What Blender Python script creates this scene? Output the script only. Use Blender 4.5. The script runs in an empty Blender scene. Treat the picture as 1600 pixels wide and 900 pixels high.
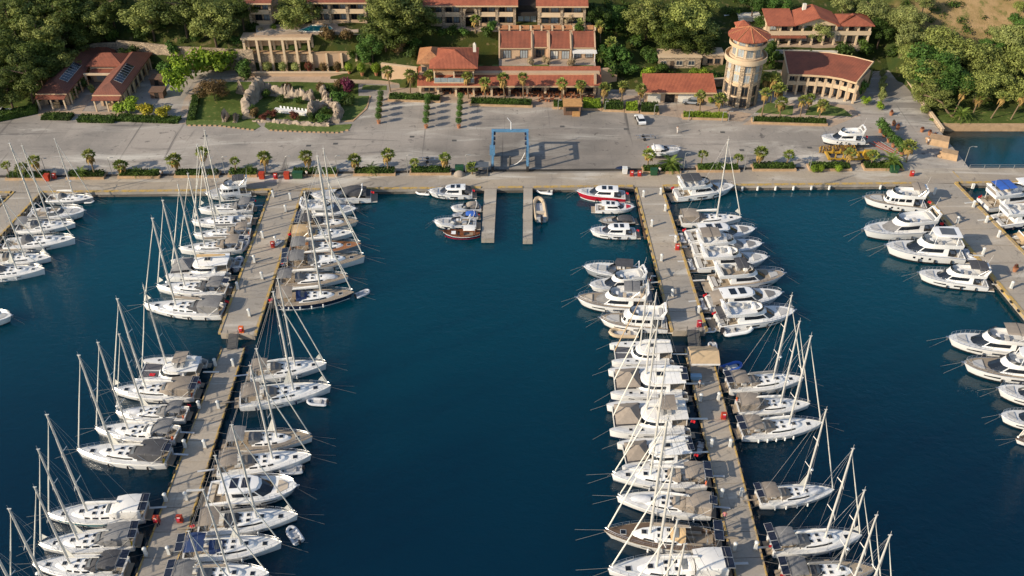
import bpy, math, random
from math import sin, cos, pi, sqrt, radians, atan2, hypot
from mathutils import Vector, Matrix, noise
random.seed(7)
S = bpy.context.scene
COL = S.collection

# ------------------------------------------------------------------ camera, sky, sun, exposure
CAM_H, FPX, PITCH = 100.0, 1471.0, radians(37.8)
cd = bpy.data.cameras.new('camera'); cam = bpy.data.objects.new('camera', cd); COL.objects.link(cam)
cam.location = (0, 0, CAM_H); cam.rotation_euler = (radians(90) - PITCH, 0, 0)
cd.sensor_width = 36; cd.lens = 36 * FPX / 1600; cd.clip_start = 1; cd.clip_end = 8000
S.camera = cam
SUN_AZ, SUN_EL = 27, 26          # light travels towards +X and a little +Y
W = bpy.data.worlds.new('World'); S.world = W; W.use_nodes = True
wn = W.node_tree; bg = wn.nodes['Background']
sk = wn.nodes.new('ShaderNodeTexSky'); sk.sky_type = 'NISHITA'; sk.sun_disc = False
sk.sun_elevation = radians(SUN_EL); sk.sun_rotation = radians(180 + 90 - SUN_AZ)
sk.air_density = 1.0; sk.dust_density = 0.7; sk.ozone_density = 1.2
wn.links.new(sk.outputs[0], bg.inputs[0]); bg.inputs[1].default_value = 0.125
sl = bpy.data.lights.new('sun', 'SUN'); so = bpy.data.objects.new('sun', sl); COL.objects.link(so)
sl.energy = 4.5; sl.angle = radians(0.6); sl.color = (1.0, 0.87, 0.69)
d = Vector((cos(radians(SUN_EL)) * cos(radians(SUN_AZ)), cos(radians(SUN_EL)) * sin(radians(SUN_AZ)), -sin(radians(SUN_EL))))
so.rotation_euler = d.to_track_quat('-Z', 'Y').to_euler(); so.location = (-200, -100, 200)
S.view_settings.view_transform = 'Standard'; S.view_settings.look = 'None'
S.view_settings.exposure = 0.42; S.view_settings.gamma = 1.0
S.render.engine = 'CYCLES'
try:
    S.cycles.max_bounces = 6; S.cycles.transparent_max_bounces = 6; S.cycles.use_denoising = True
except Exception: pass

SP, CP = sin(PITCH), cos(PITCH)
def P(px, py, z=0.0):
    """ground point that the photograph shows at pixel (px, py) when it lies at height z"""
    v = py - 450; dn = FPX * SP + v * CP; fw = FPX * CP - v * SP
    k = (CAM_H - z) / dn
    return Vector(((px - 800) * k, fw * k, z))
def zat(Y, py):
    """height at which a point at distance Y shows at pixel row py"""
    v = py - 450; return CAM_H - Y * (FPX * SP + v * CP) / (FPX * CP - v * SP)
def pxw(px, py, z=0.0):
    v = py - 450; return (FPX * SP + v * CP) / (CAM_H - z)      # pixels per metre across

# ------------------------------------------------------------------ materials
def lin(h):
    h = h.lstrip('#'); c = [int(h[i:i+2], 16) / 255 for i in (0, 2, 4)]
    return tuple(((x + .055) / 1.055) ** 2.4 if x > .04045 else x / 12.92 for x in c)
MATS = {}
def mat(name, col, rough=.6, var=.12, scale=2.0, bump=0., metal=0., bscale=None, spec=None, coat=0., rnd=0., detail=4):
    """procedural material: base colour broken up by two noises, optional bump and per-object variation"""
    if name in MATS: return MATS[name]
    if isinstance(col, str): col = lin(col)
    m = bpy.data.materials.new(name); m.use_nodes = True; nt = m.node_tree; N = nt.nodes; L = nt.links
    b = N['Principled BSDF']; b.inputs['Roughness'].default_value = rough; b.inputs['Metallic'].default_value = metal
    if spec is not None: b.inputs['Specular IOR Level'].default_value = spec
    if coat: b.inputs['Coat Weight'].default_value = coat
    tc = N.new('ShaderNodeTexCoord'); n = N.new('ShaderNodeTexNoise'); n.inputs['Scale'].default_value = scale; n.inputs['Detail'].default_value = detail
    L.new(tc.outputs['Object'], n.inputs['Vector'])
    r = N.new('ShaderNodeMapRange'); r.inputs['From Min'].default_value = .28; r.inputs['From Max'].default_value = .72
    r.inputs['To Min'].default_value = 1 - var; r.inputs['To Max'].default_value = 1 + var
    L.new(n.outputs['Fac'], r.inputs['Value'])
    val = r.outputs[0]
    if rnd:
        oi = N.new('ShaderNodeObjectInfo'); r2 = N.new('ShaderNodeMapRange'); r2.inputs['To Min'].default_value = 1 - rnd; r2.inputs['To Max'].default_value = 1 + rnd
        L.new(oi.outputs['Random'], r2.inputs['Value'])
        mu = N.new('ShaderNodeMath'); mu.operation = 'MULTIPLY'; L.new(val, mu.inputs[0]); L.new(r2.outputs[0], mu.inputs[1]); val = mu.outputs[0]
    sc = N.new('ShaderNodeVectorMath'); sc.operation = 'SCALE'; sc.inputs[0].default_value = col
    L.new(val, sc.inputs['Scale']); L.new(sc.outputs[0], b.inputs['Base Color'])
    if bump:
        n2 = N.new('ShaderNodeTexNoise'); n2.inputs['Scale'].default_value = bscale or scale * 4; n2.inputs['Detail'].default_value = 5
        L.new(tc.outputs['Object'], n2.inputs['Vector'])
        bp = N.new('ShaderNodeBump'); bp.inputs['Strength'].default_value = bump; bp.inputs['Distance'].default_value = .05
        L.new(n2.outputs['Fac'], bp.inputs['Height']); L.new(bp.outputs[0], b.inputs['Normal'])
    MATS[name] = m; return m
def mix2(nt, fac, a, b):
    x = nt.nodes.new('ShaderNodeMix'); x.data_type = 'RGBA'
    if hasattr(fac, 'links'): nt.links.new(fac, x.inputs[0])
    else: x.inputs[0].default_value = fac
    for v, i in ((a, 6), (b, 7)):
        if hasattr(v, 'links'): nt.links.new(v, x.inputs[i])
        else: x.inputs[i].default_value = (*v, 1)
    return x.outputs[2]
def ramp(nt, src, lo, hi):
    r = nt.nodes.new('ShaderNodeMapRange'); r.interpolation_type = 'SMOOTHSTEP'
    r.inputs['From Min'].default_value = lo; r.inputs['From Max'].default_value = hi
    nt.links.new(src, r.inputs['Value']); return r.outputs[0]
def nz(nt, vec, scale, detail=5, rough=.55, dist=0.):
    n = nt.nodes.new('ShaderNodeTexNoise'); n.inputs['Scale'].default_value = scale; n.inputs['Detail'].default_value = detail
    n.inputs['Roughness'].default_value = rough; n.inputs['Distortion'].default_value = dist
    nt.links.new(vec, n.inputs['Vector']); return n.outputs['Fac']
def mapv(nt, vec, scale, rot=(0, 0, 0)):
    q = nt.nodes.new('ShaderNodeMapping'); q.inputs['Scale'].default_value = scale; q.inputs['Rotation'].default_value = rot
    nt.links.new(vec, q.inputs['Vector']); return q.outputs[0]
def newmat(name):
    m = bpy.data.materials.new(name); m.use_nodes = True; nt = m.node_tree
    tc = nt.nodes.new('ShaderNodeTexCoord'); MATS[name] = m
    return m, nt, nt.nodes['Principled BSDF'], tc.outputs['Object']
def bumpn(nt, h, strength, dist=.05):
    bp = nt.nodes.new('ShaderNodeBump'); bp.inputs['Strength'].default_value = strength; bp.inputs['Distance'].default_value = dist
    nt.links.new(h, bp.inputs['Height']); return bp.outputs[0]

def concrete(name, c1, c2, stain, joint=6.0, jd=.6):
    m, nt, b, v = newmat(name)
    base = mix2(nt, ramp(nt, nz(nt, v, .06, 6, .6, .4), .35, .65), lin(c1), lin(c2))
    base = mix2(nt, ramp(nt, nz(nt, mapv(nt, v, (.05, .35, .1), (0, 0, .12)), 1.0, 6, .6, .8), .55, .78), base, lin(stain))
    base = mix2(nt, ramp(nt, nz(nt, v, .22, 8, .65, 1.2), .62, .82), base, lin(stain))
    base = mix2(nt, ramp(nt, nz(nt, mapv(nt, v, (.035, .16, .1), (0, 0, -.15)), 1.0, 7, .65, .9), .5, .72), base, lin('#c6bfb2'))
    base = mix2(nt, ramp(nt, nz(nt, v, .5, 8, .7, .6), .58, .7), base, lin(stain))
    wv = nt.nodes.new('ShaderNodeVectorMath'); wv.operation = 'MULTIPLY_ADD'; nn = nt.nodes.new('ShaderNodeTexNoise'); nn.inputs['Scale'].default_value = .12; nn.inputs['Detail'].default_value = 4
    nt.links.new(v, nn.inputs['Vector']); nt.links.new(nn.outputs['Color'], wv.inputs[0]); wv.inputs[1].default_value = (9, 9, 0); nt.links.new(v, wv.inputs[2])
    cr = nt.nodes.new('ShaderNodeTexVoronoi'); cr.feature = 'DISTANCE_TO_EDGE'; cr.inputs['Scale'].default_value = .055; nt.links.new(wv.outputs[0], cr.inputs['Vector'])
    ck = nt.nodes.new('ShaderNodeMath'); ck.operation = 'SUBTRACT'; ck.inputs[0].default_value = 1; nt.links.new(ramp(nt, cr.outputs['Distance'], .002, .012), ck.inputs[1])
    ck2 = nt.nodes.new('ShaderNodeMath'); ck2.operation = 'MULTIPLY'; nt.links.new(ck.outputs[0], ck2.inputs[0]); nt.links.new(ramp(nt, nz(nt, v, .05, 3), .5, .75), ck2.inputs[1])
    base = mix2(nt, ck2.outputs[0], base, lin('#7d7871'))
    base = mix2(nt, ramp(nt, nz(nt, mapv(nt, v, (.5, .02, .1), (0, 0, .2)), 1.0, 5, .6, .5), .62, .74), base, lin(stain))
    fine = nt.nodes.new('ShaderNodeMapRange'); fine.inputs['To Min'].default_value = .82; fine.inputs['To Max'].default_value = 1.18
    nt.links.new(nz(nt, v, 2.5, 6), fine.inputs['Value'])
    sc = nt.nodes.new('ShaderNodeVectorMath'); sc.operation = 'SCALE'; nt.links.new(base, sc.inputs[0]); nt.links.new(fine.outputs[0], sc.inputs['Scale'])
    col = sc.outputs[0]
    if joint:
        bk = nt.nodes.new('ShaderNodeTexBrick'); bk.offset = 0; bk.inputs['Scale'].default_value = 1; bk.inputs['Brick Width'].default_value = joint
        bk.inputs['Row Height'].default_value = joint; bk.inputs['Mortar Size'].default_value = .035
        bk.inputs['Color1'].default_value = (1, 1, 1, 1); bk.inputs['Color2'].default_value = (.9, .9, .9, 1); bk.inputs['Mortar'].default_value = (jd, jd, jd, 1)
        nt.links.new(v, bk.inputs['Vector'])
        mm = nt.nodes.new('ShaderNodeVectorMath'); mm.operation = 'MULTIPLY'; nt.links.new(col, mm.inputs[0]); nt.links.new(bk.outputs['Color'], mm.inputs[1]); col = mm.outputs[0]
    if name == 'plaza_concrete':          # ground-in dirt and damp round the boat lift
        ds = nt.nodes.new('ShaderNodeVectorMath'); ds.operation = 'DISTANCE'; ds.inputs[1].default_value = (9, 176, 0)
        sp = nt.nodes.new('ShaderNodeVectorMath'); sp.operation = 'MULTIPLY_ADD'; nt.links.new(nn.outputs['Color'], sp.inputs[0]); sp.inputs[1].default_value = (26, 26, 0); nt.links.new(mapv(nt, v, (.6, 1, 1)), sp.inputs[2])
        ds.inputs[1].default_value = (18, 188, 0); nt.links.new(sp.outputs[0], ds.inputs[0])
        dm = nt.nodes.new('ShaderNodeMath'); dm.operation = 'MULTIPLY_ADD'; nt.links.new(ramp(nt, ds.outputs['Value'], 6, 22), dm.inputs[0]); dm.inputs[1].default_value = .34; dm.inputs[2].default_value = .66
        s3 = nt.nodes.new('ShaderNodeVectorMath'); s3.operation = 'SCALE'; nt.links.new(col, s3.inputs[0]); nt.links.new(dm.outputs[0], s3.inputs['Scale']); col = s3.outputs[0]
    nt.links.new(col, b.inputs['Base Color']); b.inputs['Roughness'].default_value = .85
    nt.links.new(bumpn(nt, nz(nt, v, 6, 6), .25, .03), b.inputs['Normal'])
    return m
def foliage(name, c1, c2, c3=None, rnd=.25, trans=.25):
    m, nt, b, v = newmat(name); c1, c2 = lin(c1), lin(c2)
    oi = nt.nodes.new('ShaderNodeObjectInfo')
    geo = nt.nodes.new('ShaderNodeNewGeometry')
    f = nz(nt, geo.outputs['Position'], .55, 3)
    col = mix2(nt, ramp(nt, f, .35, .68), c1, c2)
    if c3: col = mix2(nt, ramp(nt, nz(nt, geo.outputs['Position'], 1.3, 3), .58, .68), col, lin(c3))
    r = nt.nodes.new('ShaderNodeMapRange'); r.inputs['To Min'].default_value = 1 - rnd; r.inputs['To Max'].default_value = 1 + rnd
    nt.links.new(oi.outputs['Random'], r.inputs['Value'])
    ri = nt.nodes.new('ShaderNodeMapRange'); ri.inputs['To Min'].default_value = .7; ri.inputs['To Max'].default_value = 1.3
    nt.links.new(geo.outputs['Random Per Island'], ri.inputs['Value'])
    mu = nt.nodes.new('ShaderNodeMath'); mu.operation = 'MULTIPLY'; nt.links.new(r.outputs[0], mu.inputs[0]); nt.links.new(ri.outputs[0], mu.inputs[1])
    sc = nt.nodes.new('ShaderNodeVectorMath'); sc.operation = 'SCALE'; nt.links.new(col, sc.inputs[0]); nt.links.new(mu.outputs[0], sc.inputs['Scale'])
    nt.links.new(sc.outputs[0], b.inputs['Base Color']); b.inputs['Roughness'].default_value = .65; b.inputs['Specular IOR Level'].default_value = .25
    tr = nt.nodes.new('ShaderNodeBsdfTranslucent'); nt.links.new(sc.outputs[0], tr.inputs[0])
    mx = nt.nodes.new('ShaderNodeMixShader'); mx.inputs[0].default_value = trans
    nt.links.new(b.outputs[0], mx.inputs[1]); nt.links.new(tr.outputs[0], mx.inputs[2])
    nt.links.new(mx.outputs[0], nt.nodes['Material Output'].inputs[0]); return m
def tiles(name, c1, c2, ang=0.):
    """clay tile roof: rows along the object's X or Y, seen as fine ribs"""
    m, nt, b, v = newmat(name)
    col = mix2(nt, ramp(nt, nz(nt, v, .35, 6, .65), .35, .68), lin(c1), lin(c2))
    col = mix2(nt, ramp(nt, nz(nt, v, 3.0, 4), .6, .75), col, lin('#5a2f22'))
    w = nt.nodes.new('ShaderNodeTexWave'); w.wave_type = 'BANDS'; w.bands_direction = 'X' if not ang else 'Y'
    w.inputs['Scale'].default_value = 1.0; w.inputs['Distortion'].default_value = .3; nt.links.new(v, w.inputs['Vector'])
    w2 = nt.nodes.new('ShaderNodeTexWave'); w2.bands_direction = 'Y' if not ang else 'X'; w2.wave_profile = 'SAW'; w2.inputs['Scale'].default_value = .8
    nt.links.new(v, w2.inputs['Vector'])
    ad = nt.nodes.new('ShaderNodeMath'); nt.links.new(w.outputs['Fac'], ad.inputs[0]); nt.links.new(w2.outputs['Fac'], ad.inputs[1])
    col = mix2(nt, ramp(nt, ad.outputs[0], .1, .5), lin('#4c281d'), col)
    nt.links.new(col, b.inputs['Base Color']); b.inputs['Roughness'].default_value = .8
    nt.links.new(bumpn(nt, ad.outputs[0], .5, .08), b.inputs['Normal']); return m
def masonry(name, c1, c2, c3, bw=.8, rh=.35):
    m, nt, b, v = newmat(name)
    geo = nt.nodes.new('ShaderNodeTexCoord')
    vo = nt.nodes.new('ShaderNodeTexVoronoi'); vo.inputs['Scale'].default_value = 1.6
    nt.links.new(mapv(nt, v, (1, 1, 1.7)), vo.inputs['Vector'])
    col = mix2(nt, ramp(nt, nz(nt, v, .4, 6), .35, .65), lin(c1), lin(c2))
    hs = nt.nodes.new('ShaderNodeSeparateColor'); nt.links.new(vo.outputs['Color'], hs.inputs[0])
    col = mix2(nt, ramp(nt, hs.outputs[0], .45, 1.0), col, lin(c3))
    vo2 = nt.nodes.new('ShaderNodeTexVoronoi'); vo2.feature = 'DISTANCE_TO_EDGE'; vo2.inputs['Scale'].default_value = 1.6
    nt.links.new(mapv(nt, v, (1, 1, 1.7)), vo2.inputs['Vector'])
    e = ramp(nt, vo2.outputs['Distance'], .0, .09)
    col = mix2(nt, e, lin('#6e6252'), col)
    nt.links.new(col, b.inputs['Base Color']); b.inputs['Roughness'].default_value = .9
    nt.links.new(bumpn(nt, e, .6, .08), b.inputs['Normal']); return m

# boats
white = mat('gelcoat_white', (.80, .79, .76), .22, .03, .8, coat=.4, rnd=.04)
offwh = mat('gelcoat_cream', (.72, .69, .62), .3, .05, .8, coat=.3)
deckw = mat('nonslip_deck', (.70, .69, .66), .55, .07, 1.2, rnd=.05)
deckg = mat('nonslip_grey', (.48, .48, .48), .6, .08, 1.2)
navy = mat('navy_paint', (.012, .02, .05), .18, .1, .6, coat=.6)
redp = mat('red_paint', (.45, .015, .03), .22, .08, .6, coat=.6)
grayp = mat('grey_paint', (.30, .32, .34), .25, .06, .6, coat=.5)
tealp = mat('teal_paint', (.05, .25, .28), .25, .06, .6, coat=.5)
blackp = mat('black_rubber', (.02, .02, .022), .55, .2, 2)
glass = mat('dark_glass', (.012, .016, .022), .06, .2, .5, coat=.3)
glassg = mat('grey_screen', (.10, .11, .12), .35, .2, .8)
chrome = mat('stainless', (.62, .62, .62), .28, .05, 2, metal=.9)
alu = mat('mast_aluminium', (.72, .69, .62), .42, .08, .7, metal=.35)
sailc = mat('sail_cloth', (.72, .69, .60), .8, .06, 1.5, bump=.2)
CAN = {'g': mat('canvas_grey', (.19, .185, .18), .9, .15, 1.5, bump=.3, rnd=.12), 'd': mat('canvas_charcoal', (.06, .06, .065), .85, .2, 1.5, bump=.3),
       'b': mat('canvas_taupe', (.27, .225, .18), .9, .12, 1.5, bump=.3, rnd=.12), 't': mat('canvas_tan', (.52, .36, .19), .9, .1, 1.5, bump=.3),
       'n': mat('canvas_navy', (.02, .045, .13), .85, .15, 1.5, bump=.3), 'w': mat('canvas_white', (.72, .70, .66), .85, .06, 1.5, bump=.2),
       'r': mat('canvas_red', (.42, .02, .04), .85, .1, 1.5, bump=.2), 'u': mat('canvas_blue', (.03, .11, .42), .85, .1, 1.5, bump=.2)}
cush = mat('cushion_grey', (.42, .41, .39), .9, .1, 2); cushb = mat('cushion_beige', (.50, .42, .32), .9, .1, 2)
solar = mat('solar_cells', (.016, .018, .03), .14, .3, 3, coat=.5)
rope = mat('rope', (.17, .17, .16), .9, .15, 6)
tender = mat('hypalon_grey', (.52, .53, .55), .6, .08, 2); tendert = mat('hypalon_tan', (.50, .39, .26), .6, .08, 2)
fendw = mat('fender_white', (.75, .74, .70), .5, .08, 2)
orange = mat('orange_plastic', (.65, .12, .02), .5, .1, 2); yellow = mat('yellow_plastic', (.72, .50, .03), .5, .1, 2)
flagr = mat('flag_red', (.55, .01, .02), .8, .08, 2)
net = mat('trampoline_net', (.09, .09, .10), .9, .3, 8)
wires = mat('rigging_wire', (.42, .42, .42), .4, .1, 2, metal=.6)
outb = mat('outboard_black', (.025, .025, .03), .3, .1, 2)
def teak(name, c):
    m, nt, b, v = newmat(name)
    w = nt.nodes.new('ShaderNodeTexWave'); w.bands_direction = 'Y'; w.inputs['Scale'].default_value = 2.2; w.inputs['Distortion'].default_value = .3
    nt.links.new(v, w.inputs['Vector'])
    c0 = lin(c); col = mix2(nt, ramp(nt, w.outputs['Fac'], .05, .25), tuple(x * .35 for x in c0), c0)
    col = mix2(nt, ramp(nt, nz(nt, v, 1.3, 5), .4, .75), col, tuple(x * .72 for x in c0))
    nt.links.new(col, b.inputs['Base Color']); b.inputs['Roughness'].default_value = .75; return m
teakm = teak('teak_weathered', '#a39480'); teakw = teak('teak_warm', '#a36a3c'); teakd = teak('teak_dark', '#6d5846'); wood = teak('varnished_wood', '#7a4524')

# ------------------------------------------------------------------ mesh helpers
class MB:
    def __init__(s): s.v = []; s.f = []; s.m = []; s.mi = 0
    def add(s, vs, fs, m=None):
        o = len(s.v); s.v += [tuple(p) for p in vs]
        for f in fs: s.f.append(tuple(i + o for i in f)); s.m.append(s.mi if m is None else m)
    def box(s, c, d, rz=0., m=None, top=None):
        """box of size d about c; top = (sx, sy) shrinks the upper face"""
        x, y, z = [k / 2 for k in d]; tx, ty = top or (1, 1); cr, sr = cos(rz), sin(rz); vs = []
        for zz, kx, ky in ((-z, 1, 1), (z, tx, ty)):
            for a, b in ((-1, -1), (1, -1), (1, 1), (-1, 1)):
                px, py = a * x * kx, b * y * ky
                vs.append((c[0] + px * cr - py * sr, c[1] + px * sr + py * cr, c[2] + zz))
        s.add(vs, [(3, 2, 1, 0), (4, 5, 6, 7), (0, 1, 5, 4), (1, 2, 6, 5), (2, 3, 7, 6), (3, 0, 4, 7)], m)
    def span(s, a, b, m=None): s.box([(a[i] + b[i]) / 2 for i in range(3)], [abs(b[i] - a[i]) for i in range(3)], 0, m)
    def tube(s, pts, r, n=6, m=None, cap=True):
        pts = [Vector(p) for p in pts]; R = r if isinstance(r, (list, tuple)) else [r] * len(pts); rings = []
        for i, p in enumerate(pts):
            t = (pts[min(i + 1, len(pts) - 1)] - pts[max(i - 1, 0)])
            t = t.normalized() if t.length > 1e-9 else Vector((0, 0, 1))
            a = t.cross(Vector((0, 0, 1))) if abs(t.z) < .95 else t.cross(Vector((0, 1, 0)))
            a.normalize(); b = t.cross(a)
            rings.append([p + (a * cos(2 * pi * k / n) + b * sin(2 * pi * k / n)) * R[i] for k in range(n)])
        s.loft(rings, True, cap, m)
    def loft(s, rings, closed=True, cap=False, m=None):
        n = len(rings[0]); vs = [p for r in rings for p in r]; fs = []
        for i in range(len(rings) - 1):
            for k in range(n if closed else n - 1):
                q = (k + 1) % n; fs.append((i * n + k, i * n + q, (i + 1) * n + q, (i + 1) * n + k))
        if cap: fs += [tuple(range(n - 1, -1, -1)), tuple(range((len(rings) - 1) * n, len(rings) * n))]
        s.add(vs, fs, m)
    def prism(s, poly, z0, z1, m=None, bottom=True):
        n = len(poly)
        a = sum(poly[i][0] * poly[(i + 1) % n][1] - poly[(i + 1) % n][0] * poly[i][1] for i in range(n))
        if a < 0: poly = poly[::-1]
        f0 = z0 if callable(z0) else (lambda p: z0); f1 = z1 if callable(z1) else (lambda p: z1)
        vs = [(p[0], p[1], f0(p)) for p in poly] + [(p[0], p[1], f1(p)) for p in poly]
        fs = [tuple(range(n, 2 * n))] + ([tuple(range(n - 1, -1, -1))] if bottom else [])
        fs += [(i, (i + 1) % n, n + (i + 1) % n, n + i) for i in range(n)]
        s.add(vs, fs, m)
    def ell(s, c, r, nu=10, nv=6, m=None, half=False):
        vs = []; fs = []
        for j in range(nv + 1):
            th = (pi / 2 if half else pi) * j / nv
            for i in range(nu): vs.append((c[0] + r[0] * sin(th) * cos(2 * pi * i / nu), c[1] + r[1] * sin(th) * sin(2 * pi * i / nu), c[2] + r[2] * cos(th)))
        for j in range(nv):
            for i in range(nu): fs.append((j * nu + i, (j + 1) * nu + i, (j + 1) * nu + (i + 1) % nu, j * nu + (i + 1) % nu))
        s.add(vs, fs, m)
    def quad(s, a, b, c, d, m=None): s.add([a, b, c, d], [(0, 1, 2, 3)], m)
    def slab(s, pts, n, th, m=None):
        """polygon pts thickened by th along direction n"""
        n = Vector(n).normalized() * th; k = len(pts); vs = [Vector(p) for p in pts] + [Vector(p) + n for p in pts]
        nn = (vs[1] - vs[0]).cross(vs[2] - vs[0])
        fs = [tuple(range(k - 1, -1, -1)), tuple(range(k, 2 * k))] + [(i, (i + 1) % k, k + (i + 1) % k, k + i) for i in range(k)]
        if nn.dot(n) < 0: fs = [f[::-1] for f in fs]
        s.add(vs, fs, m)
    def pieces(s):
        """the separate pieces of this mesh, each as an MB of its own"""
        par = list(range(len(s.v)))
        def find(i):
            while par[i] != i: par[i] = par[par[i]]; i = par[i]
            return i
        for f in s.f:
            for i in f[1:]: par[find(i)] = find(f[0])
        out = {}
        for f, m in zip(s.f, s.m):
            q = out.setdefault(find(f[0]), (MB(), {})); mp = q[1]
            for i in f:
                if i not in mp: mp[i] = len(q[0].v); q[0].v.append(s.v[i])
            q[0].f.append(tuple(mp[i] for i in f)); q[0].m.append(m)
        return [q[0] for q in out.values()]
    def mesh(s, name, mats, smooth=True, ang=38):
        me = bpy.data.meshes.new(name); me.from_pydata(s.v, [], s.f)
        for m in mats: me.materials.append(m)
        if len(mats) > 1: me.polygons.foreach_set('material_index', s.m)
        if smooth:
            me.polygons.foreach_set('use_smooth', [True] * len(s.f)); me.set_sharp_from_angle(angle=radians(ang))
        me.update(); return me
CACHE = {}
SPLIT = set('valance side_post cabin_window mooring_line hull_window saloon_window windscreen hardtop_post aft_post spreader pergola_post awning_post t_top_post cockpit_seat flybridge_seat handrail support_arm side_frame cross_member'.split())
def link(name, me, parent=None, loc=(0, 0, 0), rz=0., scale=None, rot=None):
    o = bpy.data.objects.new(name, me); COL.objects.link(o); o.location = loc
    o.rotation_euler = rot or (0, 0, rz)
    if scale is not None: o.scale = (scale,) * 3 if isinstance(scale, (int, float)) else scale
    if parent: o.parent = parent
    return o
def part(name, fn, mats, parent=None, key=None, loc=(0, 0, 0), rz=0., scale=None, rot=None, smooth=True, label=None, kind=None, ang=38):
    if not isinstance(mats, (list, tuple)): mats = [mats]
    k = (name, key, tuple(m.name for m in mats)) if key is not None else None
    if name in SPLIT:
        ms = CACHE.get(k) if k else None
        if ms is None:
            mb = MB(); fn(mb); ms = [q.mesh(name, mats, smooth, ang) for q in mb.pieces()]
            if k: CACHE[k] = ms
        os_ = [link(name, me, parent, loc, rz, scale, rot) for me in ms]
        return os_[0]
    me = CACHE.get(k) if k else None
    if me is None:
        mb = MB(); fn(mb)
        me = mb.mesh(name, mats, smooth, ang)
        if k: CACHE[k] = me
    o = link(name, me, parent, loc, rz, scale, rot)
    if label: o['label'] = label
    if kind: o['kind'] = kind
    return o
def thing(name, label, cat, loc=(0, 0, 0), rz=0., scale=None, group=None):
    o = link(name, None, None, loc, rz, scale); o.empty_display_size = .3
    o['label'] = label; o['category'] = cat
    if group: o['group'] = group
    return o
def tag(o, label, cat, group=None):
    o['label'] = label; o['category'] = cat
    if group: o['group'] = group
    return o
def struct(name, fn, mats, smooth=False, parent=None):
    o = part(name, fn, mats, parent, smooth=smooth); o['kind'] = 'structure'; return o
ORD = 'first second third fourth fifth sixth seventh eighth ninth tenth eleventh twelfth thirteenth fourteenth fifteenth sixteenth seventeenth eighteenth nineteenth twentieth'.split()
def ordn(i): return ORD[i] if i < 20 else ['twenty-' + ORD[i - 20], 'thirtieth', 'thirty-' + ORD[max(0, i - 30)]][0 if i < 29 else (1 if i == 29 else 2)]
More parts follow.
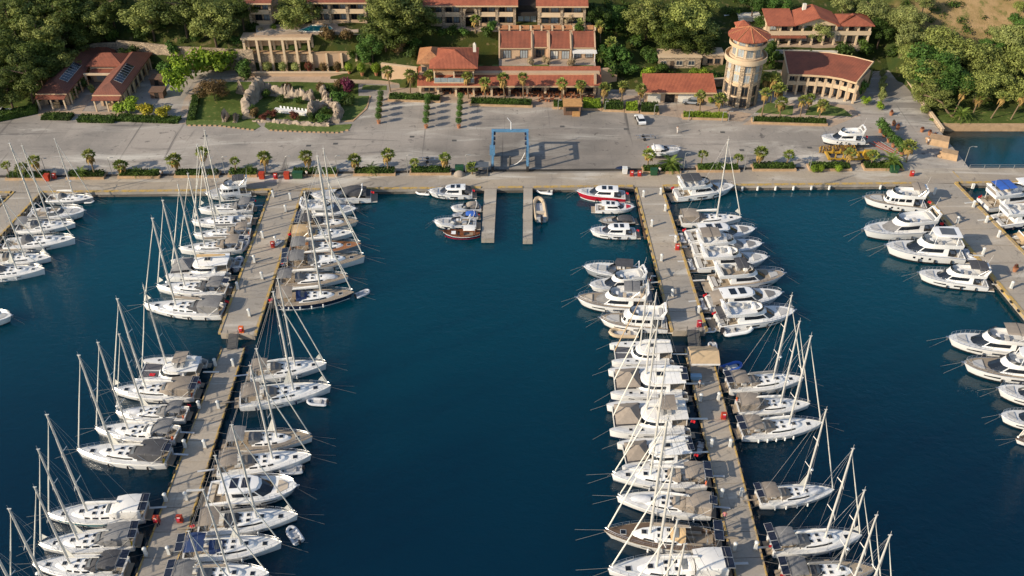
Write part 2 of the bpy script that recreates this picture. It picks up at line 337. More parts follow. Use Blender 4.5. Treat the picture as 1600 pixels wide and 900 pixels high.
# ------------------------------------------------------------------ boat building blocks
WZ = -1.2                                   # sea level; the quay is at 0
def lerp(a, b, t): return a + (b - a) * t
class Hull:
    def __init__(s, L, X, bd, bw, zs, rake=.5, power=.75):
        s.L, s.X, s.bd, s.bw, s.zs, s.rake, s.pw = L, X, bd, bw, zs, rake, power
    def at(s, arr, x):
        X = s.X
        if x <= X[0]: return arr[0]
        for i in range(len(X) - 1):
            if x <= X[i + 1]: return lerp(arr[i], arr[i + 1], (x - X[i]) / (X[i + 1] - X[i]))
        return arr[-1]
    def pt(s, x, t, sd=1, off=0.):
        bd, bw, z = s.at(s.bd, x), s.at(s.bw, x), s.at(s.zs, x)
        k = max(0, (x / s.L - .55) / .45) ** 2
        return (x - s.rake * (1 - t) * k, sd * (lerp(bw, bd, max(t, 0) ** s.pw) + off), z * t)
    def hull(s, mb, stripe=(.05, .16)):
        rings = []; T = [1, .93, .7, .45, .2, .06, -.12]
        xs = []
        for i in range(len(s.X) - 1): xs += [s.X[i], (s.X[i] + s.X[i + 1]) / 2] if s.X[i + 1] - s.X[i] > 1.2 else [s.X[i]]
        xs.append(s.X[-1]); n = len(T) * 2; vs = []; fs = []; ms = []
        for x in xs:
            r = [s.pt(x, t, 1) for t in T] + [s.pt(x, t, -1) for t in T[::-1]]
            vs += r
        for i in range(len(xs) - 1):
            for k in range(n - 1):
                kk = min(k, n - 2 - k)
                fs.append((i * n + k, (i + 1) * n + k, (i + 1) * n + k + 1, i * n + k + 1)); ms.append(1 if kk >= 4 and k != n // 2 - 1 else 0)
        fs.append(tuple(range(n))); ms.append(0)
        o = len(mb.v); mb.v += vs
        for f, m in zip(fs, ms): mb.f.append(tuple(i + o for i in f)); mb.m.append(m)
    def deck(s, mb, well=None, x0=0., camber=.06, inset=.05, drop=.03):
        """deck from x0 to the bow, with an optional sunk cockpit (xa, xb, halfwidth, floor z)"""
        xs = sorted(set([x for x in s.X if x >= x0 - 1e-6] + [x0] + ([well[0], well[1]] if well else [])))
        def row(x, ys): return [(x, y, s.at(s.zs, x) - drop + camber * (1 - (y / max(s.at(s.bd, x), .05)) ** 2)) for y in ys]
        for a, b in zip(xs[:-1], xs[1:]):
            ba, bb = max(s.at(s.bd, a) - inset, .01), max(s.at(s.bd, b) - inset, .01)
            if well and a >= well[0] - 1e-6 and b <= well[1] + 1e-6:
                w, zf = well[2], well[3]
                for sd in (1, -1):
                    ra = row(a, (sd * min(w, ba * .96), sd * ba)); rb = row(b, (sd * min(w, bb * .96), sd * bb))
                    q = [ra[0], rb[0], rb[1], ra[1]]; mb.add(q, [(0, 1, 2, 3)] if sd < 0 else [(3, 2, 1, 0)])
                    fa, fb = (a, ra[0][1], zf), (b, rb[0][1], zf)
                    mb.add([ra[0], rb[0], fb, fa], [(0, 1, 2, 3)] if sd > 0 else [(3, 2, 1, 0)])
                mb.add([(a, -min(w, ba * .96), zf), (b, -min(w, bb * .96), zf), (b, min(w, bb * .96), zf), (a, min(w, ba * .96), zf)], [(0, 1, 2, 3)], 1)
                if abs(b - well[1]) < 1e-6:
                    w2 = min(w, bb * .96); z = row(b, (0,))[0][2]
                    mb.add([(b, -w2, zf), (b, w2, zf), (b, w2, z), (b, -w2, z)], [(3, 2, 1, 0)])
            else:
                Y = (-1, -.5, 0, .5, 1)
                mb.loft([row(a, [k * ba for k in Y]), row(b, [k * bb for k in Y])], False)
    def band(s, mb, x0, x1, t0, t1, off=.02, n=6, taper=0.):
        for sd in (1, -1):
            lo = []; hi = []
            for i in range(n + 1):
                u = i / n; x = lerp(x0, x1, u); tt = t1 - taper * (u if taper > 0 else 0)
                lo.append(s.pt(x, t0, sd, off)); hi.append(s.pt(x, tt, sd, off))
            mb.loft([lo, hi] if sd > 0 else [hi, lo], False)
    def rail(s, mb, x0, x1, h=.6, r=.022, inset=.08, posts=6, close=True, mid=True):
        n = posts
        for sd in (1, -1):
            top = []; md = []
            for i in range(n + 1):
                x = lerp(x0, x1, i / n); b = max(s.at(s.bd, x) - inset, .05); z = s.at(s.zs, x)
                top.append((x, sd * b, z + h)); md.append((x, sd * b, z + h * .5)); mb.tube([(x, sd * b, z), (x, sd * b, z + h)], r, 4, cap=False)
            mb.tube(top, r, 4, cap=False)
            if mid: mb.tube(md, r * .7, 4, cap=False)
        if close:
            b = max(s.at(s.bd, x1) - inset, .05); z = s.at(s.zs, x1) + h; mb.tube([(x1, b, z), (x1 + .35, 0, z), (x1, -b, z)], r, 4, cap=False)
def full(h): return list(h) + [(x, -y) for x, y in reversed(h) if y > 1e-6]
def shell(mb, ob, zb, ot, zt, m=None, cap=True, camber=0.):
    f0 = full([(p[0], p[1]) for p in ob]); f1 = full([(p[0], p[1]) for p in ot]); n = len(f0)
    a = [(x, y, zb) for x, y in f0]; b = [(x, y, zt) for x, y in f1]
    mb.add(a + b, [((i + 1) % n, i, n + i, n + (i + 1) % n) for i in range(n)], m)
    if cap:
        cx = sum(p[0] for p in b) / n; c = [(lerp(x, cx, .25), y * .75, zt + .6 * camber) for x, y, z in b] if camber else None
        if c:
            mb.add(b + c, [((i + 1) % n, i, n + i, n + (i + 1) % n) for i in range(n)] + [tuple(range(2 * n - 1, n - 1, -1))], m)
        else: mb.add(b, [tuple(range(n - 1, -1, -1))], m)
def pane(mb, ob, zb, ot, zt, i0, i1, t0, t1, off=.025, sides=(1, -1), m=None):
    """glass set proud of a shell's wall between outline stations i0..i1 (fractions allowed) and heights t0..t1"""
    def pp(i, t, sd):
        k = min(int(i), len(ob) - 2); u = i - k
        a = [lerp(ob[k][j], ob[k + 1][j], u) for j in (0, 1)]; b = [lerp(ot[k][j], ot[k + 1][j], u) for j in (0, 1)]
        return Vector((lerp(a[0], b[0], t), sd * lerp(a[1], b[1], t), lerp(zb, zt, t)))
    st = [i0] + [k for k in range(int(i0) + 1, int(math.ceil(i1)))] + [i1]
    for sd in sides:
        for a, b in zip(st[:-1], st[1:]):
            q = [pp(a, t0, sd), pp(b, t0, sd), pp(b, t1, sd), pp(a, t1, sd)]
            n = (q[1] - q[0]).cross(q[3] - q[0])
            n = n.normalized() if n.length > 1e-9 else Vector((0, 0, 1))
            if n.z < -1e-6 or (abs(n.z) < 1e-6 and n.y * sd < 0): n = -n
            if n.dot(q[0] - Vector((ob[0][0], 0, q[0].z))) < 0: n = -n
            mb.slab([p + n * .002 for p in q], n, off, m)
def arch(mb, stations, nseg=7, th=.03, m=None):
    """cloth arches: stations = (x, halfwidth, z at the sides, rise)"""
    rings = []
    for x, w, z, h in stations:
        rings.append([(x, w * cos(pi * k / nseg), z + h * sin(pi * k / nseg) ** .6) for k in range(nseg + 1)])
    mb.loft(rings[::-1], False, m=m); mb.loft([[(p[0], p[1], p[2] - th) for p in r] for r in rings], False, m=m)
def fender_fn(mb): mb.tube([(0, 0, .34), (0, 0, .27), (0, 0, -.27), (0, 0, -.34)], [.05, .14, .14, .05], 7)
def hatch_fn(mb): mb.box((0, 0, .03), (.62, .62, .06), m=0); mb.box((0, 0, .065), (.5, .5, .03), m=1)
def wheel_fn(mb):
    mb.tube([(0, .42 * cos(2 * pi * k / 12), .42 * sin(2 * pi * k / 12)) for k in range(13)], .025, 4)
    for k in range(3): mb.tube([(0, .42 * cos(pi * k / 3), .42 * sin(pi * k / 3)), (0, -.42 * cos(pi * k / 3), -.42 * sin(pi * k / 3))], .014, 4)
    mb.tube([(.02, 0, -.95), (.02, 0, 0)], .07, 6)
def panel_fn(mb):
    mb.box((0, 0, 0), (1.15, 1.5, .04), m=1); mb.box((0, 0, .025), (1.07, 1.42, .02), m=0)
def dome_fn(mb): mb.ell((0, 0, 0), (.28, .28, .2), 10, 6)
def flag_fn(mb):
    mb.tube([(0, 0, 0), (-.25, 0, 1.3)], .018, 5, m=1)
    a = [(-.14 - .06 * k * 0, .02, .7) for k in range(1)]
    top = [(-.25 - .14 * i, .05 * sin(i * 1.5), 1.28 - .05 * i) for i in range(6)]; bot = [(-.16 - .14 * i, .05 * sin(i * 1.5 + .5), .78 - .06 * i) for i in range(6)]
    mb.loft([top, bot], False, m=0); mb.loft([[(x, y + .012, z) for x, y, z in bot], [(x, y + .012, z) for x, y, z in top]], False, m=0)
def rib_parts(root, t=tender, motor=True, seatm=cush, x=0., s=1.):
    def tube(mb):
        pts = []
        for k in range(8): pts.append((k * .3, .62, .32))
        for k in range(7): a = pi / 2 - pi * k / 6; pts.append((2.15 + .85 * cos(a), .62 * sin(a), .32 + .12 * cos(a)))
        for k in range(8): pts.append((2.1 - k * .3, -.62, .32))
        mb.tube(pts, [.12] + [.22] * (len(pts) - 2) + [.12], 8)
    part('inflatable_tube', tube, t, root, 'rib')
    def fl(mb): mb.box((1.25, 0, .2), (2.6, 1.1, .12)); mb.box((.1, 0, .35), (.08, 1.1, .5))
    part('floor', fl, deckg, root, 'rib')
    part('seat', lambda mb: (mb.box((1.0, 0, .42), (.3, 1.0, .14))), seatm, root, 'rib')
    if motor:
        def mo(mb): mb.box((-.15, 0, .72), (.42, .3, .42), top=(.8, .8)); mb.box((-.1, 0, .25), (.18, .14, .8)); mb.box((.12, 0, .6), (.4, .05, .05))
        part('outboard_motor', mo, outb, root, 'rib')

def lines(root, h, bowz, dirx=1, stern=True, Lw=6.0, sz=1.):
    def f(mb):
        b = h.at(h.bd, h.L * .97)
        for sd in (.35, -.5): mb.tube([(h.L * .985, sd * b, bowz), (h.L + Lw * .55 + abs(sd), sd * 2.0, -.05)], .02, 4)
        if stern:
            w = h.bd[0]
            for sd in (1, -1): mb.tube([(.15, sd * w * .9, h.zs[0]), (-2.6, sd * (w + .5), 1.25)], .02, 4)
    part('mooring_line', f, rope, root)

# ------------------------------------------------------------------ sailing yacht
SH = Hull(14, [0, .5, 2, 4, 6, 8, 10, 11.5, 12.8, 13.6, 14], [1.72, 1.84, 2.02, 2.1, 2.1, 1.98, 1.62, 1.2, .72, .32, .05],
          [1.45, 1.55, 1.75, 1.85, 1.82, 1.6, 1.15, .75, .35, .1, .02], [1.12, 1.12, 1.13, 1.15, 1.18, 1.22, 1.28, 1.34, 1.39, 1.43, 1.45], .35)
SHm = Hull(14, SH.X, [1.2, 1.4, 1.8, 2.05, 2.1, 2.0, 1.65, 1.2, .72, .32, .05], [.95, 1.15, 1.55, 1.8, 1.8, 1.58, 1.1, .7, .3, .08, .02], SH.zs, 1.0)
def sail(root, L, Hm, o, rng):
    """a sailing yacht on a 14 m model; root is scaled to the real length. o: options"""
    h = SHm if o.get('classic') else SH; kk = 'c' if o.get('classic') else 'm'
    hm = {'w': white, 'n': navy, 'c': offwh, 'g': grayp, 't': white}[o.get('hull', 'w')]
    strp = {'n': navy, 'r': redp, 'k': blackp, 't': tealp, 'w': white, 'g': grayp}[o.get('stripe', rng.choice('nkkwwg'))]
    dm = {'w': deckw, 't': teakm, 'o': teakw, 'd': teakd}[o.get('deck', 'w')]
    part('hull', h.hull, [hm, strp], root, kk)
    part('deck', lambda mb: h.deck(mb, (0.25, 4.3, 1.25, .62)), [dm, teakm], root, kk)
    if o.get('hull') == 't': part('hull_stripe', lambda mb: h.band(mb, 3, 13.2, .42, .8, .012, 10), tealp, root, kk)
    def tr(mb):
        for sd in (1, -1): mb.tube([h.pt(x, 1, sd, -.03) for x in h.X], .05, 4)
    part('toe_rail', tr, teakm if o.get('deck', 'w') != 'w' else (navy if o.get('hull') == 'n' else alu), root, kk)
    # coachroof
    ob = [(4.3, 1.32), (6.2, 1.38), (8.0, 1.2), (9.6, .85), (10.7, .35), (10.9, 0)]; ot = [(4.35, 1.12), (6.2, 1.15), (7.9, .98), (9.2, .68), (10.0, .25), (10.1, 0)]
    part('coachroof', lambda mb: shell(mb, ob, 1.12, ot, 1.62, camber=.1), white, root, kk)
    st = o.get('win', rng.choice((0, 0, 1)))
    if st == 0: part('cabin_window', lambda mb: pane(mb, ob, 1.12, ot, 1.62, .35, 2.8, .32, .78), glass, root, 's0')
    else:
        for a, b in ((.3, .9), (1.1, 1.6), (1.8, 2.3)): part('cabin_window', lambda mb: pane(mb, ob, 1.12, ot, 1.62, a, b, .3, .8), glass, root, 's%.1f' % a)
    if o.get('ports', rng.random() < .7): part('hull_window', lambda mb: (h.band(mb, 5.0, 6.6, .5, .66, .012, 3), h.band(mb, 8.2, 9.4, .52, .68, .012, 3)), glass, root, kk)
    for x, y, z, s in ((11.6, 0, 1.36, 1.25), (9.0, .0, 1.7, 1.2), (7.1, .48, 1.72, .95), (7.1, -.48, 1.72, .95), (5.9, .52, 1.72, .95), (5.9, -.52, 1.72, .95))[:o.get('hat', 6)]:
        part('hatch', hatch_fn, [alu, glass], root, 'h', (x, y, z - .02), scale=s)
    def seats(mb):
        for sd in (1, -1): mb.box((2.9, sd * .98, .83), (2.4, .46, .42))
        mb.box((3.0, 0, .95), (.9, .35, .65))
    part('cockpit_seat', seats, teakm if o.get('deck', 'w') != 'w' else deckw, root, kk)
    for sd in (1, -1): part('steering_wheel', wheel_fn, chrome, root, 'w', (1.15, sd * .75, 1.55))
    def plat(mb): mb.box((-.42, 0, .42), (.85, 2.3, .08)); mb.box((-.03, 0, .75), (.08, 2.1, .5))
    part('swim_platform', plat, teakm, root, kk)
    def rails(mb):
        h.rail(mb, 10.8, 13.55, .62, .024, .07, 3, True); h.rail(mb, 2.0, 10.6, .6, .013, .07, 6, False)
        w = h.bd[1] - .1
        for sd in (1, -1): mb.tube([(2.0, sd * (w + .1), 1.72), (.25, sd * w, 1.75), (.15, sd * w * .45, 1.75)], .024, 4); mb.tube([(.2, sd * w, 1.12), (.2, sd * w, 1.75)], .024, 4)
    part('guard_rail', rails, chrome, root, kk)
    # covers
    c = o.get('can', 'g')
    if c:
        cm = CAN[c]; c2 = CAN[o.get('hood', c)]
        part('sprayhood', lambda mb: arch(mb, [(3.9, 1.22, 1.45, 1.1), (4.5, 1.24, 1.45, 1.05), (5.3, 1.1, 1.5, .6), (5.9, .95, 1.6, .06)]), c2, root, 'h')
        part('hood_window', lambda mb: arch(mb, [(4.75, 1.0, 1.75, .74), (5.35, .86, 1.72, .41)], 7, -.02), glassg, root, 'h')
        if o.get('bim', True):
            b0, b1 = (.55, 3.35) if not o.get('tent') else (.1, 3.9)
            def bim(mb):
                arch(mb, [(b0, 1.62, 2.75, .28), (lerp(b0, b1, .33), 1.66, 2.83, .36), (lerp(b0, b1, .66), 1.62, 2.83, .36), (b1, 1.5, 2.72, .26)], 8)
                if o.get('tent'):
                    for sd in (1, -1): mb.quad((b0, sd * 1.62, 2.75), (b1, sd * 1.5, 2.72), (b1, sd * 1.5, 1.5), (b0, sd * 1.75, 1.4))
            part('bimini', bim, cm, root, 't' if o.get('tent') else 'b')
            for x in (b0, lerp(b0, b1, .33), lerp(b0, b1, .66)): part('bimini_seam', lambda mb: arch(mb, [(0, 1.665, 2.80, .33), (.07, 1.665, 2.80, .33)], 8, -.02), CAN['g'] if c != 'g' else CAN['d'], root, 'bs', (x, 0, .012))
            def frame(mb):
                for x in (b0 + .1, b1 - .1):
                    for sd in (1, -1): mb.tube([(x, sd * 1.6, 2.75), ((b0 + b1) / 2, sd * 1.8, 1.2)], .022, 4)
            part('bimini_frame', frame, chrome, root, 't' if o.get('tent') else 'b')
    ns = o.get('sol', 0)
    if ns:
        for i in range(ns): part('solar_panel', panel_fn, [solar, alu], root, 'p', (-.1 if c else .6, (i - (ns - 1) / 2) * 1.55, 3.0), rot=(0, radians(-6), 0))
        def ar(mb):
            for sd in (1, -1): mb.tube([(.3, sd * 1.6, 1.15), (.1, sd * 1.65, 2.3), (-.1, sd * 1.45, 2.93)], .035, 5)
            mb.tube([(-.1, -1.5, 2.93), (-.1, 1.5, 2.93)], .035, 5)
        part('solar_arch', ar, chrome, root, 'a')
    # rig
    xm = 8.25; zt = Hm
    def mast(mb): mb.tube([(xm, 0, 1.6), (xm, 0, zt * .6), (xm - .1, 0, zt)], [.17, .165, .12], 8); mb.box((xm - .15, 0, zt + .03), (.5, .12, .08)); mb.tube([(xm - .1, 0, zt), (xm - .1, .05, zt + .7)], .02, 4)
    part('mast', mast, alu, root)
    for f, w in ((.36, 1.4), (.66, 1.05)):
        part('spreader', lambda mb: (mb.tube([(xm, 0, zt * f), (xm - .35, w, zt * f + .08)], .06, 4), mb.tube([(xm, 0, zt * f), (xm - .35, -w, zt * f + .08)], .06, 4)), alu, root)
    bz = 2.9 if not c else 3.1
    part('boom', lambda mb: mb.tube([(xm - .2, 0, bz), (xm - 4.9, 0, bz + .12)], .11, 7), alu, root)
    if o.get('bag', rng.random() < .7):
        part('boom_cover', lambda mb: mb.loft([[(x, w * cos(2 * pi * k / 8), z + .26 * hh * sin(2 * pi * k / 8)) for k in range(8)] for x, w, z, hh in ((xm - .25, .16, bz + .3, 1.1), (xm - 2.4, .2, bz + .28, 1.0), (xm - 4.7, .12, bz + .25, .6))], True, True), CAN[o.get('bagc', rng.choice('wwwbg'))], root)
    else:
        def clew(mb):
            for k in (0, 1):
                y = .02 * (2 * k - 1); q = [(xm - .16, y, bz + .15), (xm - 1.25, y, bz + .15), (xm - .16, y, bz + 2.6)]
                mb.add(q, [(0, 1, 2) if k else (2, 1, 0)])
        part('mainsail_clew', clew, sailc, root)
    jz = zt * .95
    part('furled_jib', lambda mb: mb.tube([(13.55, 0, 1.75), (13.5, 0, 2.3), (lerp(13.5, xm, .55), 0, lerp(1.5, jz, .57)), (lerp(13.5, xm, .93), 0, lerp(1.5, jz, .93)), (xm + .05, 0, jz)], [.05, .105, .09, .045, .02], 6), sailc, root)
    if o.get('jc', rng.random() < .35):
        part('jib_clew', lambda mb: mb.slab([(12.9, 0, 3.6), (12.25, .03, 2.9), (13.3, 0, 2.3)], (0, 1, 0), .03), sailc, root)
    def wr(mb):
        mb.tube([(.2, 0, 1.2), (xm - .1, 0, zt)], .02, 4)
        for sd in (1, -1):
            a = (xm - .35, sd * 1.4, zt * .36 + .08); b = (xm - .35, sd * 1.05, zt * .66 + .08); c0 = (xm - .3, sd * 1.88, 1.2)
            mb.tube([c0, a, b, (xm - .1, 0, zt * .97)], .017, 4); mb.tube([c0, (xm, 0, zt * .36)], .015, 4); mb.tube([a, (xm, 0, zt * .66)], .014, 4)
        mb.tube([(xm - 4.8, 0, bz + .12), (xm - .1, 0, zt)], .012, 4)
    part('rigging', wr, wires, root)
    if o.get('radar', rng.random() < .3): part('radar_dome', dome_fn, white, root, 'd', (xm + .45, 0, zt * .34))
    nf = o.get('fend', 3); fm = o.get('fm') or rng.choice([fendw, fendw, blackp, navy])
    for i in range(nf):
        for sd in (1, -1):
            x = 2.5 + i * 6.0 / max(nf - 1, 1); part('fender', fender_fn, fm, root, 'f', (x, sd * (h.at(h.bd, x) + .12), .62))
    if o.get('gang', rng.random() < .6): part('gangway', lambda mb: mb.box((-1.6, -.4, 1.15), (2.5, .32, .06)), rng.choice([chrome, teakm, deckg]), root, 'g')
    if o.get('flag', rng.random() < .35): part('ensign', flag_fn, [flagr, chrome], root, 'fl', (.1, -1.0, 1.3))
    if o.get('raft', rng.random() < .3): part('life_ring', lambda mb: mb.tube([(0, .3 * cos(2 * pi * k / 10), .3 * sin(2 * pi * k / 10)) for k in range(11)], .08, 5), rng.choice([orange, yellow]), root, 'lr', (.2, 1.35, 1.55))
    if o.get('ddink'):                        # upturned dinghy lashed on the foredeck
        part('lashed_dinghy', lambda mb: mb.loft([[(x, w * cos(pi * k / 6), z0 + hh * sin(pi * k / 6)) for k in range(7)] for x, w, z0, hh in ((9.0, .5, 1.55, .45), (9.8, .72, 1.5, .6), (11.2, .66, 1.42, .5), (11.9, .3, 1.4, .25), (12.05, .05, 1.4, .05))], False), tender, root, 'dd')
    lines(root, h, 1.35)

# ------------------------------------------------------------------ sailing catamaran
CH = Hull(13, [0, 1, 3, 6, 9, 11, 12.4, 13], [.75, .85, .95, 1.0, .95, .75, .4, .06], [.55, .65, .75, .78, .66, .42, .15, .02], [1.2, 1.5, 1.62, 1.65, 1.7, 1.75, 1.8, 1.82], .3)
def cat(root, L, Hm, o, rng):
    for sd in (1, -1):
        part('hull', CH.hull, [white, rng.choice([navy, blackp])], root, 'cat', (0, sd * 2.75, 0)); part('deck', lambda mb: CH.deck(mb, None, 1.0), [deckw], root, 'cat', (0, sd * 2.75, 0))
        part('hull_window', lambda mb: (CH.band(mb, 5.5, 7.6, .55, .72, .012, 3), CH.band(mb, 9, 10, .58, .72, .012, 2)), glass, root, 'cat', (0, sd * 2.75, 0))
        part('transom_step', lambda mb: (mb.box((-.35, 0, .45), (.9, 1.2, .1)), mb.box((.25, 0, .75), (.5, 1.15, .1))), teakm, root, 'cat', (0, sd * 2.75, 0))
    part('bridge_deck', lambda mb: (mb.box((4.7, 0, 1.3), (7.6, 4.4, .7)), mb.box((1.6, 0, 1.72), (2.6, 3.6, .14), m=1)), [deckw, teakm], root, 'cat')
    ob = [(3.0, 2.35), (6.0, 2.4), (7.6, 2.1), (8.5, 1.2), (8.75, 0)]; ot = [(3.0, 2.1), (5.6, 2.1), (6.9, 1.7), (7.5, .95), (7.65, 0)]
    part('cabin', lambda mb: shell(mb, ob, 1.62, ot, 2.75, camber=.12), white, root, 'cat')
    part('cabin_window', lambda mb: pane(mb, ob, 1.62, ot, 2.75, .25, 3.95, .38, .82), glass, root, 'cat')
    rm = CAN[o['can']] if o.get('can') else white
    ro = [(.4, 2.0), (3.0, 2.25), (5.6, 2.2), (6.9, 1.5), (7.2, 0)]
    part('hardtop', lambda mb: shell(mb, ro, 3.2, ro, 3.34, camber=.08), rm, root, 'cat')
    def posts(mb):
        for x, y in ((.6, 1.85), (3.1, 2.0), (6.0, 1.8)):
            for sd in (1, -1): mb.tube([(x, sd * y, 1.6), (x, sd * y, 3.22)], .05, 5)
    part('hardtop_post', posts, white, root, 'cat')
    if o.get('fly'):
        part('flybridge_seat', lambda mb: (mb.box((3.4, 0, 3.6), (.6, 2.6, .4)), mb.box((4.6, .9, 3.65), (.5, .9, .55))), cush, root, 'cat')
        part('fly_bimini', lambda mb: arch(mb, [(2.4, 1.7, 4.9, .2), (5.0, 1.6, 4.95, .2)]), CAN[o['fly']], root, 'cat')
        part('bimini_frame', lambda mb: [mb.tube([(x, sd * 1.6, 3.3), (x, sd * 1.65, 4.92)], .03, 4) for x in (2.5, 4.9) for sd in (1, -1)], chrome, root, 'catf')
    part('roof_hatch', hatch_fn, [alu, glass], root, 'h', (4.6, 0, 3.40), scale=2.2)
    for sd in (1, -1): part('trampoline', lambda mb: mb.slab([(8.7, .08, 1.55), (12.0, .08, 1.62), (12.0, 1.95, 1.62), (8.7, 1.95, 1.55)] , (0, 0, 1), .03), net, root, 'cat%d' % sd, scale=(1, sd, 1))
    part('crossbeam', lambda mb: (mb.tube([(12.1, -2.4, 1.66), (12.1, 2.4, 1.66)], .12, 7), mb.box((10.4, 0, 1.58), (3.4, .3, .12))), alu, root, 'cat')
    for x, sd in ((9.6, 1), (9.6, -1), (7.8, 1), (7.8, -1)): part('hatch', hatch_fn, [alu, glass], root, 'h', (x, sd * 2.8, 1.7), scale=.95)
    def rl(mb):
        for sd in (1, -1):
            top = []
            for i in range(7):
                x = 2 + i * 1.75; b = 2.75 + CH.at(CH.bd, x) - .1; z = CH.at(CH.zs, x); mb.tube([(x, sd * b, z), (x, sd * b, z + .62)], .02, 4, cap=False); top.append((x, sd * b, z + .62))
            mb.tube(top, .02, 4); mb.tube([(p[0], p[1], p[2] - .3) for p in top], .015, 4)
    part('guard_rail', rl, chrome, root, 'cat')
    if o.get('net'):        # awning stretched over the foredeck
        cm = CAN[o['net']]
        def aw(mb):
            pk = (9.6, 0, 3.7); e = [(7.9, -2.3, 2.6), (7.9, 2.3, 2.6), (11.9, 2.2, 2.3), (11.9, -2.2, 2.3)]
            for a, b in zip(e, e[1:] + e[:1]):
                mb.slab([pk, Vector(pk) * .5 + Vector(a) * .5 - Vector((0, 0, .18)), a, b, Vector(pk) * .5 + Vector(b) * .5 - Vector((0, 0, .18))], (0, 0, 1), .03)
        part('foredeck_awning', aw, cm, root, 'cat')
    if o.get('sol'):
        for i in range(o['sol']): part('solar_panel', panel_fn, [solar, alu], root, 'p', (.5, (i - (o['sol'] - 1) / 2) * 1.55, 3.5))
    if Hm:
        xm = 6.9; zt = Hm
        part('mast', lambda mb: (mb.tube([(xm, 0, 2.7), (xm, 0, zt * .6), (xm - .1, 0, zt)], [.17, .16, .11], 8), mb.tube([(xm - .1, 0, zt), (xm - .1, 0, zt + .6)], .02, 4)), alu, root)
        part('spreader', lambda mb: [mb.tube([(xm, 0, zt * f), (xm - .4, sd * 1.2, zt * f)], .045, 4) for f in (.45, .7) for sd in (1, -1)], alu, root)
        part('boom', lambda mb: mb.tube([(xm - .2, 0, 4.0), (.8, 0, 4.1)], .13, 7), alu, root)
        part('boom_cover', lambda mb: mb.loft([[(x, w * cos(2 * pi * k / 8), 4.35 + .3 * hh * sin(2 * pi * k / 8)) for k in range(8)] for x, w, hh in ((xm - .25, .2, 1.1), (3.5, .22, 1), (.9, .14, .6))], True, True), CAN[o.get('bagc', 'w')], root)
        part('furled_jib', lambda mb: mb.tube([(12.1, 0, 1.9), (12.0, 0, 2.5), (9.5, 0, lerp(1.9, zt * .92, .5)), (xm + .1, 0, zt * .92)], [.05, .12, .1, .03], 6), sailc if not o.get('orange') else CAN['t'], root)
        def wr(mb):
            for sd in (1, -1): mb.tube([(5.6, sd * 3.4, 1.7), (xm - .4, sd * 1.2, zt * .45), (xm - .4, sd * 1.2, zt * .7), (xm, 0, zt * .93)], .02, 4); mb.tube([(5.6, sd * 3.4, 1.7), (xm, 0, zt * .93)], .02, 4)
            mb.tube([(.9, 0, 4.1), (xm - .1, 0, zt)], .013, 4)
        part('rigging', wr, wires, root)
    for x in (3, 6, 9):
        for sd in (1, -1): part('fender', fender_fn, fendw, root, 'f', (x, sd * (2.75 + CH.at(CH.bd, x) + .1), .75))
    part('gangway', lambda mb: mb.box((-1.6, 0, 1.25), (3.2, .38, .07)), alu, root, 'cg')
    if o.get('flag'): part('ensign', flag_fn, [flagr, chrome], root, 'fl', (.2, 1.9, 1.7))
    if o.get('deckflag'): part('flag', lambda mb: mb.slab([(9.2, .9, 1.68), (10.3, .75, 1.7), (10.4, 1.5, 1.7), (9.3, 1.65, 1.68)], (0, 0, 1), .02), flagr, root, 'df')
    def ml(mb):
        for sd in (1, -1): mb.tube([(12.9, sd * 2.75, 1.7), (15.6, sd * 3.2, 0)], .02, 4); mb.tube([(.3, sd * 2.75, 1.2), (-2.5, sd * 3.2, 1.2)], .02, 4)
    part('mooring_line', ml, rope, root)

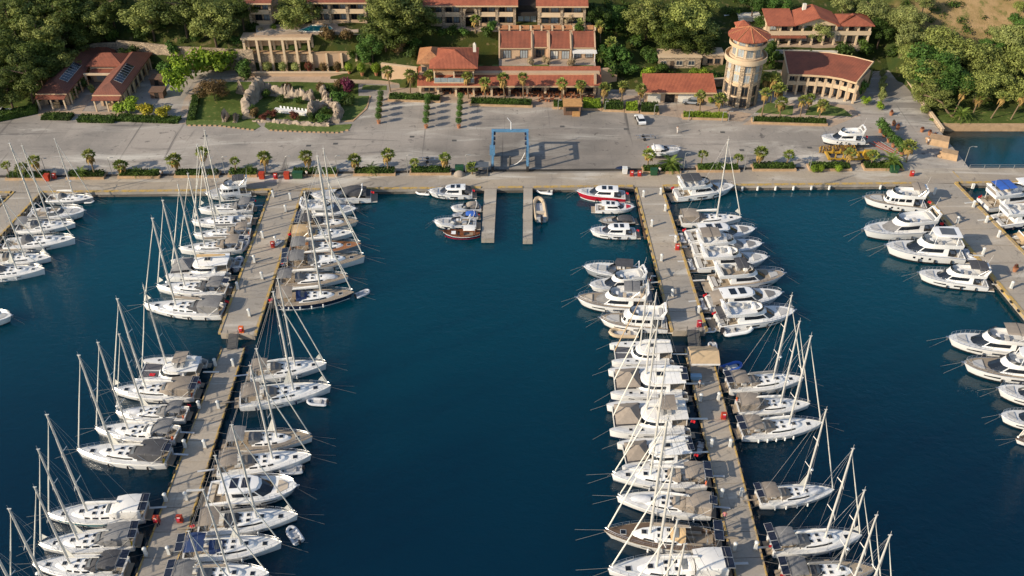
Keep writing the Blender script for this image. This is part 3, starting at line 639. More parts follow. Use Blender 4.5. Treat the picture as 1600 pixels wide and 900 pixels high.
# ------------------------------------------------------------------ motor yachts (14 m model)
MH = Hull(14, [0, 1, 3, 5, 7, 9, 10.8, 12.2, 13.2, 13.75, 14], [2.0, 2.08, 2.15, 2.2, 2.2, 2.1, 1.82, 1.38, .85, .4, .06], [1.8, 1.86, 1.92, 1.93, 1.85, 1.6, 1.15, .68, .3, .1, .02],
          [1.25, 1.35, 1.55, 1.65, 1.72, 1.82, 1.92, 2.0, 2.06, 2.1, 2.1], 1.3, .6)
def motor(root, L, o, rng, ht=None):
    h = MH; st = o.get('style', 'fly'); hm = {'w': white, 'n': navy, 'r': redp, 'g': grayp, 'c': offwh, 'k': blackp}[o.get('hull', 'w')]
    strp = {'n': navy, 'k': blackp, 'w': white, 'r': redp}[o.get('stripe', 'k')]
    gm = glassg if o.get('glass') == 'g' else glass; cu = cushb if o.get('cu') == 'b' else cush
    part('hull', h.hull, [hm, strp], root, 'mo')
    if o.get('low'): part('hull_stripe', lambda mb: h.band(mb, 0.1, 12.6, .1, .5, .012, 12), navy, root, 'mo')
    part('deck', lambda mb: h.deck(mb, (.3, 3.5, 1.75, .85)), [deckw if o.get('deck', 'w') == 'w' else teakm, teakm], root, 'mo' + o.get('deck', 'w'))
    part('rub_rail', lambda mb: [mb.tube([h.pt(x, .985, sd, .0) for x in h.X], .05, 4) for sd in (1, -1)], white if hm is not white else chrome, root, 'mo')
    part('swim_platform', lambda mb: (mb.box((-.65, 0, .38), (1.5, 3.5, .1), m=1), mb.box((-.65, 0, .28), (1.55, 3.6, .1))), [white, teakm], root, 'mo')
    part('transom_door', lambda mb: mb.box((.12, 0, 1.0), (.16, 3.3, .62)), white, root, 'mo')
    part('cockpit_seat', lambda mb: (mb.box((.75, 0, 1.08), (.7, 2.8, .42)), mb.box((1.8, 0, 1.2), (.8, .9, .08))), cu, root, 'mo')
    if o.get('hwin', 1):
        if o.get('hwin') == 'p':
            for x in (6.2, 7.6, 9.0): part('porthole', lambda mb: h.band(mb, x, x + .45, .5, .74, .015, 1), glass, root, 'mo%.1f' % x)
        else: part('hull_window', lambda mb: (h.band(mb, 4.6, 7.0, .46, .68, .015, 4), h.band(mb, 8.6, 11.2, .5, .7, .015, 5, .08)), glass, root, 'mo')
    def bow(mb): h.rail(mb, 7.5, 13.4, .68, .028, .1, 7, True)
    part('bow_rail', bow, chrome, root, 'mo')
    part('anchor_roller', lambda mb: (mb.box((14.0, 0, 2.1), (.8, .22, .1)), mb.box((14.1, 0, 1.75), (.16, .3, .6))), chrome, root, 'mo')
    part('hatch', hatch_fn, [alu, glass], root, 'h', (12.0, 0, 1.98))
    tall = st == 'trawler'
    if st in ('fly', 'trawler', 'hard'):
        if tall:
            ob = [(3.2, 1.7), (7.0, 1.72), (9.0, 1.5), (9.6, .8), (9.7, 0)]; ot = [(3.2, 1.58), (6.8, 1.6), (8.5, 1.35), (9.0, .7), (9.1, 0)]; zb, zt = 1.45, 3.35
        else:
            ob = [(3.3, 1.72), (7.0, 1.75), (9.2, 1.5), (10.6, .9), (11.0, 0)]; ot = [(3.3, 1.5), (6.2, 1.52), (7.6, 1.3), (8.3, .8), (8.5, 0)]; zb, zt = 1.5, 2.95
        part('saloon', lambda mb: shell(mb, ob, zb, ot, zt, camber=.08), white if not o.get('cabin') else CAN[o['cabin']], root, 'm' + st)
        if tall:
            for k in range(4): part('saloon_window', lambda mb: pane(mb, ob, zb, ot, zt, .15 + k * .42, .5 + k * .42, .48, .85), gm, root, 'mt%d' % k)
            for a, b in ((2.1, 2.9), (3.08, 3.95)): part('windscreen', lambda mb: pane(mb, ob, zb, ot, zt, a, b, .5, .88), gm, root, 'mt%.1f' % a)
        else:
            part('saloon_window', lambda mb: pane(mb, ob, zb, ot, zt, .3, 1.85, .42, .86), gm, root, 'mf')
            part('windscreen', lambda mb: pane(mb, ob, zb, ot, zt, 2.0, 4.0, .2, .93), CAN['g'] if o.get('cover') else gm, root, 'mf')
    part('sunpad', lambda mb: mb.prism(full([(9.9 if st == 'trawler' else 11.0, 1.05), (11.6, .95), (12.6, .45)]), 1.85, 2.12), cu if not o.get('padc') else CAN[o['padc']], root, 'm' + ('t' if tall else 'f'))
    z1 = zt if st in ('fly', 'trawler', 'hard') else 0
    if st in ('fly', 'trawler'):
        fb = [(1.0, 1.6), (3.5, 1.68), (6.0, 1.6), (7.6, 1.3), (8.3, .75), (8.5, 0)]; ft = [(.9, 1.7), (3.5, 1.8), (6.0, 1.7), (7.2, 1.35), (7.8, .8), (8.0, 0)]
        fi = [(1.05, 1.58), (3.5, 1.68), (6.0, 1.58), (7.1, 1.22), (7.6, .7), (7.75, 0)]
        def fbm(mb):
            shell(mb, fb, z1 - .02, ft, z1 + .72, cap=False)
            n = len(full(ft)); a = [(x, y, z1 + .72) for x, y in full(ft)]; b = [(x, y, z1 + .72) for x, y in full(fi)]; c = [(x, y, z1 + .12) for x, y in full(fi)]
            mb.add(a + b + c, [((i + 1) % n, i, n + i, n + (i + 1) % n) for i in range(n)] + [(n + (i + 1) % n, n + i, 2 * n + i, 2 * n + (i + 1) % n) for i in range(n)])
            mb.add(c, [tuple(range(n - 1, -1, -1))], 1); mb.add([(x, y, z1 - .02) for x, y in full(fb)], [tuple(range(n))])
        part('flybridge', fbm, [white, teakm if o.get('flyt') else deckw], root, 'm%.2f%s' % (z1, o.get('flyt')))
        part('flybridge_screen', lambda mb: pane(mb, ft, z1 + .72, [(x - .3, y * .95) for x, y in ft], z1 + 1.15, 2.4, 5, 0, 1), glass, root, 'm%.2f' % z1)
        part('flybridge_seat', lambda mb: (mb.box((1.6, 0, z1 + .38), (.7, 2.6, .5)), mb.box((3.2, 1.2, z1 + .38), (1.7, .6, .5)), mb.box((5.0, .7, z1 + .45), (.6, 1.0, .7))), cu, root, 'm%.2f' % z1)
        part('helm_console', lambda mb: mb.box((6.4, .6, z1 + .5), (.7, 1.3, .75), top=(.6, .9)), white, root, 'm%.2f' % z1)
        t = o.get('top', 'd')
        if t in ('H',):
            ho = [(1.6, 1.45), (3.5, 1.55), (5.6, 1.4), (6.3, .8), (6.45, 0)]
            part('hardtop', lambda mb: shell(mb, ho, z1 + 2.1, ho, z1 + 2.24, camber=.06), white, root, 'mh%.2f' % z1)
            part('sunroof', lambda mb: mb.box((3.9, 0, z1 + 2.31), (2.6, 1.9, .05)), glassg, root, 'mh%.2f' % z1)
            part('hardtop_post', lambda mb: [mb.tube([(x, sd * y, z1 + .6), (x - .2, sd * 1.3, z1 + 2.12)], .07, 5) for x, y in ((2.4, 1.7), (6.2, 1.45)) for sd in (1, -1)], white, root, 'mh%.2f' % z1)
        elif t:
            bx0, bx1 = o.get('topx', (1.3, 5.0))
            def tp(mb): arch(mb, [(bx0, 1.6, z1 + 2.05, .16), (lerp(bx0, bx1, .5), 1.68, z1 + 2.15, .2), (bx1, 1.55, z1 + 2.05, .16)], 8)
            part('bimini', tp, CAN[t], root, 'mb%.2f%.1f%.1f' % (z1, bx0, bx1))
            part('bimini_seam', lambda mb: arch(mb, [(lerp(bx0, bx1, .5) - .04, 1.69, z1 + 2.17, .2), (lerp(bx0, bx1, .5) + .04, 1.69, z1 + 2.17, .2)], 8, -.02), CAN['d'] if t != 'd' else CAN['g'], root, 'mb%.2f%.1f' % (z1, bx1))
            part('bimini_frame', lambda mb: [mb.tube([(x, sd * 1.58, z1 + 2.1), (lerp(bx0, bx1, .5), sd * 1.65, z1 + .7)], .028, 4) for x in (bx0 + .1, bx1 - .1) for sd in (1, -1)], chrome, root, 'mb%.2f%.1f%.1f' % (z1, bx0, bx1))
        def ra(mb):
            for sd in (1, -1): mb.loft([[(x, sd * y, z) for x, y, z in r] for r in (((1.1, 1.62, z1 + .6), (1.9, 1.62, z1 + .6), (1.9, 1.72, z1 + .6), (1.1, 1.72, z1 + .6)), ((.5, 1.35, z1 + 1.75), (.95, 1.35, z1 + 1.75), (.95, 1.45, z1 + 1.75), (.5, 1.45, z1 + 1.75)))][::sd], True, True)
            mb.box((.72, 0, z1 + 1.8), (.5, 2.95, .12))
        if o.get('arch', t != 'H'):
            part('radar_arch', ra, white, root, 'm%.2f' % z1); part('radar_dome', dome_fn, white, root, 'd', (.72, .5, z1 + 2.02)); part('antenna', lambda mb: mb.tube([(0, 0, 0), (-.5, 0, 2.2)], .018, 4), white, root, 'an', (.72, -.9, z1 + 1.85))
        if o.get('aft'): part('aft_awning', lambda mb: mb.slab([(-.2, -1.7, z1 - .05), (1.4, -1.7, z1 + .1), (1.4, 1.7, z1 + .1), (-.2, 1.7, z1 - .05)], (0, 0, 1), .03), CAN[o['aft']], root, 'm%.2f' % z1)
        part('aft_post', lambda mb: [mb.tube([(1.3, sd * 1.5, 1.3), (1.3, sd * 1.5, z1)], .05, 5) for sd in (1, -1)], white, root, 'm%.2f' % z1)
    if st == 'hard':
        ho = [(2.2, 1.5), (4.5, 1.6), (6.6, 1.5), (8.0, 1.0), (8.3, 0)]
        part('hardtop', lambda mb: shell(mb, ho, 2.93, [(x - .05, y * .95) for x, y in ho], 3.1, camber=.12), white, root, 'mhd')
        for x in (4.4, 6.2): part('sunroof', lambda mb: mb.box((x, 0, 3.2), (1.2, 1.7, .06)), solar if o.get('sol') else glass, root, 'mhd%.1f' % x)
        if o.get('aft'): part('aft_canopy', lambda mb: arch(mb, [(.4, 1.6, 1.7, .8), (1.2, 1.65, 1.9, 1.0), (2.4, 1.6, 2.3, .85)]), CAN[o['aft']], root, 'mhd')
    if st == 'open':
        wo = [(5.0, 1.75), (7.5, 1.6), (8.8, .9), (9.1, 0)]; wt = [(5.3, 1.6), (7.0, 1.35), (7.9, .75), (8.1, 0)]
        part('windscreen', lambda mb: pane(mb, wo, 1.65, wt, 2.45, 0, 3, .05, 1), gm, root, 'mo')
        part('helm_console', lambda mb: (mb.box((6.2, -.7, 1.6), (.8, 1.0, .9)), mb.box((5.2, -.7, 1.5), (.5, .9, .9))), white, root, 'mo')
        part('cockpit_sole', lambda mb: mb.box((4.6, 0, 1.72), (4.4, 2.9, .12)), teakm, root, 'mo')
        part('sunlounge', lambda mb: (mb.box((3.9, .6, 1.9), (1.6, 1.4, .3)), mb.box((9.8, 0, 1.95), (1.6, 1.7, .2))), cu, root, 'mo')
        t = o.get('top', 'd')
        if o.get('ttop'):
            part('t_top', lambda mb: shell(mb, [(3.2, 1.4), (6.8, 1.35), (7.3, 0)], 3.55, [(3.2, 1.4), (6.8, 1.35), (7.3, 0)], 3.68), CAN[t], root, 'mo')
            part('t_top_post', lambda mb: [mb.tube([(x, sd * 1.2, 1.7), (x, sd * 1.25, 3.56)], .06, 5) for x in (3.8, 6.4) for sd in (1, -1)], chrome, root, 'mo')
        elif t:
            part('canopy', lambda mb: arch(mb, [(1.0, 1.7, 1.9, .9), (2.6, 1.75, 2.1, 1.15), (4.6, 1.75, 2.1, 1.2), (5.6, 1.6, 2.3, .7), (6.6, 1.35, 2.42, .1)]), CAN[t], root, 'mo')
            if o.get('cov'): part('cockpit_cover', lambda mb: arch(mb, [(.1, 1.8, 1.35, .35), (1.2, 1.85, 1.45, .6)]), CAN[t], root, 'mo')
        if o.get('arch', 1): part('radar_arch', lambda mb: [mb.tube([(2.8, 1.85, 1.6), (2.2, 1.75, 2.6), (1.9, 1.3, 3.35), (1.9, -1.3, 3.35), (2.2, -1.75, 2.6), (2.8, -1.85, 1.6)], .12, 6)], white, root, 'mo')
    for x in o.get('fx', (2.6, 5.6, 8.4)):
        for sd in (1, -1): part('fender', fender_fn, o.get('fm') or blackp, root, 'f', (x, sd * (h.at(h.bd, x) + .14), .72), scale=1.15)
    if o.get('gang', 1): part('gangway', lambda mb: mb.box((-2.2, .6, 1.25), (2.6, .38, .07)), alu, root, 'mg')
    if o.get('flag', rng.random() < .4): part('ensign', flag_fn, [flagr, chrome], root, 'fl', (.1, .8, 1.35))
    if o.get('tend'):
        part('tender_hull', lambda mb: mb.tube([(0, -1.4, .85)] + [(-.9 + .9 * (1 - abs(k) / 3) ** .5 - .6, k * .45, .9) for k in range(-3, 4)] + [(0, 1.4, .85)], .24, 7), tender, root, 'mt', (-.5, 0, 0)); part('tender_floor', lambda mb: mb.box((-.75, 0, .78), (1.0, 2.3, .12)), deckg, root, 'mt', (-.3, 0, 0))
    if o.get('lines', 1): lines(root, h, 1.95, Lw=4.5)

def fishing(root, rng):
    h = Hull(9, [0, .8, 2.5, 4.5, 6.5, 8, 8.7, 9], [.6, 1.0, 1.35, 1.45, 1.25, .75, .3, .05], [.35, .75, 1.15, 1.25, 1.0, .45, .12, .02], [1.15, 1.0, .85, .82, .95, 1.2, 1.4, 1.5], .5)
    part('hull', h.hull, [navy, redp], root); part('deck', lambda mb: h.deck(mb, (1.0, 5.5, .95, .45)), [wood, teakm], root)
    part('gunwale', lambda mb: [mb.tube([h.pt(x, 1, sd, 0) for x in h.X], .09, 5) for sd in (1, -1)], wood, root)
    part('rubbing_strake', lambda mb: [mb.tube([h.pt(x, .72, sd, .02) for x in h.X], .06, 5) for sd in (1, -1)], white, root)
    part('awning', lambda mb: arch(mb, [(1.2, 1.1, 2.2, .25), (2.8, 1.15, 2.25, .3), (4.0, 1.05, 2.2, .25)]), CAN['w'], root)
    part('awning_post', lambda mb: [mb.tube([(x, sd * 1.0, .9), (x, sd * 1.02, 2.2)], .03, 4) for x in (1.3, 3.9) for sd in (1, -1)], chrome, root)
    part('engine_box', lambda mb: mb.box((4.4, 0, .8), (1.0, .8, .6)), wood, root); part('bench', lambda mb: mb.box((1.4, 0, .75), (.5, 1.7, .1)), wood, root)
    part('foredeck', lambda mb: mb.box((6.6, 0, 1.0), (1.4, 1.2, .1)), white, root)
    part('bowsprit', lambda mb: mb.tube([(8.6, 0, 1.45), (9.9, 0, 1.75)], .06, 5), wood, root)

def place(stern, bow, zs=0., zb=.2, model=14.):
    a, b = P(*stern, zs), P(*bow, zb); L = hypot(b.x - a.x, b.y - a.y); return a, b, L, atan2(b.y - a.y, b.x - a.x)
NB = [0]
def boat(kind, stern, bow, label, group=None, top='?', z=None, cat_=None, k=1.0, wide=1.0, **o):
    NB[0] += 1; rng = random.Random(NB[0] * 31 + 5)
    if kind == 'motor' and top != '?': o['top'] = top
    mdl = {'sail': 14., 'cat': 13., 'motor': 14., 'fish': 9., 'rib': 3.1}[kind]
    zoff = {'sail': (.0, .25), 'cat': (.3, .6), 'motor': (.1, .85), 'fish': (-.3, 0), 'rib': (-.9, -.9)}[kind]
    wz = WZ if z is None else z
    a, b, L, rz = place(stern, bow, wz + 1.2 + zoff[0], wz + 1.2 + zoff[1])
    ext = {'sail': .75, 'cat': .7, 'motor': 1.25, 'fish': 0, 'rib': 0}[kind]; a = a.lerp(b, ext / (mdl + ext)); L *= mdl / (mdl + ext)
    s = L / mdl * k; sy = s ** .75 * wide; sz = s ** .6 * o.pop('hi', 1.0)
    if kind == 'rib': sy, sz = s ** .8 * wide, s ** .8
    nm = {'sail': 'sailing_yacht', 'cat': 'catamaran', 'motor': 'motor_yacht', 'fish': 'fishing_boat', 'rib': 'dinghy'}[kind]
    if kind == 'motor' and L < 9.5: nm = 'motorboat'
    root = thing(nm, label, cat_ or {'sail': 'sailboat', 'cat': 'catamaran', 'motor': 'motor yacht' if L >= 9.5 else 'motorboat', 'fish': 'fishing boat', 'rib': 'dinghy'}[kind], (a.x, a.y, wz), rz, (s, sy, sz), group)
    if kind in ('sail', 'cat'):
        f = .585 if kind == 'sail' else .53
        Y = a.y + (b.y - a.y) * f
        Hm = ((zat(Y, top) - wz) if top not in (None, '?') else L * 1.35) / sz
    if kind == 'sail': sail(root, L, Hm, o, rng)
    elif kind == 'cat': cat(root, L, 0 if o.get('nomast') else Hm, o, rng)
    elif kind == 'motor': motor(root, L, o, rng)
    elif kind == 'fish': fishing(root, rng)
    elif kind == 'rib': rib_parts(root, tendert if o.get('tan') else (blackp if o.get('black') else (CAN['u'] if o.get('blue') else (tender if not o.get('white') else white))), o.get('om', True), cushb if o.get('tan') else cush)
    return root
# ------------------------------------------------------------------ land materials
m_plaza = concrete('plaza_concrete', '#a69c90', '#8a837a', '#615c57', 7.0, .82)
m_quay = concrete('quay_concrete', '#aa9c88', '#978d80', '#7a7269', 5.0, .8)
m_pier = concrete('pier_concrete', '#a99c8a', '#948d83', '#7a736a', 0)
m_pave = concrete('terrace_paving', '#b59d85', '#a08d7a', '#86786a', 1.6, .8)
m_road = concrete('road_asphalt', '#8d867d', '#7d7871', '#69655f', 0)
m_wallq = concrete('quay_wall', '#6d6459', '#57524a', '#3b3832', 0)
m_san = mat('sandy_kerb', '#ad8f6d', .85, .2, 1)
def worn():
    m, nt, b, v = newmat('yellow_edge_paint'); f = ramp(nt, nz(nt, v, .9, 7, .65), .42, .6)
    col = mix2(nt, f, lin('#b8974e'), lin('#a08f74')); col = mix2(nt, ramp(nt, nz(nt, v, 2.5, 6), .6, .75), col, lin('#6b604e'))
    nt.links.new(col, b.inputs['Base Color']); b.inputs['Roughness'].default_value = .85; return m
m_yel = worn()
m_cream = mat('cream_render', '#c9b192', .8, .08, .4, rnd=.05); m_cream2 = mat('tan_render', '#b79a7c', .85, .1, .4); m_whr = mat('white_render', '#cfc8ba', .8, .06, .4)
m_stone = masonry('stone_wall', '#a8937a', '#8f7d69', '#75685a'); m_stonel = masonry('pale_stone_wall', '#c0a98b', '#a8937a', '#94826d')
m_rock = mat('ruin_rock', '#9a8a78', .95, .45, .7, bump=1.0, bscale=1.8, detail=10)
m_tile = tiles('roof_tiles', '#a65d41', '#904e37'); m_tile2 = tiles('roof_tiles_brown', '#8c4e38', '#764331'); m_tilec = tiles('roof_tiles_tan', '#b07c53', '#9c6845')
m_tilex = tiles('roof_tiles_side', '#7d4a38', '#694032', 1)
m_frame = mat('window_frame', '#5b4a3b', .6, .1, 2); m_framew = mat('window_frame_pale', '#b9ad9a', .6, .1, 2)
m_pane = mat('window_glass', (.03, .04, .05), .08, .4, .6, rnd=.5); m_panel = mat('window_glass_curtained', (.30, .33, .34), .15, .25, 1.2, rnd=.3)
m_dark = mat('dark_opening', '#241f1a', .9, .3, 1); m_trim = mat('roof_fascia', '#c2a582', .8, .08, 1)
m_trunk = mat('bark', '#5a4a3a', .95, .25, 2, bump=.6); m_palmt = mat('palm_trunk', '#77644c', .95, .25, 3, bump=.6); m_skirt = mat('dead_fronds', '#8f7440', .95, .3, 3, rnd=.2)
m_pine = foliage('pine_needles', '#44531f', '#656f30', '#2e3b17'); m_pinel = foliage('pine_needles_light', '#737c3c', '#929850', '#525c2a')
m_broad = foliage('broad_leaves', '#3c5a22', '#587532', '#2a421a'); m_olive = foliage('olive_leaves', '#7c8448', '#979c5c', '#5a6234')
m_hedge = foliage('hedge_leaves', '#35491b', '#4c6222', '#273613'); m_lime = foliage('lime_leaves', '#6c8524', '#8a9e2e', '#4c611a'); m_yelf = foliage('yellow_flowers', '#958f2a', '#b5a530', '#66701e')
m_bron = foliage('bronze_leaves', '#5d4a2c', '#74603a', '#43351f'); m_boug = foliage('bougainvillea', '#6f2f4a', '#84324f', '#4c5526'); m_red = foliage('red_shrub', '#6a3a2c', '#7a4632', '#4c4a22')
m_palm = foliage('palm_fronds', '#6c7a36', '#92944c', '#50602a', .2); m_date = foliage('date_fronds', '#5d7430', '#7b8a3c', '#46591f', .2); m_blos = foliage('pale_blossom', '#b09a78', '#c4b08c', '#7a7a48')
def lawnm(name, a, b2, c):
    m, nt, b, v = newmat(name)
    col = mix2(nt, ramp(nt, nz(nt, v, .25, 6), .35, .65), lin(a), lin(b2)); col = mix2(nt, ramp(nt, nz(nt, v, 1.1, 6), .55, .72), col, lin(c))
    nt.links.new(col, b.inputs['Base Color']); b.inputs['Roughness'].default_value = .95; b.inputs['Specular IOR Level'].default_value = .1
    nt.links.new(bumpn(nt, nz(nt, v, 5, 5), .8, .1), b.inputs['Normal']); return m
m_lawn = lawnm('lawn', '#53622f', '#465426', '#7f7a48'); m_turf = lawnm('clipped_grass', '#62713e', '#546332', '#8a8450')
def groundm():
    m, nt, b, v = newmat('hill_ground')
    g = mix2(nt, ramp(nt, nz(nt, v, .25, 6), .35, .65), lin('#41451f'), lin('#33401f')); g = mix2(nt, ramp(nt, nz(nt, v, .6, 6), .55, .72), g, lin('#6e6244'))
    d = mix2(nt, ramp(nt, nz(nt, v, .3, 6), .35, .65), lin('#a38761'), lin('#8f7850')); d = mix2(nt, ramp(nt, nz(nt, v, .5, 7, .65), .5, .66), d, lin('#6d6a3c'))
    sx = nt.nodes.new('ShaderNodeSeparateXYZ'); nt.links.new(v, sx.inputs[0]); n = nz(nt, v, .07, 4)
    ax = nt.nodes.new('ShaderNodeMath'); ax.operation = 'MULTIPLY_ADD'; nt.links.new(n, ax.inputs[0]); ax.inputs[1].default_value = 40; nt.links.new(sx.outputs[0], ax.inputs[2])
    ay = nt.nodes.new('ShaderNodeMath'); ay.operation = 'MULTIPLY_ADD'; nt.links.new(n, ay.inputs[0]); ay.inputs[1].default_value = 16; nt.links.new(sx.outputs[1], ay.inputs[2])
    k = nt.nodes.new('ShaderNodeMath'); k.operation = 'MULTIPLY'; nt.links.new(ramp(nt, ax.outputs[0], 118, 128), k.inputs[0]); nt.links.new(ramp(nt, ay.outputs[0], 223, 230), k.inputs[1])
    nt.links.new(mix2(nt, k.outputs[0], g, d), b.inputs['Base Color']); b.inputs['Roughness'].default_value = .95; b.inputs['Specular IOR Level'].default_value = .1
    nt.links.new(bumpn(nt, nz(nt, v, 3, 6), .8, .15), b.inputs['Normal']); return m
m_ground = groundm()
m_blue = mat('lift_blue', '#557f9e', .5, .25, 1, rnd=.05); m_pool = mat('pool_water', '#1f8f92', .05, .1, .5)
m_hutr = mat('hut_roof', '#b08452', .85, .18, 1.5); m_hutw = mat('hut_timber', '#6b5140', .85, .2, 3)
m_gbin = mat('green_bin', '#1e4a2e', .5, .15, 2); m_rbox = mat('red_cabinet', '#a83a20', .5, .12, 2); m_terra = mat('terracotta', '#a8714f', .85, .12, 2)
m_lamp = mat('lamp_post_grey', '#9a9a96', .5, .1, 2, metal=.4); m_ped = mat('pedestal_white', '#cfcfca', .5, .06, 2)
m_car = mat('car_white', (.78, .78, .77), .2, .03, 1, coat=.6); m_tyre = mat('tyre', (.02, .02, .02), .8, .1, 4)
m_skin = mat('skin', '#a97b5c', .6, .05, 3); m_cloth = mat('cloth_pale', '#cfcac2', .9, .08, 3, rnd=.25); m_clothd = mat('cloth_dark', '#2e3440', .9, .1, 3, rnd=.4)
m_rust = mat('rusty_steel', '#7a5a32', .9, .3, 2); m_mach = mat('machine_yellow', '#b08a2c', .5, .15, 1)
m_strip = mat('dark_kerb', '#35322e', .8, .2, 1)
m_rail = mat('rail_steel', '#55534f', .6, .1, 2)

# ------------------------------------------------------------------ sea, ground, quay
def lo_(nt, src, a, b):
    r = nt.nodes.new('ShaderNodeMapRange'); r.inputs['From Min'].default_value = .3; r.inputs['From Max'].default_value = .7; r.inputs['To Min'].default_value = a; r.inputs['To Max'].default_value = b; nt.links.new(src, r.inputs['Value']); return r.outputs[0]
def seaf():
    m, nt, b, v = newmat('sea_water')
    sx = nt.nodes.new('ShaderNodeSeparateXYZ'); nt.links.new(v, sx.inputs[0])
    n = nz(nt, v, .018, 4, .5, .5)
    dp = nt.nodes.new('ShaderNodeMath'); dp.operation = 'MULTIPLY_ADD'; nt.links.new(n, dp.inputs[0]); dp.inputs[1].default_value = 60
    nt.links.new(sx.outputs[1], dp.inputs[2])
    deep = mix2(nt, ramp(nt, dp.outputs[0], 100, 195), lin('#002234'), lin('#003f4e'))        # deeper away from the shore
    ix = nt.nodes.new('ShaderNodeMath'); ix.operation = 'MINIMUM'; nt.links.new(ramp(nt, sx.outputs[0], 86, 92), ix.inputs[0]); nt.links.new(ramp(nt, dp.outputs[0], 208, 222), ix.inputs[1])
    deep = mix2(nt, ix.outputs[0], deep, lin('#4a4232'))                                      # sand shows through in the shallow inlet
    b.inputs['Subsurface Weight'].default_value = 1.0; b.inputs['Subsurface Radius'].default_value = (2.5, 3.5, 4.0); b.inputs['Subsurface Scale'].default_value = 4.0; b.subsurface_method = 'BURLEY'
    nt.links.new(deep, b.inputs['Base Color']); nt.links.new(lo_(nt, nz(nt, v, .05, 3), .04, .13), b.inputs['Roughness']); b.inputs['IOR'].default_value = 1.33; b.inputs['Specular IOR Level'].default_value = .6
    w1 = nz(nt, mapv(nt, v, (1, 1.6, 1), (0, 0, .35)), .55, 4, .5, .6); w2 = nz(nt, mapv(nt, v, (1, 1.4, 1), (0, 0, -.2)), 2.2, 4, .55, .4)
    ad = nt.nodes.new('ShaderNodeMath'); ad.operation = 'MULTIPLY_ADD'; nt.links.new(w2, ad.inputs[0]); ad.inputs[1].default_value = .35; nt.links.new(w1, ad.inputs[2])
    patch = ramp(nt, nz(nt, v, .03, 3), .3, .7)
    mu = nt.nodes.new('ShaderNodeMath'); mu.operation = 'MULTIPLY_ADD'; nt.links.new(patch, mu.inputs[0]); mu.inputs[1].default_value = .22; mu.inputs[2].default_value = .12
    bp = nt.nodes.new('ShaderNodeBump'); bp.inputs['Distance'].default_value = .35; nt.links.new(mu.outputs[0], bp.inputs['Strength'])
    nt.links.new(ad.outputs[0], bp.inputs['Height']); nt.links.new(bp.outputs[0], b.inputs['Normal']); return m
m_sea = seaf()
struct('sea', lambda mb: mb.quad((-3000, -3000, WZ), (3000, -3000, WZ), (3000, 420, WZ), (-3000, 420, WZ)), m_sea)
COLS = [(-160, [(188, 0), (196, 1), (215, 8), (235, 16), (260, 28)]), (-113, [(200, -.1), (212, 1.5), (222, 5), (235, 9), (260, 20)]),
        (-103, [(223.5, -.1), (225, 5), (235, 8), (260, 20)]), (-72, [(217, -.1), (218, 6), (235, 9), (260, 20)]), (-44, [(217.2, -.1), (218, 8.3), (232, 9), (260, 18)]),
        (-27, [(209, -.1), (212, 4), (216, 8), (235, 9.4), (260, 18)]), (-21, [(207, -.1), (207.8, 4.4), (218, 4.6), (218.8, 9.2), (235, 10), (260, 16)]),
        (19, [(207, -.1), (207.8, 4.4), (218, 4.6), (218.8, 9.2), (235, 10), (260, 16)]), (25, [(206, -.1), (215, 3.5), (225, 6.5), (260, 16)]),
        (46, [(206, -.1), (211, 2), (225, 5), (260, 16)]), (66, [(206, -.1), (213, 1.5), (217, 4.3), (222, 4.9), (232, 7), (260, 16)]), (84, [(206, -.1), (214, 1.5), (219, 4.5), (230, 6), (260, 16)]), (86.5, [(216, -.1), (220, 2.5), (230, 6), (260, 16)]), (94.3, [(186, -.6), (217, -.1), (220, 2), (230, 7), (260, 20)]),
        (97, [(188, -3), (193.5, .1), (197, .5), (210, 4), (230, 12), (260, 25)]), (160, [(191, -3), (193.5, .1), (196, .6), (205, 4), (230, 14), (260, 29)])]
def colh(pts, Y):
    if Y <= pts[0][0]: return -9 if Y < pts[0][0] - 6 else lerp(-9, pts[0][1], (Y - pts[0][0] + 6) / 6) if pts[0][1] < -1 else pts[0][1]
    for (a, h), (b, g) in zip(pts, pts[1:]):
        if Y <= b: return lerp(h, g, (Y - a) / (b - a))
    return pts[-1][1] + min((Y - pts[-1][0]) * .42, 110)
def terr(X, Y):
    if Y < 160: return -9
    if X <= COLS[0][0]: h = colh(COLS[0][1], Y)
    elif X >= COLS[-1][0]: h = colh(COLS[-1][1], Y)
    else:
        for (a, p), (b, q) in zip(COLS, COLS[1:]):
            if X <= b: h = lerp(colh(p, Y), colh(q, Y), (X - a) / (b - a)); break
    if Y < 178 and h > -1: h = lerp(-9, h, (Y - 160) / 18)
    if h > .5: h += .5 * noise.noise((X * .11, Y * .11, 0)) + .25 * noise.noise((X * .4, Y * .4, 3))
    return h
def groundf(mb):
    xs = [-3000, -1200, -500, -300, -220] + [-180 + 3 * i for i in range(121)] + [230, 320, 520, 1200, 3000]
    ys = [-3000, -800, 0, 120, 158, 160, 164, 168, 172, 176] + [178 + 1.2 * i for i in range(70)] + [266, 275, 290, 310, 340, 400, 480, 560, 700, 1200, 3000]
    for y in ys:
        for x in xs: mb.v.append((x, y, terr(x, y)))
    n = len(xs)
    for j in range(len(ys) - 1):
        for i in range(n - 1):
            mb.f.append((j * n + i, j * n + i + 1, (j + 1) * n + i + 1, (j + 1) * n + i))
            mb.m.append(0)
struct('ground', groundf, m_ground, smooth=True)
def qy(x): return 302 - .0102 * x
def poly(pts, z=0.): return [tuple(P(x, y, z)) for x, y in pts]
slab_px = [(-700, qy(-700)), (2400, qy(2400)), (2400, 263), (1514, 262), (1462, 196), (1392, 98), (-700, 98)]
struct('plaza', lambda mb: (mb.prism(poly(slab_px), -.6, 0.)), m_plaza)
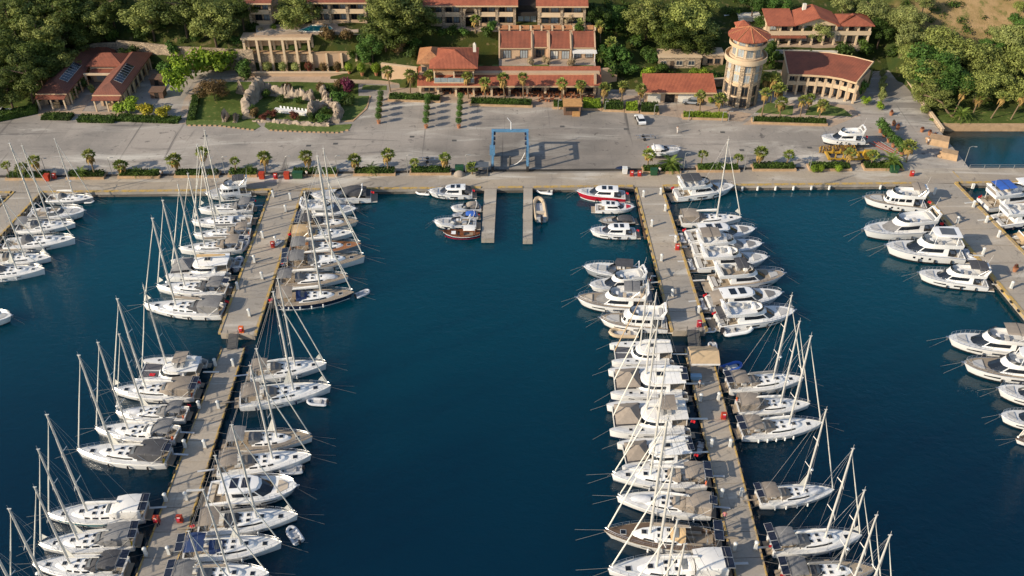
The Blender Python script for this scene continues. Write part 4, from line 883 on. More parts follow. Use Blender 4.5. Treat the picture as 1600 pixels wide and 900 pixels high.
def qwall(mb):
    a = [P(x, qy(x) , -.02) for x in (-700, 2400)]; b = [P(2400, 263, -.02), P(1514, 262, -.02), P(1462, 196, -.02), P(1392, 98, -.02)]
    for p, q in ((a[0], a[1]), (b[0], b[1]), (b[1], b[2]), (b[2], b[3])):
        n = Vector((-(q - p).y, (q - p).x, 0)).normalized() * .12
        mb.prism([tuple(p + n), tuple(q + n), tuple(q + n * 7), tuple(p + n * 7)], -9, -.05)
struct('quay_wall', qwall, m_wallq)
struct('quay_apron', lambda mb: mb.prism(poly([(-700, qy(-700) - .5), (2400, qy(2400) - .5), (2400, 264), (1500, 262.5), (1300, 266), (700, 272), (200, 276), (-700, 284)]), .0, .012, bottom=False), m_quay)
def kerb(mb, a, b, w=.55, h=.16, m=0):
    n = Vector((-(b - a).y, (b - a).x, 0)).normalized(); mb.prism([tuple(a), tuple(b), tuple(b + n * w), tuple(a + n * w)], -.03, h, m)
# painted quay edge in runs between the piers
def qedge(x0, x1):
    n = max(1, int((x1 - x0) / 26)); 
    for i in range(n):
        a, b = P(lerp(x0, x1, i / n), qy(lerp(x0, x1, i / n)), 0), P(lerp(x0, x1, (i + .985) / n), qy(lerp(x0, x1, (i + .985) / n)), 0)
        t = part('quay_kerb', lambda mb: kerb(mb, Vector((0, 0, 0)), b - a), m_yel, None, loc=a, smooth=False); t['kind'] = 'structure'
for r in ((-40, 22), (62, 424), (472, 752), (778, 817), (834, 990), (1036, 1432), (1494, 1700)): qedge(*r)
struct('dark_strip', lambda mb: mb.prism(poly([(-300, 279.0), (300, 272.6), (700, 267.4), (1255, 262.5), (1255, 264.3), (700, 269.2), (300, 274.4), (-300, 280.8)]), .0, .28, bottom=False), m_strip)  # raised dark strip between the plaza and the quay planters
# joints and tyre marks that show on the plaza are in its material; painted line by the far right pier
struct('painted_line', lambda mb: mb.prism(poly([(1488, 268), (1490, 268), (1506, 284), (1503.5, 284)], 0), .0, .022, bottom=False), m_yel)

# ------------------------------------------------------------------ piers
G_PED = 'white service pedestals along the piers'
def strip_pts(l0, r0, l1, r1, z): return [P(*l0, z), P(*r0, z), P(*r1, z), P(*l1, z)]
def pier(name, label, l0, r0, l1, r1, z, nseg, th, edge, group=None, seglabel=None, edgew=.38):
    q = strip_pts(l0, r0, l1, r1, z); c = (q[0] + q[1] + q[2] + q[3]) / 4; root = thing(name, label, 'pier' if 'pier' in name else 'jetty' if 'jetty' in name else 'pontoon', (c.x, c.y, WZ)); o = Vector((c.x, c.y, WZ))
    for i in range(nseg):
        u, w = i / nseg, (i + 1) / nseg - .02 / nseg
        A, B = q[0].lerp(q[3], u) - o, q[1].lerp(q[2], u) - o; D, C2 = q[0].lerp(q[3], w) - o, q[1].lerp(q[2], w) - o
        part('deck_slab', lambda mb: mb.prism([tuple(A), tuple(B), tuple(C2), tuple(D)], z - WZ - th, z - WZ), m_pier, root, smooth=False)
        if edge:
            for a, b, sgn in ((A, D, 1), (B, C2, -1)):
                n = Vector((-(b - a).y, (b - a).x, 0)).normalized() * edgew * sgn * -1
                part('edge_kerb', lambda mb: mb.prism([tuple(a - n * .1), tuple(b - n * .1), tuple(b + n), tuple(a + n)], z - WZ - .3, z - WZ + .1), m_yel, root, smooth=False)
                def cl(mb):
                    k = (b - a) * .5 + a + n * 1.5; mb.box((k.x, k.y, z - WZ + .08), (.22, .55, .14)); mb.box((k.x, k.y, z - WZ + .2), (.16, .7, .08))
                part('cleat', cl, blackp, root, smooth=False)
                k = a + n * 1.5 + (b - a) * .05; part('cleat', lambda mb: (mb.box((k.x, k.y, z - WZ + .08), (.22, .5, .14)), mb.box((k.x, k.y, z - WZ + .2), (.16, .7, .08))), blackp, root, smooth=False)
    if th < 1.2:
        for i in range(nseg // 2):
            u = (i + .5) / (nseg // 2); A = q[0].lerp(q[3], u) - o; B = q[1].lerp(q[2], u) - o
            for p in (A.lerp(B, .12), A.lerp(B, .88)): part('pile', lambda mb: mb.tube([(p.x, p.y, -6), (p.x, p.y, z - WZ - .1)], .3, 8), m_wallq, root)
    return root
pier('stone_pier', 'concrete pier at the far left with yachts on its right side', (22, 301), (62, 301), (-160, 480), (-107, 480), .0, 14, 2.6, True)
pier('stone_pier', 'left concrete pier with yellow edges ending in a red box', (424, 299), (471, 299), (344, 521), (397, 523), .0, 9, 2.4, True)
pier('floating_pontoon', 'left floating pontoon continuing the concrete pier to the bottom edge', (348, 544), (381, 544), (192, 960), (250, 960), -.45, 12, .8, True, edgew=.18)
pier('stone_pier', 'concrete pier with yellow edges leading from quay to the tent', (995, 293), (1033, 293), (1052, 517), (1103, 517), .0, 9, 2.4, True)
pier('floating_pontoon', 'floating pontoon under the ridge tent running to the bottom edge', (1071, 545), (1108, 540), (1164, 960), (1212, 960), -.45, 12, .8, True, edgew=.18)
pier('stone_pier', 'broad concrete pier on the far right with yellow edges', (1434, 288), (1491, 286), (1640, 536), (1735, 536), .0, 9, 2.4, True, edgew=.6)
pier('lift_jetty', 'narrow concrete jetty left of the boat lift slot', (757, 295), (776, 295), (752, 373), (772, 373), .0, 3, 1.0, False)
pier('lift_jetty', 'narrow concrete jetty right of the boat lift slot with fenders', (818, 294), (832, 294), (817, 375), (832, 375), .0, 3, 1.0, False)
def gangw(l0, r0, l1, r1, label):
    q = [P(*l0, -.02), P(*r0, -.02), P(*r1, -.4), P(*l1, -.4)]; c = sum(q, Vector()) / 4; t = thing('gangway_bridge', label, 'gangway', tuple(c)); r = [p - c for p in q]
    n = 7
    for i in range(n):
        u, w = i / n, (i + .93) / n; part('plank', lambda mb: mb.slab([r[0].lerp(r[3], u), r[1].lerp(r[2], u), r[1].lerp(r[2], w), r[0].lerp(r[3], w)], (0, 0, 1), .08), m_rail, t, smooth=False)
    for a, b in ((r[0], r[3]), (r[1], r[2])): part('handrail', lambda mb: (mb.tube([a + Vector((0, 0, .9)), b + Vector((0, 0, .9))], .035, 5), *[mb.tube([a.lerp(b, k / 3), a.lerp(b, k / 3) + Vector((0, 0, .9))], .03, 4) for k in range(4)]), m_rail, t)
gangw((357, 522), (373, 522), (355, 546), (371, 546), 'grey plank gangway linking the left pier and its pontoon')
gangw((1073, 516), (1091, 516), (1076, 547), (1094, 547), 'grey plank gangway linking the tent pier and its pontoon')
# lower landing along the tent pier
def lland(mb):
    a = [P(991, 296, -.5), P(995, 296, -.5), P(1016, 372, -.5), P(1007, 372, -.5)]; mb.prism([tuple(p) for p in a], -.8, -.5)
tag(part('landing_stage', lland, teakd, smooth=False), 'low timber landing along the left side of the tent pier', 'landing stage')

# pedestals, reels, fire points on the piers
def ped(root):
    part('post', lambda mb: mb.box((0, 0, .6), (.34, .34, 1.2), top=(.8, .8)), m_ped, root, 'pd'); part('cap', lambda mb: mb.ell((0, 0, 1.2), (.26, .26, .2), 8, 4, half=True), m_ped, root, 'pd'); part('base', lambda mb: mb.box((0, 0, .05), (.5, .5, .1)), m_pier, root, 'pd')
PEDS = [('left pier', 0, [(454, 312), (427, 308), (447, 331), (411, 372), (431, 380), (398, 410), (410, 436), (390, 494), (372, 452)]), ('left pontoon', -.45, [(337, 572), (365, 572), (312, 638), (342, 638), (290, 699), (321, 699), (260, 783), (292, 781), (229, 868), (265, 866)]),
        ('tent pier', 0, [(1005, 308), (1032, 304), (1018, 354), (1039, 330), (1055, 379), (1033, 408), (1050, 463), (1091, 489)]), ('tent pontoon', -.45, [(1094, 627), (1122, 625), (1111, 698), (1140, 698), (1127, 776), (1157, 775), (1147, 860), (1180, 858)]),
        ('far right pier', 0, [(1459, 304), (1495, 349), (1535, 398), (1520, 324), (1540, 348), (1559, 371), (1579, 451)])]
for nm, z, L in PEDS:
    L = sorted(L, key=lambda p: p[1])
    for i, (x, y) in enumerate(L):
        t = thing('service_pedestal', '%s white service pedestal from the quay end of the %s' % (ordn(i), nm), 'pedestal', tuple(P(x, y, z)), scale=1.15, group=G_PED); ped(t)
def firept(x, y, z, label, m=m_rbox):
    t = thing('fire_cabinet', label, 'fire cabinet', tuple(P(x, y, z))); part('cabinet', lambda mb: mb.box((0, 0, .6), (.75, .5, 1.2)), m, t, smooth=False); part('hose_reel', lambda mb: mb.tube([(-.2, -.27, .7), (.2, -.27, .7)], .3, 10), redp, t); part('sign_plate', lambda mb: mb.box((0, -.26, 1.05), (.4, .03, .2)), white, t, smooth=False)
firept(378, 519, 0, 'orange red box at the outer end of the left concrete pier', orange); firept(1092, 510, 0, 'bright red box at the outer end of the tent pier concrete', redp)
firept(246, 816, -.45, 'red hose reel on the left edge of the left pontoon'); firept(282, 815, -.45, 'red hose reel on the right edge of the left pontoon'); firept(1058, 390, 0, 'red hose reel on the right edge of the tent pier')
firept(1130, 654, -.45, 'red hose reel on the right edge of the tent pontoon'); firept(427, 386, 0, 'red hose reel beside the white covered dinghy on left pier')
for x, lab in ((86, 'tall orange red cabinet left of the quay hedges'), (431, 'tall orange red cabinet at the head of the left pier'), (987, 'tall orange cabinet at the head of the tent pier'), (1424, 'tall orange red cabinet at the head of the far right pier'), (999, 'orange brick kiosk left of the small quay palm')):
    firept(x, 279 if x < 500 else 275, 0, lab)
tt = P(1098, 572, -.45); t = thing('ridge_tent', 'beige ridge tent standing on the tent pontoon', 'tent', tuple(tt))
def tentf(mb):
    for sd in (1, -1): mb.slab([(-2.3, 0, 3.2), (2.1, 0, 3.2), (2.1, sd * 2.0, 2.3), (-2.3, sd * 2.0, 2.3)], (0, sd * .4, 1), .04)
    for x in (-2.3, 2.1): mb.add([(x, -2, 2.3), (x, 2, 2.3), (x, 0, 3.2)], [(0, 1, 2)])
tb = mat('tent_canvas', '#b59d7c', .9, .08, 1.5, bump=.2)
part('tent_roof', tentf, tb, t, smooth=False)
for x in (-2.2, 2.0):
    for y in (-1.9, 1.9): part('tent_pole', lambda mb: mb.tube([(x, y, 0), (x, y, 2.3)], .05, 5), chrome, t)
part('valance', lambda mb: (mb.box((-.1, -2.0, 2.15), (4.4, .04, .35)), mb.box((-.1, 2.0, 2.15), (4.4, .04, .35))), CAN['w'], t, smooth=False)
tag(part('storage_chest', lambda mb: (mb.box((0, 0, .35), (1.6, .8, .7)), mb.box((0, 0, .74), (1.66, .86, .08))), mat('chest_blue', '#7fa4bf', .5, .1, 1), loc=tuple(P(1087, 592, -.45)), smooth=False), 'pale blue storage chest beside the ridge tent', 'chest')
tag(part('round_buoy', lambda mb: mb.ell((0, 0, .3), (.55, .55, .6), 10, 7), orange, loc=tuple(P(1566, 372, -1.2))), 'red orange buoy at the edge of the far right pier', 'buoy')
def finger(mb): mb.box((0, 0, .1), (3.2, 1.6, .3))
tag(part('floating_platform', finger, [m_rail], loc=tuple(P(1063, 547, -1.1)), smooth=False), 'small grey floating platform left of the gangway by tent', 'platform')

# ------------------------------------------------------------------ boat lift
bl = P(797, 268); lt = thing('boat_lift', 'blue steel travelling boat lift over the slot in the quay', 'boat lift', tuple(bl))
W2, HL, DL = 3.6, 5.6, 6.6
for sd, nmx in ((-1, 0), (1, 0)):
    part('leg', lambda mb: mb.box((sd * W2, 0, HL / 2 + .5), (.4, .45, HL - .6), top=(.85, .85)), m_blue, lt, smooth=False); part('leg', lambda mb: mb.box((sd * W2, DL, HL / 2 + .5), (.4, .45, HL - .6), top=(.85, .85)), m_blue, lt, smooth=False)
    part('top_beam', lambda mb: mb.box((sd * W2, DL / 2, HL + .1), (.4, DL + .8, .45)), m_blue, lt, smooth=False); part('bottom_beam', lambda mb: mb.box((sd * W2, DL / 2, 1.25), (.5, DL, .5)), m_blue, lt, smooth=False)
    for y in (.2, DL - .2): part('wheel', lambda mb: mb.tube([(sd * W2 - .28, y, .75), (sd * W2 + .28, y, .75)], .75, 14), m_tyre, lt)
    for y in (2.2, 4.2, 6.4): part('winch', lambda mb: (mb.tube([(sd * (W2 - .35), y - .35, HL - .2), (sd * (W2 - .35), y + .35, HL - .2)], .28, 8)), navy, lt)
    for y in (2.2, 6.4): part('lifting_strap', lambda mb: mb.box((sd * (W2 - .5), y, HL / 2 + 1.6), (.05, .3, HL - 3)), rope, lt, smooth=False)
    part('ladder', lambda mb: [mb.tube([(sd * (W2 + .35), .3 + k, .8), (sd * (W2 + .35), .3 + k, HL)], .03, 4) for k in (0, .4)] + [mb.tube([(sd * (W2 + .35), .3, 1 + .4 * i), (sd * (W2 + .35), .7, 1 + .4 * i)], .02, 4) for i in range(14)], m_blue, lt)
part('cross_beam', lambda mb: mb.box((0, DL, HL + .3), (2 * W2 + .5, .45, .55)), m_blue, lt, smooth=False)
part('mast_light', lambda mb: (mb.tube([(.2, DL, HL + .6), (.2, DL, HL + 2.2)], .1, 5), mb.tube([(.2, DL, HL + 2.2), (-.6, DL + .2, HL + 3.2)], .06, 5)), white, lt)
part('sling', lambda mb: mb.tube([(W2 - .5, 2.2, 3.2), (W2 - 1.2, 2.1, 1.6), (W2 - 2.2, 2.0, .7), (W2 - 3.6, 2.0, .15)], .07, 5), CAN['w'], lt)
part('engine_box', lambda mb: mb.box((-W2 - .1, 5.2, 2.1), (1.1, 2.2, 1.3)), m_blue, lt, smooth=False)
# ------------------------------------------------------------------ buildings
def windowp(root, x, y, z, w, h, ang=0., fm=None, pm=None, depth=.12, bars=1):
    """a window: frame part with its pane as sub-part; (x, y, z) is the middle of the sill in the building's frame, ang turns its face"""
    fm = fm or m_frame; pm = pm or m_pane; k = '%.2f%.2f%d' % (w, h, bars)
    def fr(mb):
        for sx in (-1, 1): mb.box((sx * (w / 2 - .05), 0, h / 2), (.1, depth, h))
        mb.box((0, 0, .05), (w - .2, depth, .1)); mb.box((0, 0, h - .05), (w - .2, depth, .1))
        for b in range(bars): mb.box(((b + 1) * w / (bars + 1) - w / 2, 0, h / 2), (.07, depth * .9, h - .2))
        mb.box((0, -.06, -.04), (w + .2, depth + .14, .08))
    f = part('window', fr, fm, root, k, (x, y, z), ang, smooth=False)
    part('pane', lambda mb: mb.box((0, .01, h / 2), (w - .16, .05, h - .16)), pm, f, k, smooth=False)
    return f
def hip(mb, x0, y0, x1, y1, z, rise, over=.6, th=.18, dirx=True, full_hip=True, m=0):
    x0 -= over; y0 -= over; x1 += over; y1 += over; w, d = x1 - x0, y1 - y0
    if dirx: r = d / 2 if full_hip else 0; a, b = (x0 + r, (y0 + y1) / 2), (x1 - r, (y0 + y1) / 2)
    else: r = w / 2 if full_hip else 0; a, b = ((x0 + x1) / 2, y0 + r), ((x0 + x1) / 2, y1 - r)
    c = [(x0, y0, z), (x1, y0, z), (x1, y1, z), (x0, y1, z)]; A, B = (*a, z + rise), (*b, z + rise)
    lo = [(p[0], p[1], p[2] - th) for p in c]; vs = c + [A, B] + lo
    if dirx: fs = [(0, 1, 5, 4), (2, 3, 4, 5), (1, 2, 5), (3, 0, 4)]
    else: fs = [(0, 1, 4), (1, 2, 5, 4), (2, 3, 5), (3, 0, 4, 5)]
    fs += [(6, 7, 1, 0), (7, 8, 2, 1), (8, 9, 3, 2), (9, 6, 0, 3), (9, 8, 7, 6)]
    mb.add(vs, fs, m)
def ridge(mb, pts, r=.14): mb.tube(pts, r, 5)
def house(name, label, cat_, x0, y0, w, d, h, z, roof='hip', rise=1.6, wall=None, tile=None, wins=(), group=None, dirx=True, over=.6, rz=0.):
    t = thing(name, label, cat_, (x0, y0, z), rz, group=group)
    part('wall', lambda mb: mb.span((0, 0, -2.5), (w, d, h)), wall or m_cream, t, smooth=False)
    if roof: part('roof', lambda mb: hip(mb, 0, 0, w, d, h + .2, rise, over, .2, dirx, roof == 'hip'), tile or m_tile, t, smooth=False)
    for a in wins: windowp(t, *a)
    return t
# round tower
tb0 = P(1158, 171); TX, TY = tb0.x + .3, tb0.y + 4.4; tw = thing('round_tower', 'round cream tower with red conical tile roof above the plaza', 'tower', (TX, TY, 0), scale=(.97, .97, .95))
def ringw(r0, z0, z1, n=24, r1=None): return lambda mb: mb.loft([[(r * cos(2 * pi * k / n), r * sin(2 * pi * k / n), z) for k in range(n)] for r, z in ((r0, z0), (r1 or r0, z1))], True, True)
part('wall', ringw(3.9, -1, 12.4, 32), m_cream, tw, ang=20)
part('upper_wall', ringw(3.3, 12.4, 17.0, 32), m_cream, tw, ang=20)
part('balcony', lambda mb: (ringw(4.9, 11.2, 11.45, 32)(mb), ringw(4.3, 14.9, 15.05, 32)(mb)), m_cream, tw, ang=20)
def bal(r, z, h, n=32):
    def f(mb): mb.loft([[(q * cos(2 * pi * k / n), q * sin(2 * pi * k / n), zz) for k in range(n)] for q, zz in ((r, z), (r, z + h), (r - .16, z + h), (r - .16, z))], True)
    return f
part('parapet', bal(4.9, 11.4, .95), m_cream, tw, ang=30); part('upper_railing', bal(4.3, 15.0, .7), m_trim, tw, ang=30)
part('ground_band', ringw(4.15, 5.7, 6.05, 32), m_trim, tw, ang=20)
def cone(mb):
    n = 16
    for k in range(n):
        a, b = 2 * pi * k / n, 2 * pi * (k + 1) / n
        mb.add([(4.9 * cos(a), 4.9 * sin(a), 17.0), (4.9 * cos(b), 4.9 * sin(b), 17.0), (0, 0, 19.0), (4.8 * cos(a), 4.8 * sin(a), 16.75), (4.8 * cos(b), 4.8 * sin(b), 16.75), (0, 0, 16.9)], [(0, 1, 2), (3, 4, 1, 0), (5, 4, 3)])
part('roof', cone, m_tile, tw, smooth=False)
for k in range(8): a = 2 * pi * k / 8; part('roof_ridge', lambda mb: mb.tube([(0, 0, 19.02), (4.9 * cos(a), 4.9 * sin(a), 17.04)], .11, 5), m_tilec, tw)
part('stair_turret', lambda mb: mb.span((-2.2, 2.6, 12), (.6, 5.2, 17.6)), m_cream, tw, smooth=False)
part('turret_roof', lambda mb: hip(mb, -2.2, 2.6, .6, 5.2, 17.7, 1.2, .4, .15), m_tile, tw, smooth=False)
for k in range(10):
    a = radians(-90 + (k - 4.5) * 36); r = 4.0
    part('pilaster', lambda mb: mb.box((r * cos(a), r * sin(a), 5.6), (.9, .5, 11.4), a + pi / 2), m_stonel, tw, smooth=False)
    a2 = radians(-90 + (k - 5) * 36)
    for z, h, w in ((.3, 2.2, 1.5), (3.1, 2.3, 1.5), (6.6, 1.9, 1.4), (9.1, 1.9, 1.4)): windowp(tw, 3.88 * cos(a2), 3.88 * sin(a2), z, w, h, a2 + pi / 2, m_framew if z > 5 else m_frame, m_panel if z > 5 else m_pane)
    for z, h in ((12.6, 1.9), (15.2, 1.5)): windowp(tw, 3.3 * cos(a2), 3.3 * sin(a2), z, 1.55, h, a2 + pi / 2, m_framew, m_panel)
    part('pilaster', lambda mb: mb.box((3.35 * cos(a), 3.35 * sin(a), 14.7), (.45, .35, 4.6), a + pi / 2), m_cream, tw, smooth=False)

# long colonnade with red roof at the plaza
A, B = P(657, 141), P(937, 152); X0, X1, Yf = A.x, B.x, P(800, 150).y
def colonnade(label, X0, X1, Yf, depth, he, hb, ncol, tile=m_tile, z=0., back=None, roof_over=1.2, cat_='restaurant', name='colonnade_building', bwall=None):
    t = thing(name, label, cat_, (X0, Yf, z)); w = X1 - X0
    part('wall', lambda mb: mb.span((0, depth * .45, -1), (w, depth, hb - .25)), bwall or m_cream2, t, smooth=False)
    part('roof', lambda mb: mb.slab([(-.3, -roof_over, he), (w + .3, -roof_over, he), (w + .3, depth + .2, hb), (-.3, depth + .2, hb)], (0, -(hb - he) / (depth + roof_over), 1), .2), tile, t, smooth=False)
    part('fascia', lambda mb: mb.span((-.3, -roof_over - .12, he - .2), (w + .3, -roof_over - .02, he + .18)), m_trim, t, smooth=False)
    for i in range(ncol): part('column', lambda mb: (mb.box((i * (w - .5) / (ncol - 1) + .25, 0, he / 2), (.5, .5, he)), mb.box((i * (w - .5) / (ncol - 1) + .25, 0, he - .15), (.7, .7, .2))), m_cream, t, smooth=False)
    for i in range(ncol - 1):
        windowp(t, (i + .5) * w / (ncol - 1), depth * .45 - .03, .1, min(2.4, w / (ncol - 1) * .62), 2.2, 0, m_frame, m_pane)
    return t
colonnade('long red tiled colonnade building behind the palms, centre of plaza', X0, X1, Yf, 5.2, 3.0, 4.9, 11)
t = thing('restaurant_pavilion', 'two storey restaurant with hipped roof and glass front rising over the red colonnade', 'restaurant', (P(683, 125).x, 203.6, 0))
part('wall', lambda mb: mb.span((.3, 3.2, 0), (9.2, 9.4, 7.6)), m_cream2, t, smooth=False)
part('balcony_floor', lambda mb: mb.span((0, -1.6, 3.5), (9.4, 3.1, 3.75)), m_cream, t, smooth=False)
for i in range(6): part('glass_panel', lambda mb: mb.span((.15 + i * 1.53, -1.62, 3.78), (1.6 + i * 1.53, -1.54, 4.85)), mat('balustrade_glass', (.25, .30, .31), .1, .2, 1), t, smooth=False)
for x in (.2, 4.7, 9.2): part('column', lambda mb: mb.box((x, -1.3, 5.4), (.3, .3, 3.5)), m_cream, t, smooth=False)
part('lintel', lambda mb: mb.span((-.1, -1.7, 6.6), (9.5, -1.2, 7.6)), m_tilec, t, smooth=False)
part('roof', lambda mb: hip(mb, -.4, -1.9, 9.8, 8.6, 7.7, 2.0, .5, .2), m_tile, t, smooth=False)
part('wing_roof', lambda mb: hip(mb, -3.6, 1.5, 2.0, 9.6, 7.2, 1.7, .4, .2, False), m_tilec, t, smooth=False)
part('side_wing', lambda mb: mb.span((-3.2, 2.2, 0), (.2, 9.2, 7.1)), m_cream2, t, smooth=False)
part('chimney', lambda mb: (mb.box((9.4, 4.2, 9.7), (.7, .7, 1.8)), mb.box((9.4, 4.2, 10.8), (.5, .5, .5), top=(.2, .2))), m_whr, t, smooth=False)
for i in range(5): windowp(t, 1.2 + i * 1.75, 3.18, 3.85, 1.5, 2.3, 0, m_framew, m_panel)
for i in range(2): windowp(t, -2.4 + i * 1.5, 2.18, 3.9, 1.2, 2.0)
# row of terraced villas, each a house of its own
vx = [P(x, 97, 4.6).x for x in (779, 832, 857, 893, 931)]
for i in range(4):
    lab = ['widest terraced villa at the left end of the villa row, pink brown front', 'narrow terraced villa with dark doorway, second in the row', 'terraced villa with pale shutter on a protruding front, third in the row', 'terraced villa with white pergola at the right end of the row'][i]
    w = vx[i + 1] - vx[i] - .06; yo = [0, .6, -.4, .3][i]
    t = thing('terraced_villa', lab, 'villa', (vx[i], 213.2 + yo, 4.6), group='terraced villas above the colonnade')
    part('wall', lambda mb: mb.span((.3, 0, -1), (w - .3, 5.0 - yo, 2.7)), m_cream2, t, smooth=False)
    part('roof', lambda mb: mb.slab([(.3, -.35, 2.7), (w - .3, -.35, 2.7), (w - .3, 4.3 - yo, 5.1), (.3, 4.3 - yo, 5.1)], (0, -.5, 1), .16), m_tile2, t, smooth=False)
    for x in (0, w - .32):
        def fin(mb):
            pr = [(-.9 + .1, -1), (-.8, 1.2), (-.3, 2.9), (1.0, 3.9), (3.0, 4.9), (5.0 - yo, 5.2), (5.0 - yo, -1)]
            n = len(pr); vs = [(x, y, z) for y, z in pr] + [(x + .34, y, z) for y, z in pr]
            mb.add(vs, [tuple(range(n)), tuple(range(2 * n - 1, n - 1, -1))] + [((k + 1) % n, k, n + k, n + (k + 1) % n) for k in range(n)])
        part('party_wall', fin, m_cream2, t, smooth=False)
    part('eave', lambda mb: mb.span((.34, -.45, 2.62), (w - .34, -.3, 2.85)), m_trim, t, smooth=False)
    nw = 2 if w > 4.6 else 1
    for k in range(nw): windowp(t, (k + .5) * w / nw, -.03, .1, 1.9 if nw > 1 else 2.2, 2.1, 0, m_frame, m_panel if i != 1 else m_pane, bars=2)
    part('terrace', lambda mb: mb.span((.1, -4.2, -.6), (w - .1, -.05, .12)), m_pave, t, smooth=False)
    if i == 3:
        for k in range(6): part('pergola_beam', lambda mb: mb.span((.2, -2.4 + k * .42, 2.2), (w + .2, -2.28 + k * .42, 2.32)), white, t, smooth=False)
        part('pergola_post', lambda mb: [mb.box((x, -2.3, 1.1), (.14, .14, 2.2)) for x in (.4, w - .3)], white, t, smooth=False)
    if i == 2: part('shutter', lambda mb: mb.span((.6, -.06, .9), (2.3, -.03, 2.1)), m_whr, t, smooth=False)
t = thing('parapet_wall', 'cream parapet with red tile coping behind the villa row', 'wall', (vx[0], 218.4, 4.4))
part('wall', lambda mb: mb.span((0, 0, -1), (vx[4] - vx[0], .4, 5.6)), m_cream, t, smooth=False)
for i in range(9): w = (vx[4] - vx[0]) / 9; part('coping', lambda mb: mb.slab([(i * w + .15, -.5, 5.55), ((i + 1) * w - .35, -.5, 5.55), ((i + 1) * w - .35, .8, 6.05), (i * w + .15, .8, 6.05)], (0, -.3, 1), .12), m_tilec, t, smooth=False)
for i in range(10): w = (vx[4] - vx[0]) / 9; part('pier_cap', lambda mb: mb.box((i * w, .1, 5.7), (.45, 1.0, 1.0)), m_cream, t, smooth=False)
# hotels on the upper terrace
def hotel(label, px0, px1, py, z, depth, nbay, hf=2.75, pm=None, tile=m_tile, arch_bay=None, name='hotel_block'):
    a, b = P(px0, py, z), P(px1, py, z); w = b.x - a.x; Y = (a.y + b.y) / 2; t = thing(name, label, 'hotel', (a.x, Y, z)); H = 2 * hf
    part('wall', lambda mb: mb.span((0, 2.0, -3), (w, depth, H)), m_cream2, t, smooth=False)
    for f in (0, 1): part('floor_slab', lambda mb: mb.span((0, -.1, f * hf - .15), (w, 2.0, f * hf + .12)), m_cream, t, smooth=False)
    part('roof', lambda mb: (mb.slab([(-.5, -.9, H), (w + .5, -.9, H), (w + .5, depth / 2, H + 2.0), (-.5, depth / 2, H + 2.0)], (0, -.35, 1), .2), mb.slab([(-.5, depth + .6, H), (w + .5, depth + .6, H), (w + .5, depth / 2 + .01, H + 2.0), (-.5, depth / 2 + .01, H + 2.0)], (0, .35, 1), .2)), tile, t, smooth=False)
    part('fascia', lambda mb: mb.span((-.5, -1.05, H - .12), (w + .5, -.92, H + .2)), m_trim, t, smooth=False)
    part('gable', lambda mb: [mb.add([(x, 2.0, H), (x, depth, H), (x, depth / 2, H + 1.8)], [(0, 1, 2) if x > 1 else (2, 1, 0)]) for x in (.01, w - .01)], m_cream2, t, smooth=False)
    for i in range(nbay + 1): part('column', lambda mb: mb.box((.3 + i * (w - .6) / nbay, .15, H / 2 - .5), (.62, .6, H + 1)), m_stonel, t, smooth=False)
    for f in (0, 1):
        for i in range(nbay):
            x = .3 + (i + .5) * (w - .6) / nbay; bw = (w - .6) / nbay - .7
            if arch_bay == i: continue
            part('balcony_front', lambda mb: mb.span((x - bw / 2, .02, f * hf + .13), (x + bw / 2, .14, f * hf + .95)), m_cream if f else m_cream2, t, smooth=False)
            for k in (-1, 1): windowp(t, x + k * bw / 4, 1.97, f * hf + .2, bw * .4, 2.0, 0, m_frame, m_pane if k < 0 else m_panel)
    if arch_bay is not None:
        x = .3 + (arch_bay + .5) * (w - .6) / nbay
        def archf(mb):
            n = 10; r = 1.15; zc = H - 1.7
            pts = [(x + r * cos(pi * k / n), zc + r * sin(pi * k / n)) for k in range(n + 1)]; out = [(x + (r + .6) * cos(pi * k / n), zc + (r + .6) * sin(pi * k / n)) for k in range(n + 1)]
            for k in range(n): mb.slab([(pts[k][0], -.35, pts[k][1]), (out[k][0], -.35, out[k][1]), (out[k + 1][0], -.35, out[k + 1][1]), (pts[k + 1][0], -.35, pts[k + 1][1])], (0, 1, 0), .5)
            for sd in (1, -1): mb.span((x + sd * r, -.35, -1), (x + sd * (r + .6), .15, zc))
        part('entrance_arch', archf, m_stonel, t, smooth=False); part('entrance_door', lambda mb: mb.span((x - 1.1, 1.85, 0), (x + 1.1, 1.98, 3.0)), m_dark, t, smooth=False)
    return t
hotel('long two storey hotel with red roof and stone entrance arch', 664, 806, 42, 9.2, 9, 5, arch_bay=2)
hotel('two storey hotel wing with red roof beside the dark glass link', 840, 914, 43, 9.2, 9, 2)
t = house('glass_link', 'dark flat link building between the two red roofed hotel blocks', 'building', P(808, 40, 9.2).x, 223.5, 4.9, 6, 4.6, 9.2, None, wall=m_dark)
for k in range(3): windowp(t, .9 + k * 1.55, -.03, .2, 1.35, 2.0, 0, m_framew, m_panel)
part('upper_balcony', lambda mb: mb.span((0, -1.6, 2.5), (4.9, 0, 3.4)), m_dark, t, smooth=False)
hotel('small shaded hotel wing with tiled roof at the left of the pool', 392, 427, 38, 8.6, 8, 1, tile=m_tile2)
hotel('shaded hotel block with columns behind the swimming pool', 488, 574, 37, 8.6, 8, 3, tile=m_tile2)
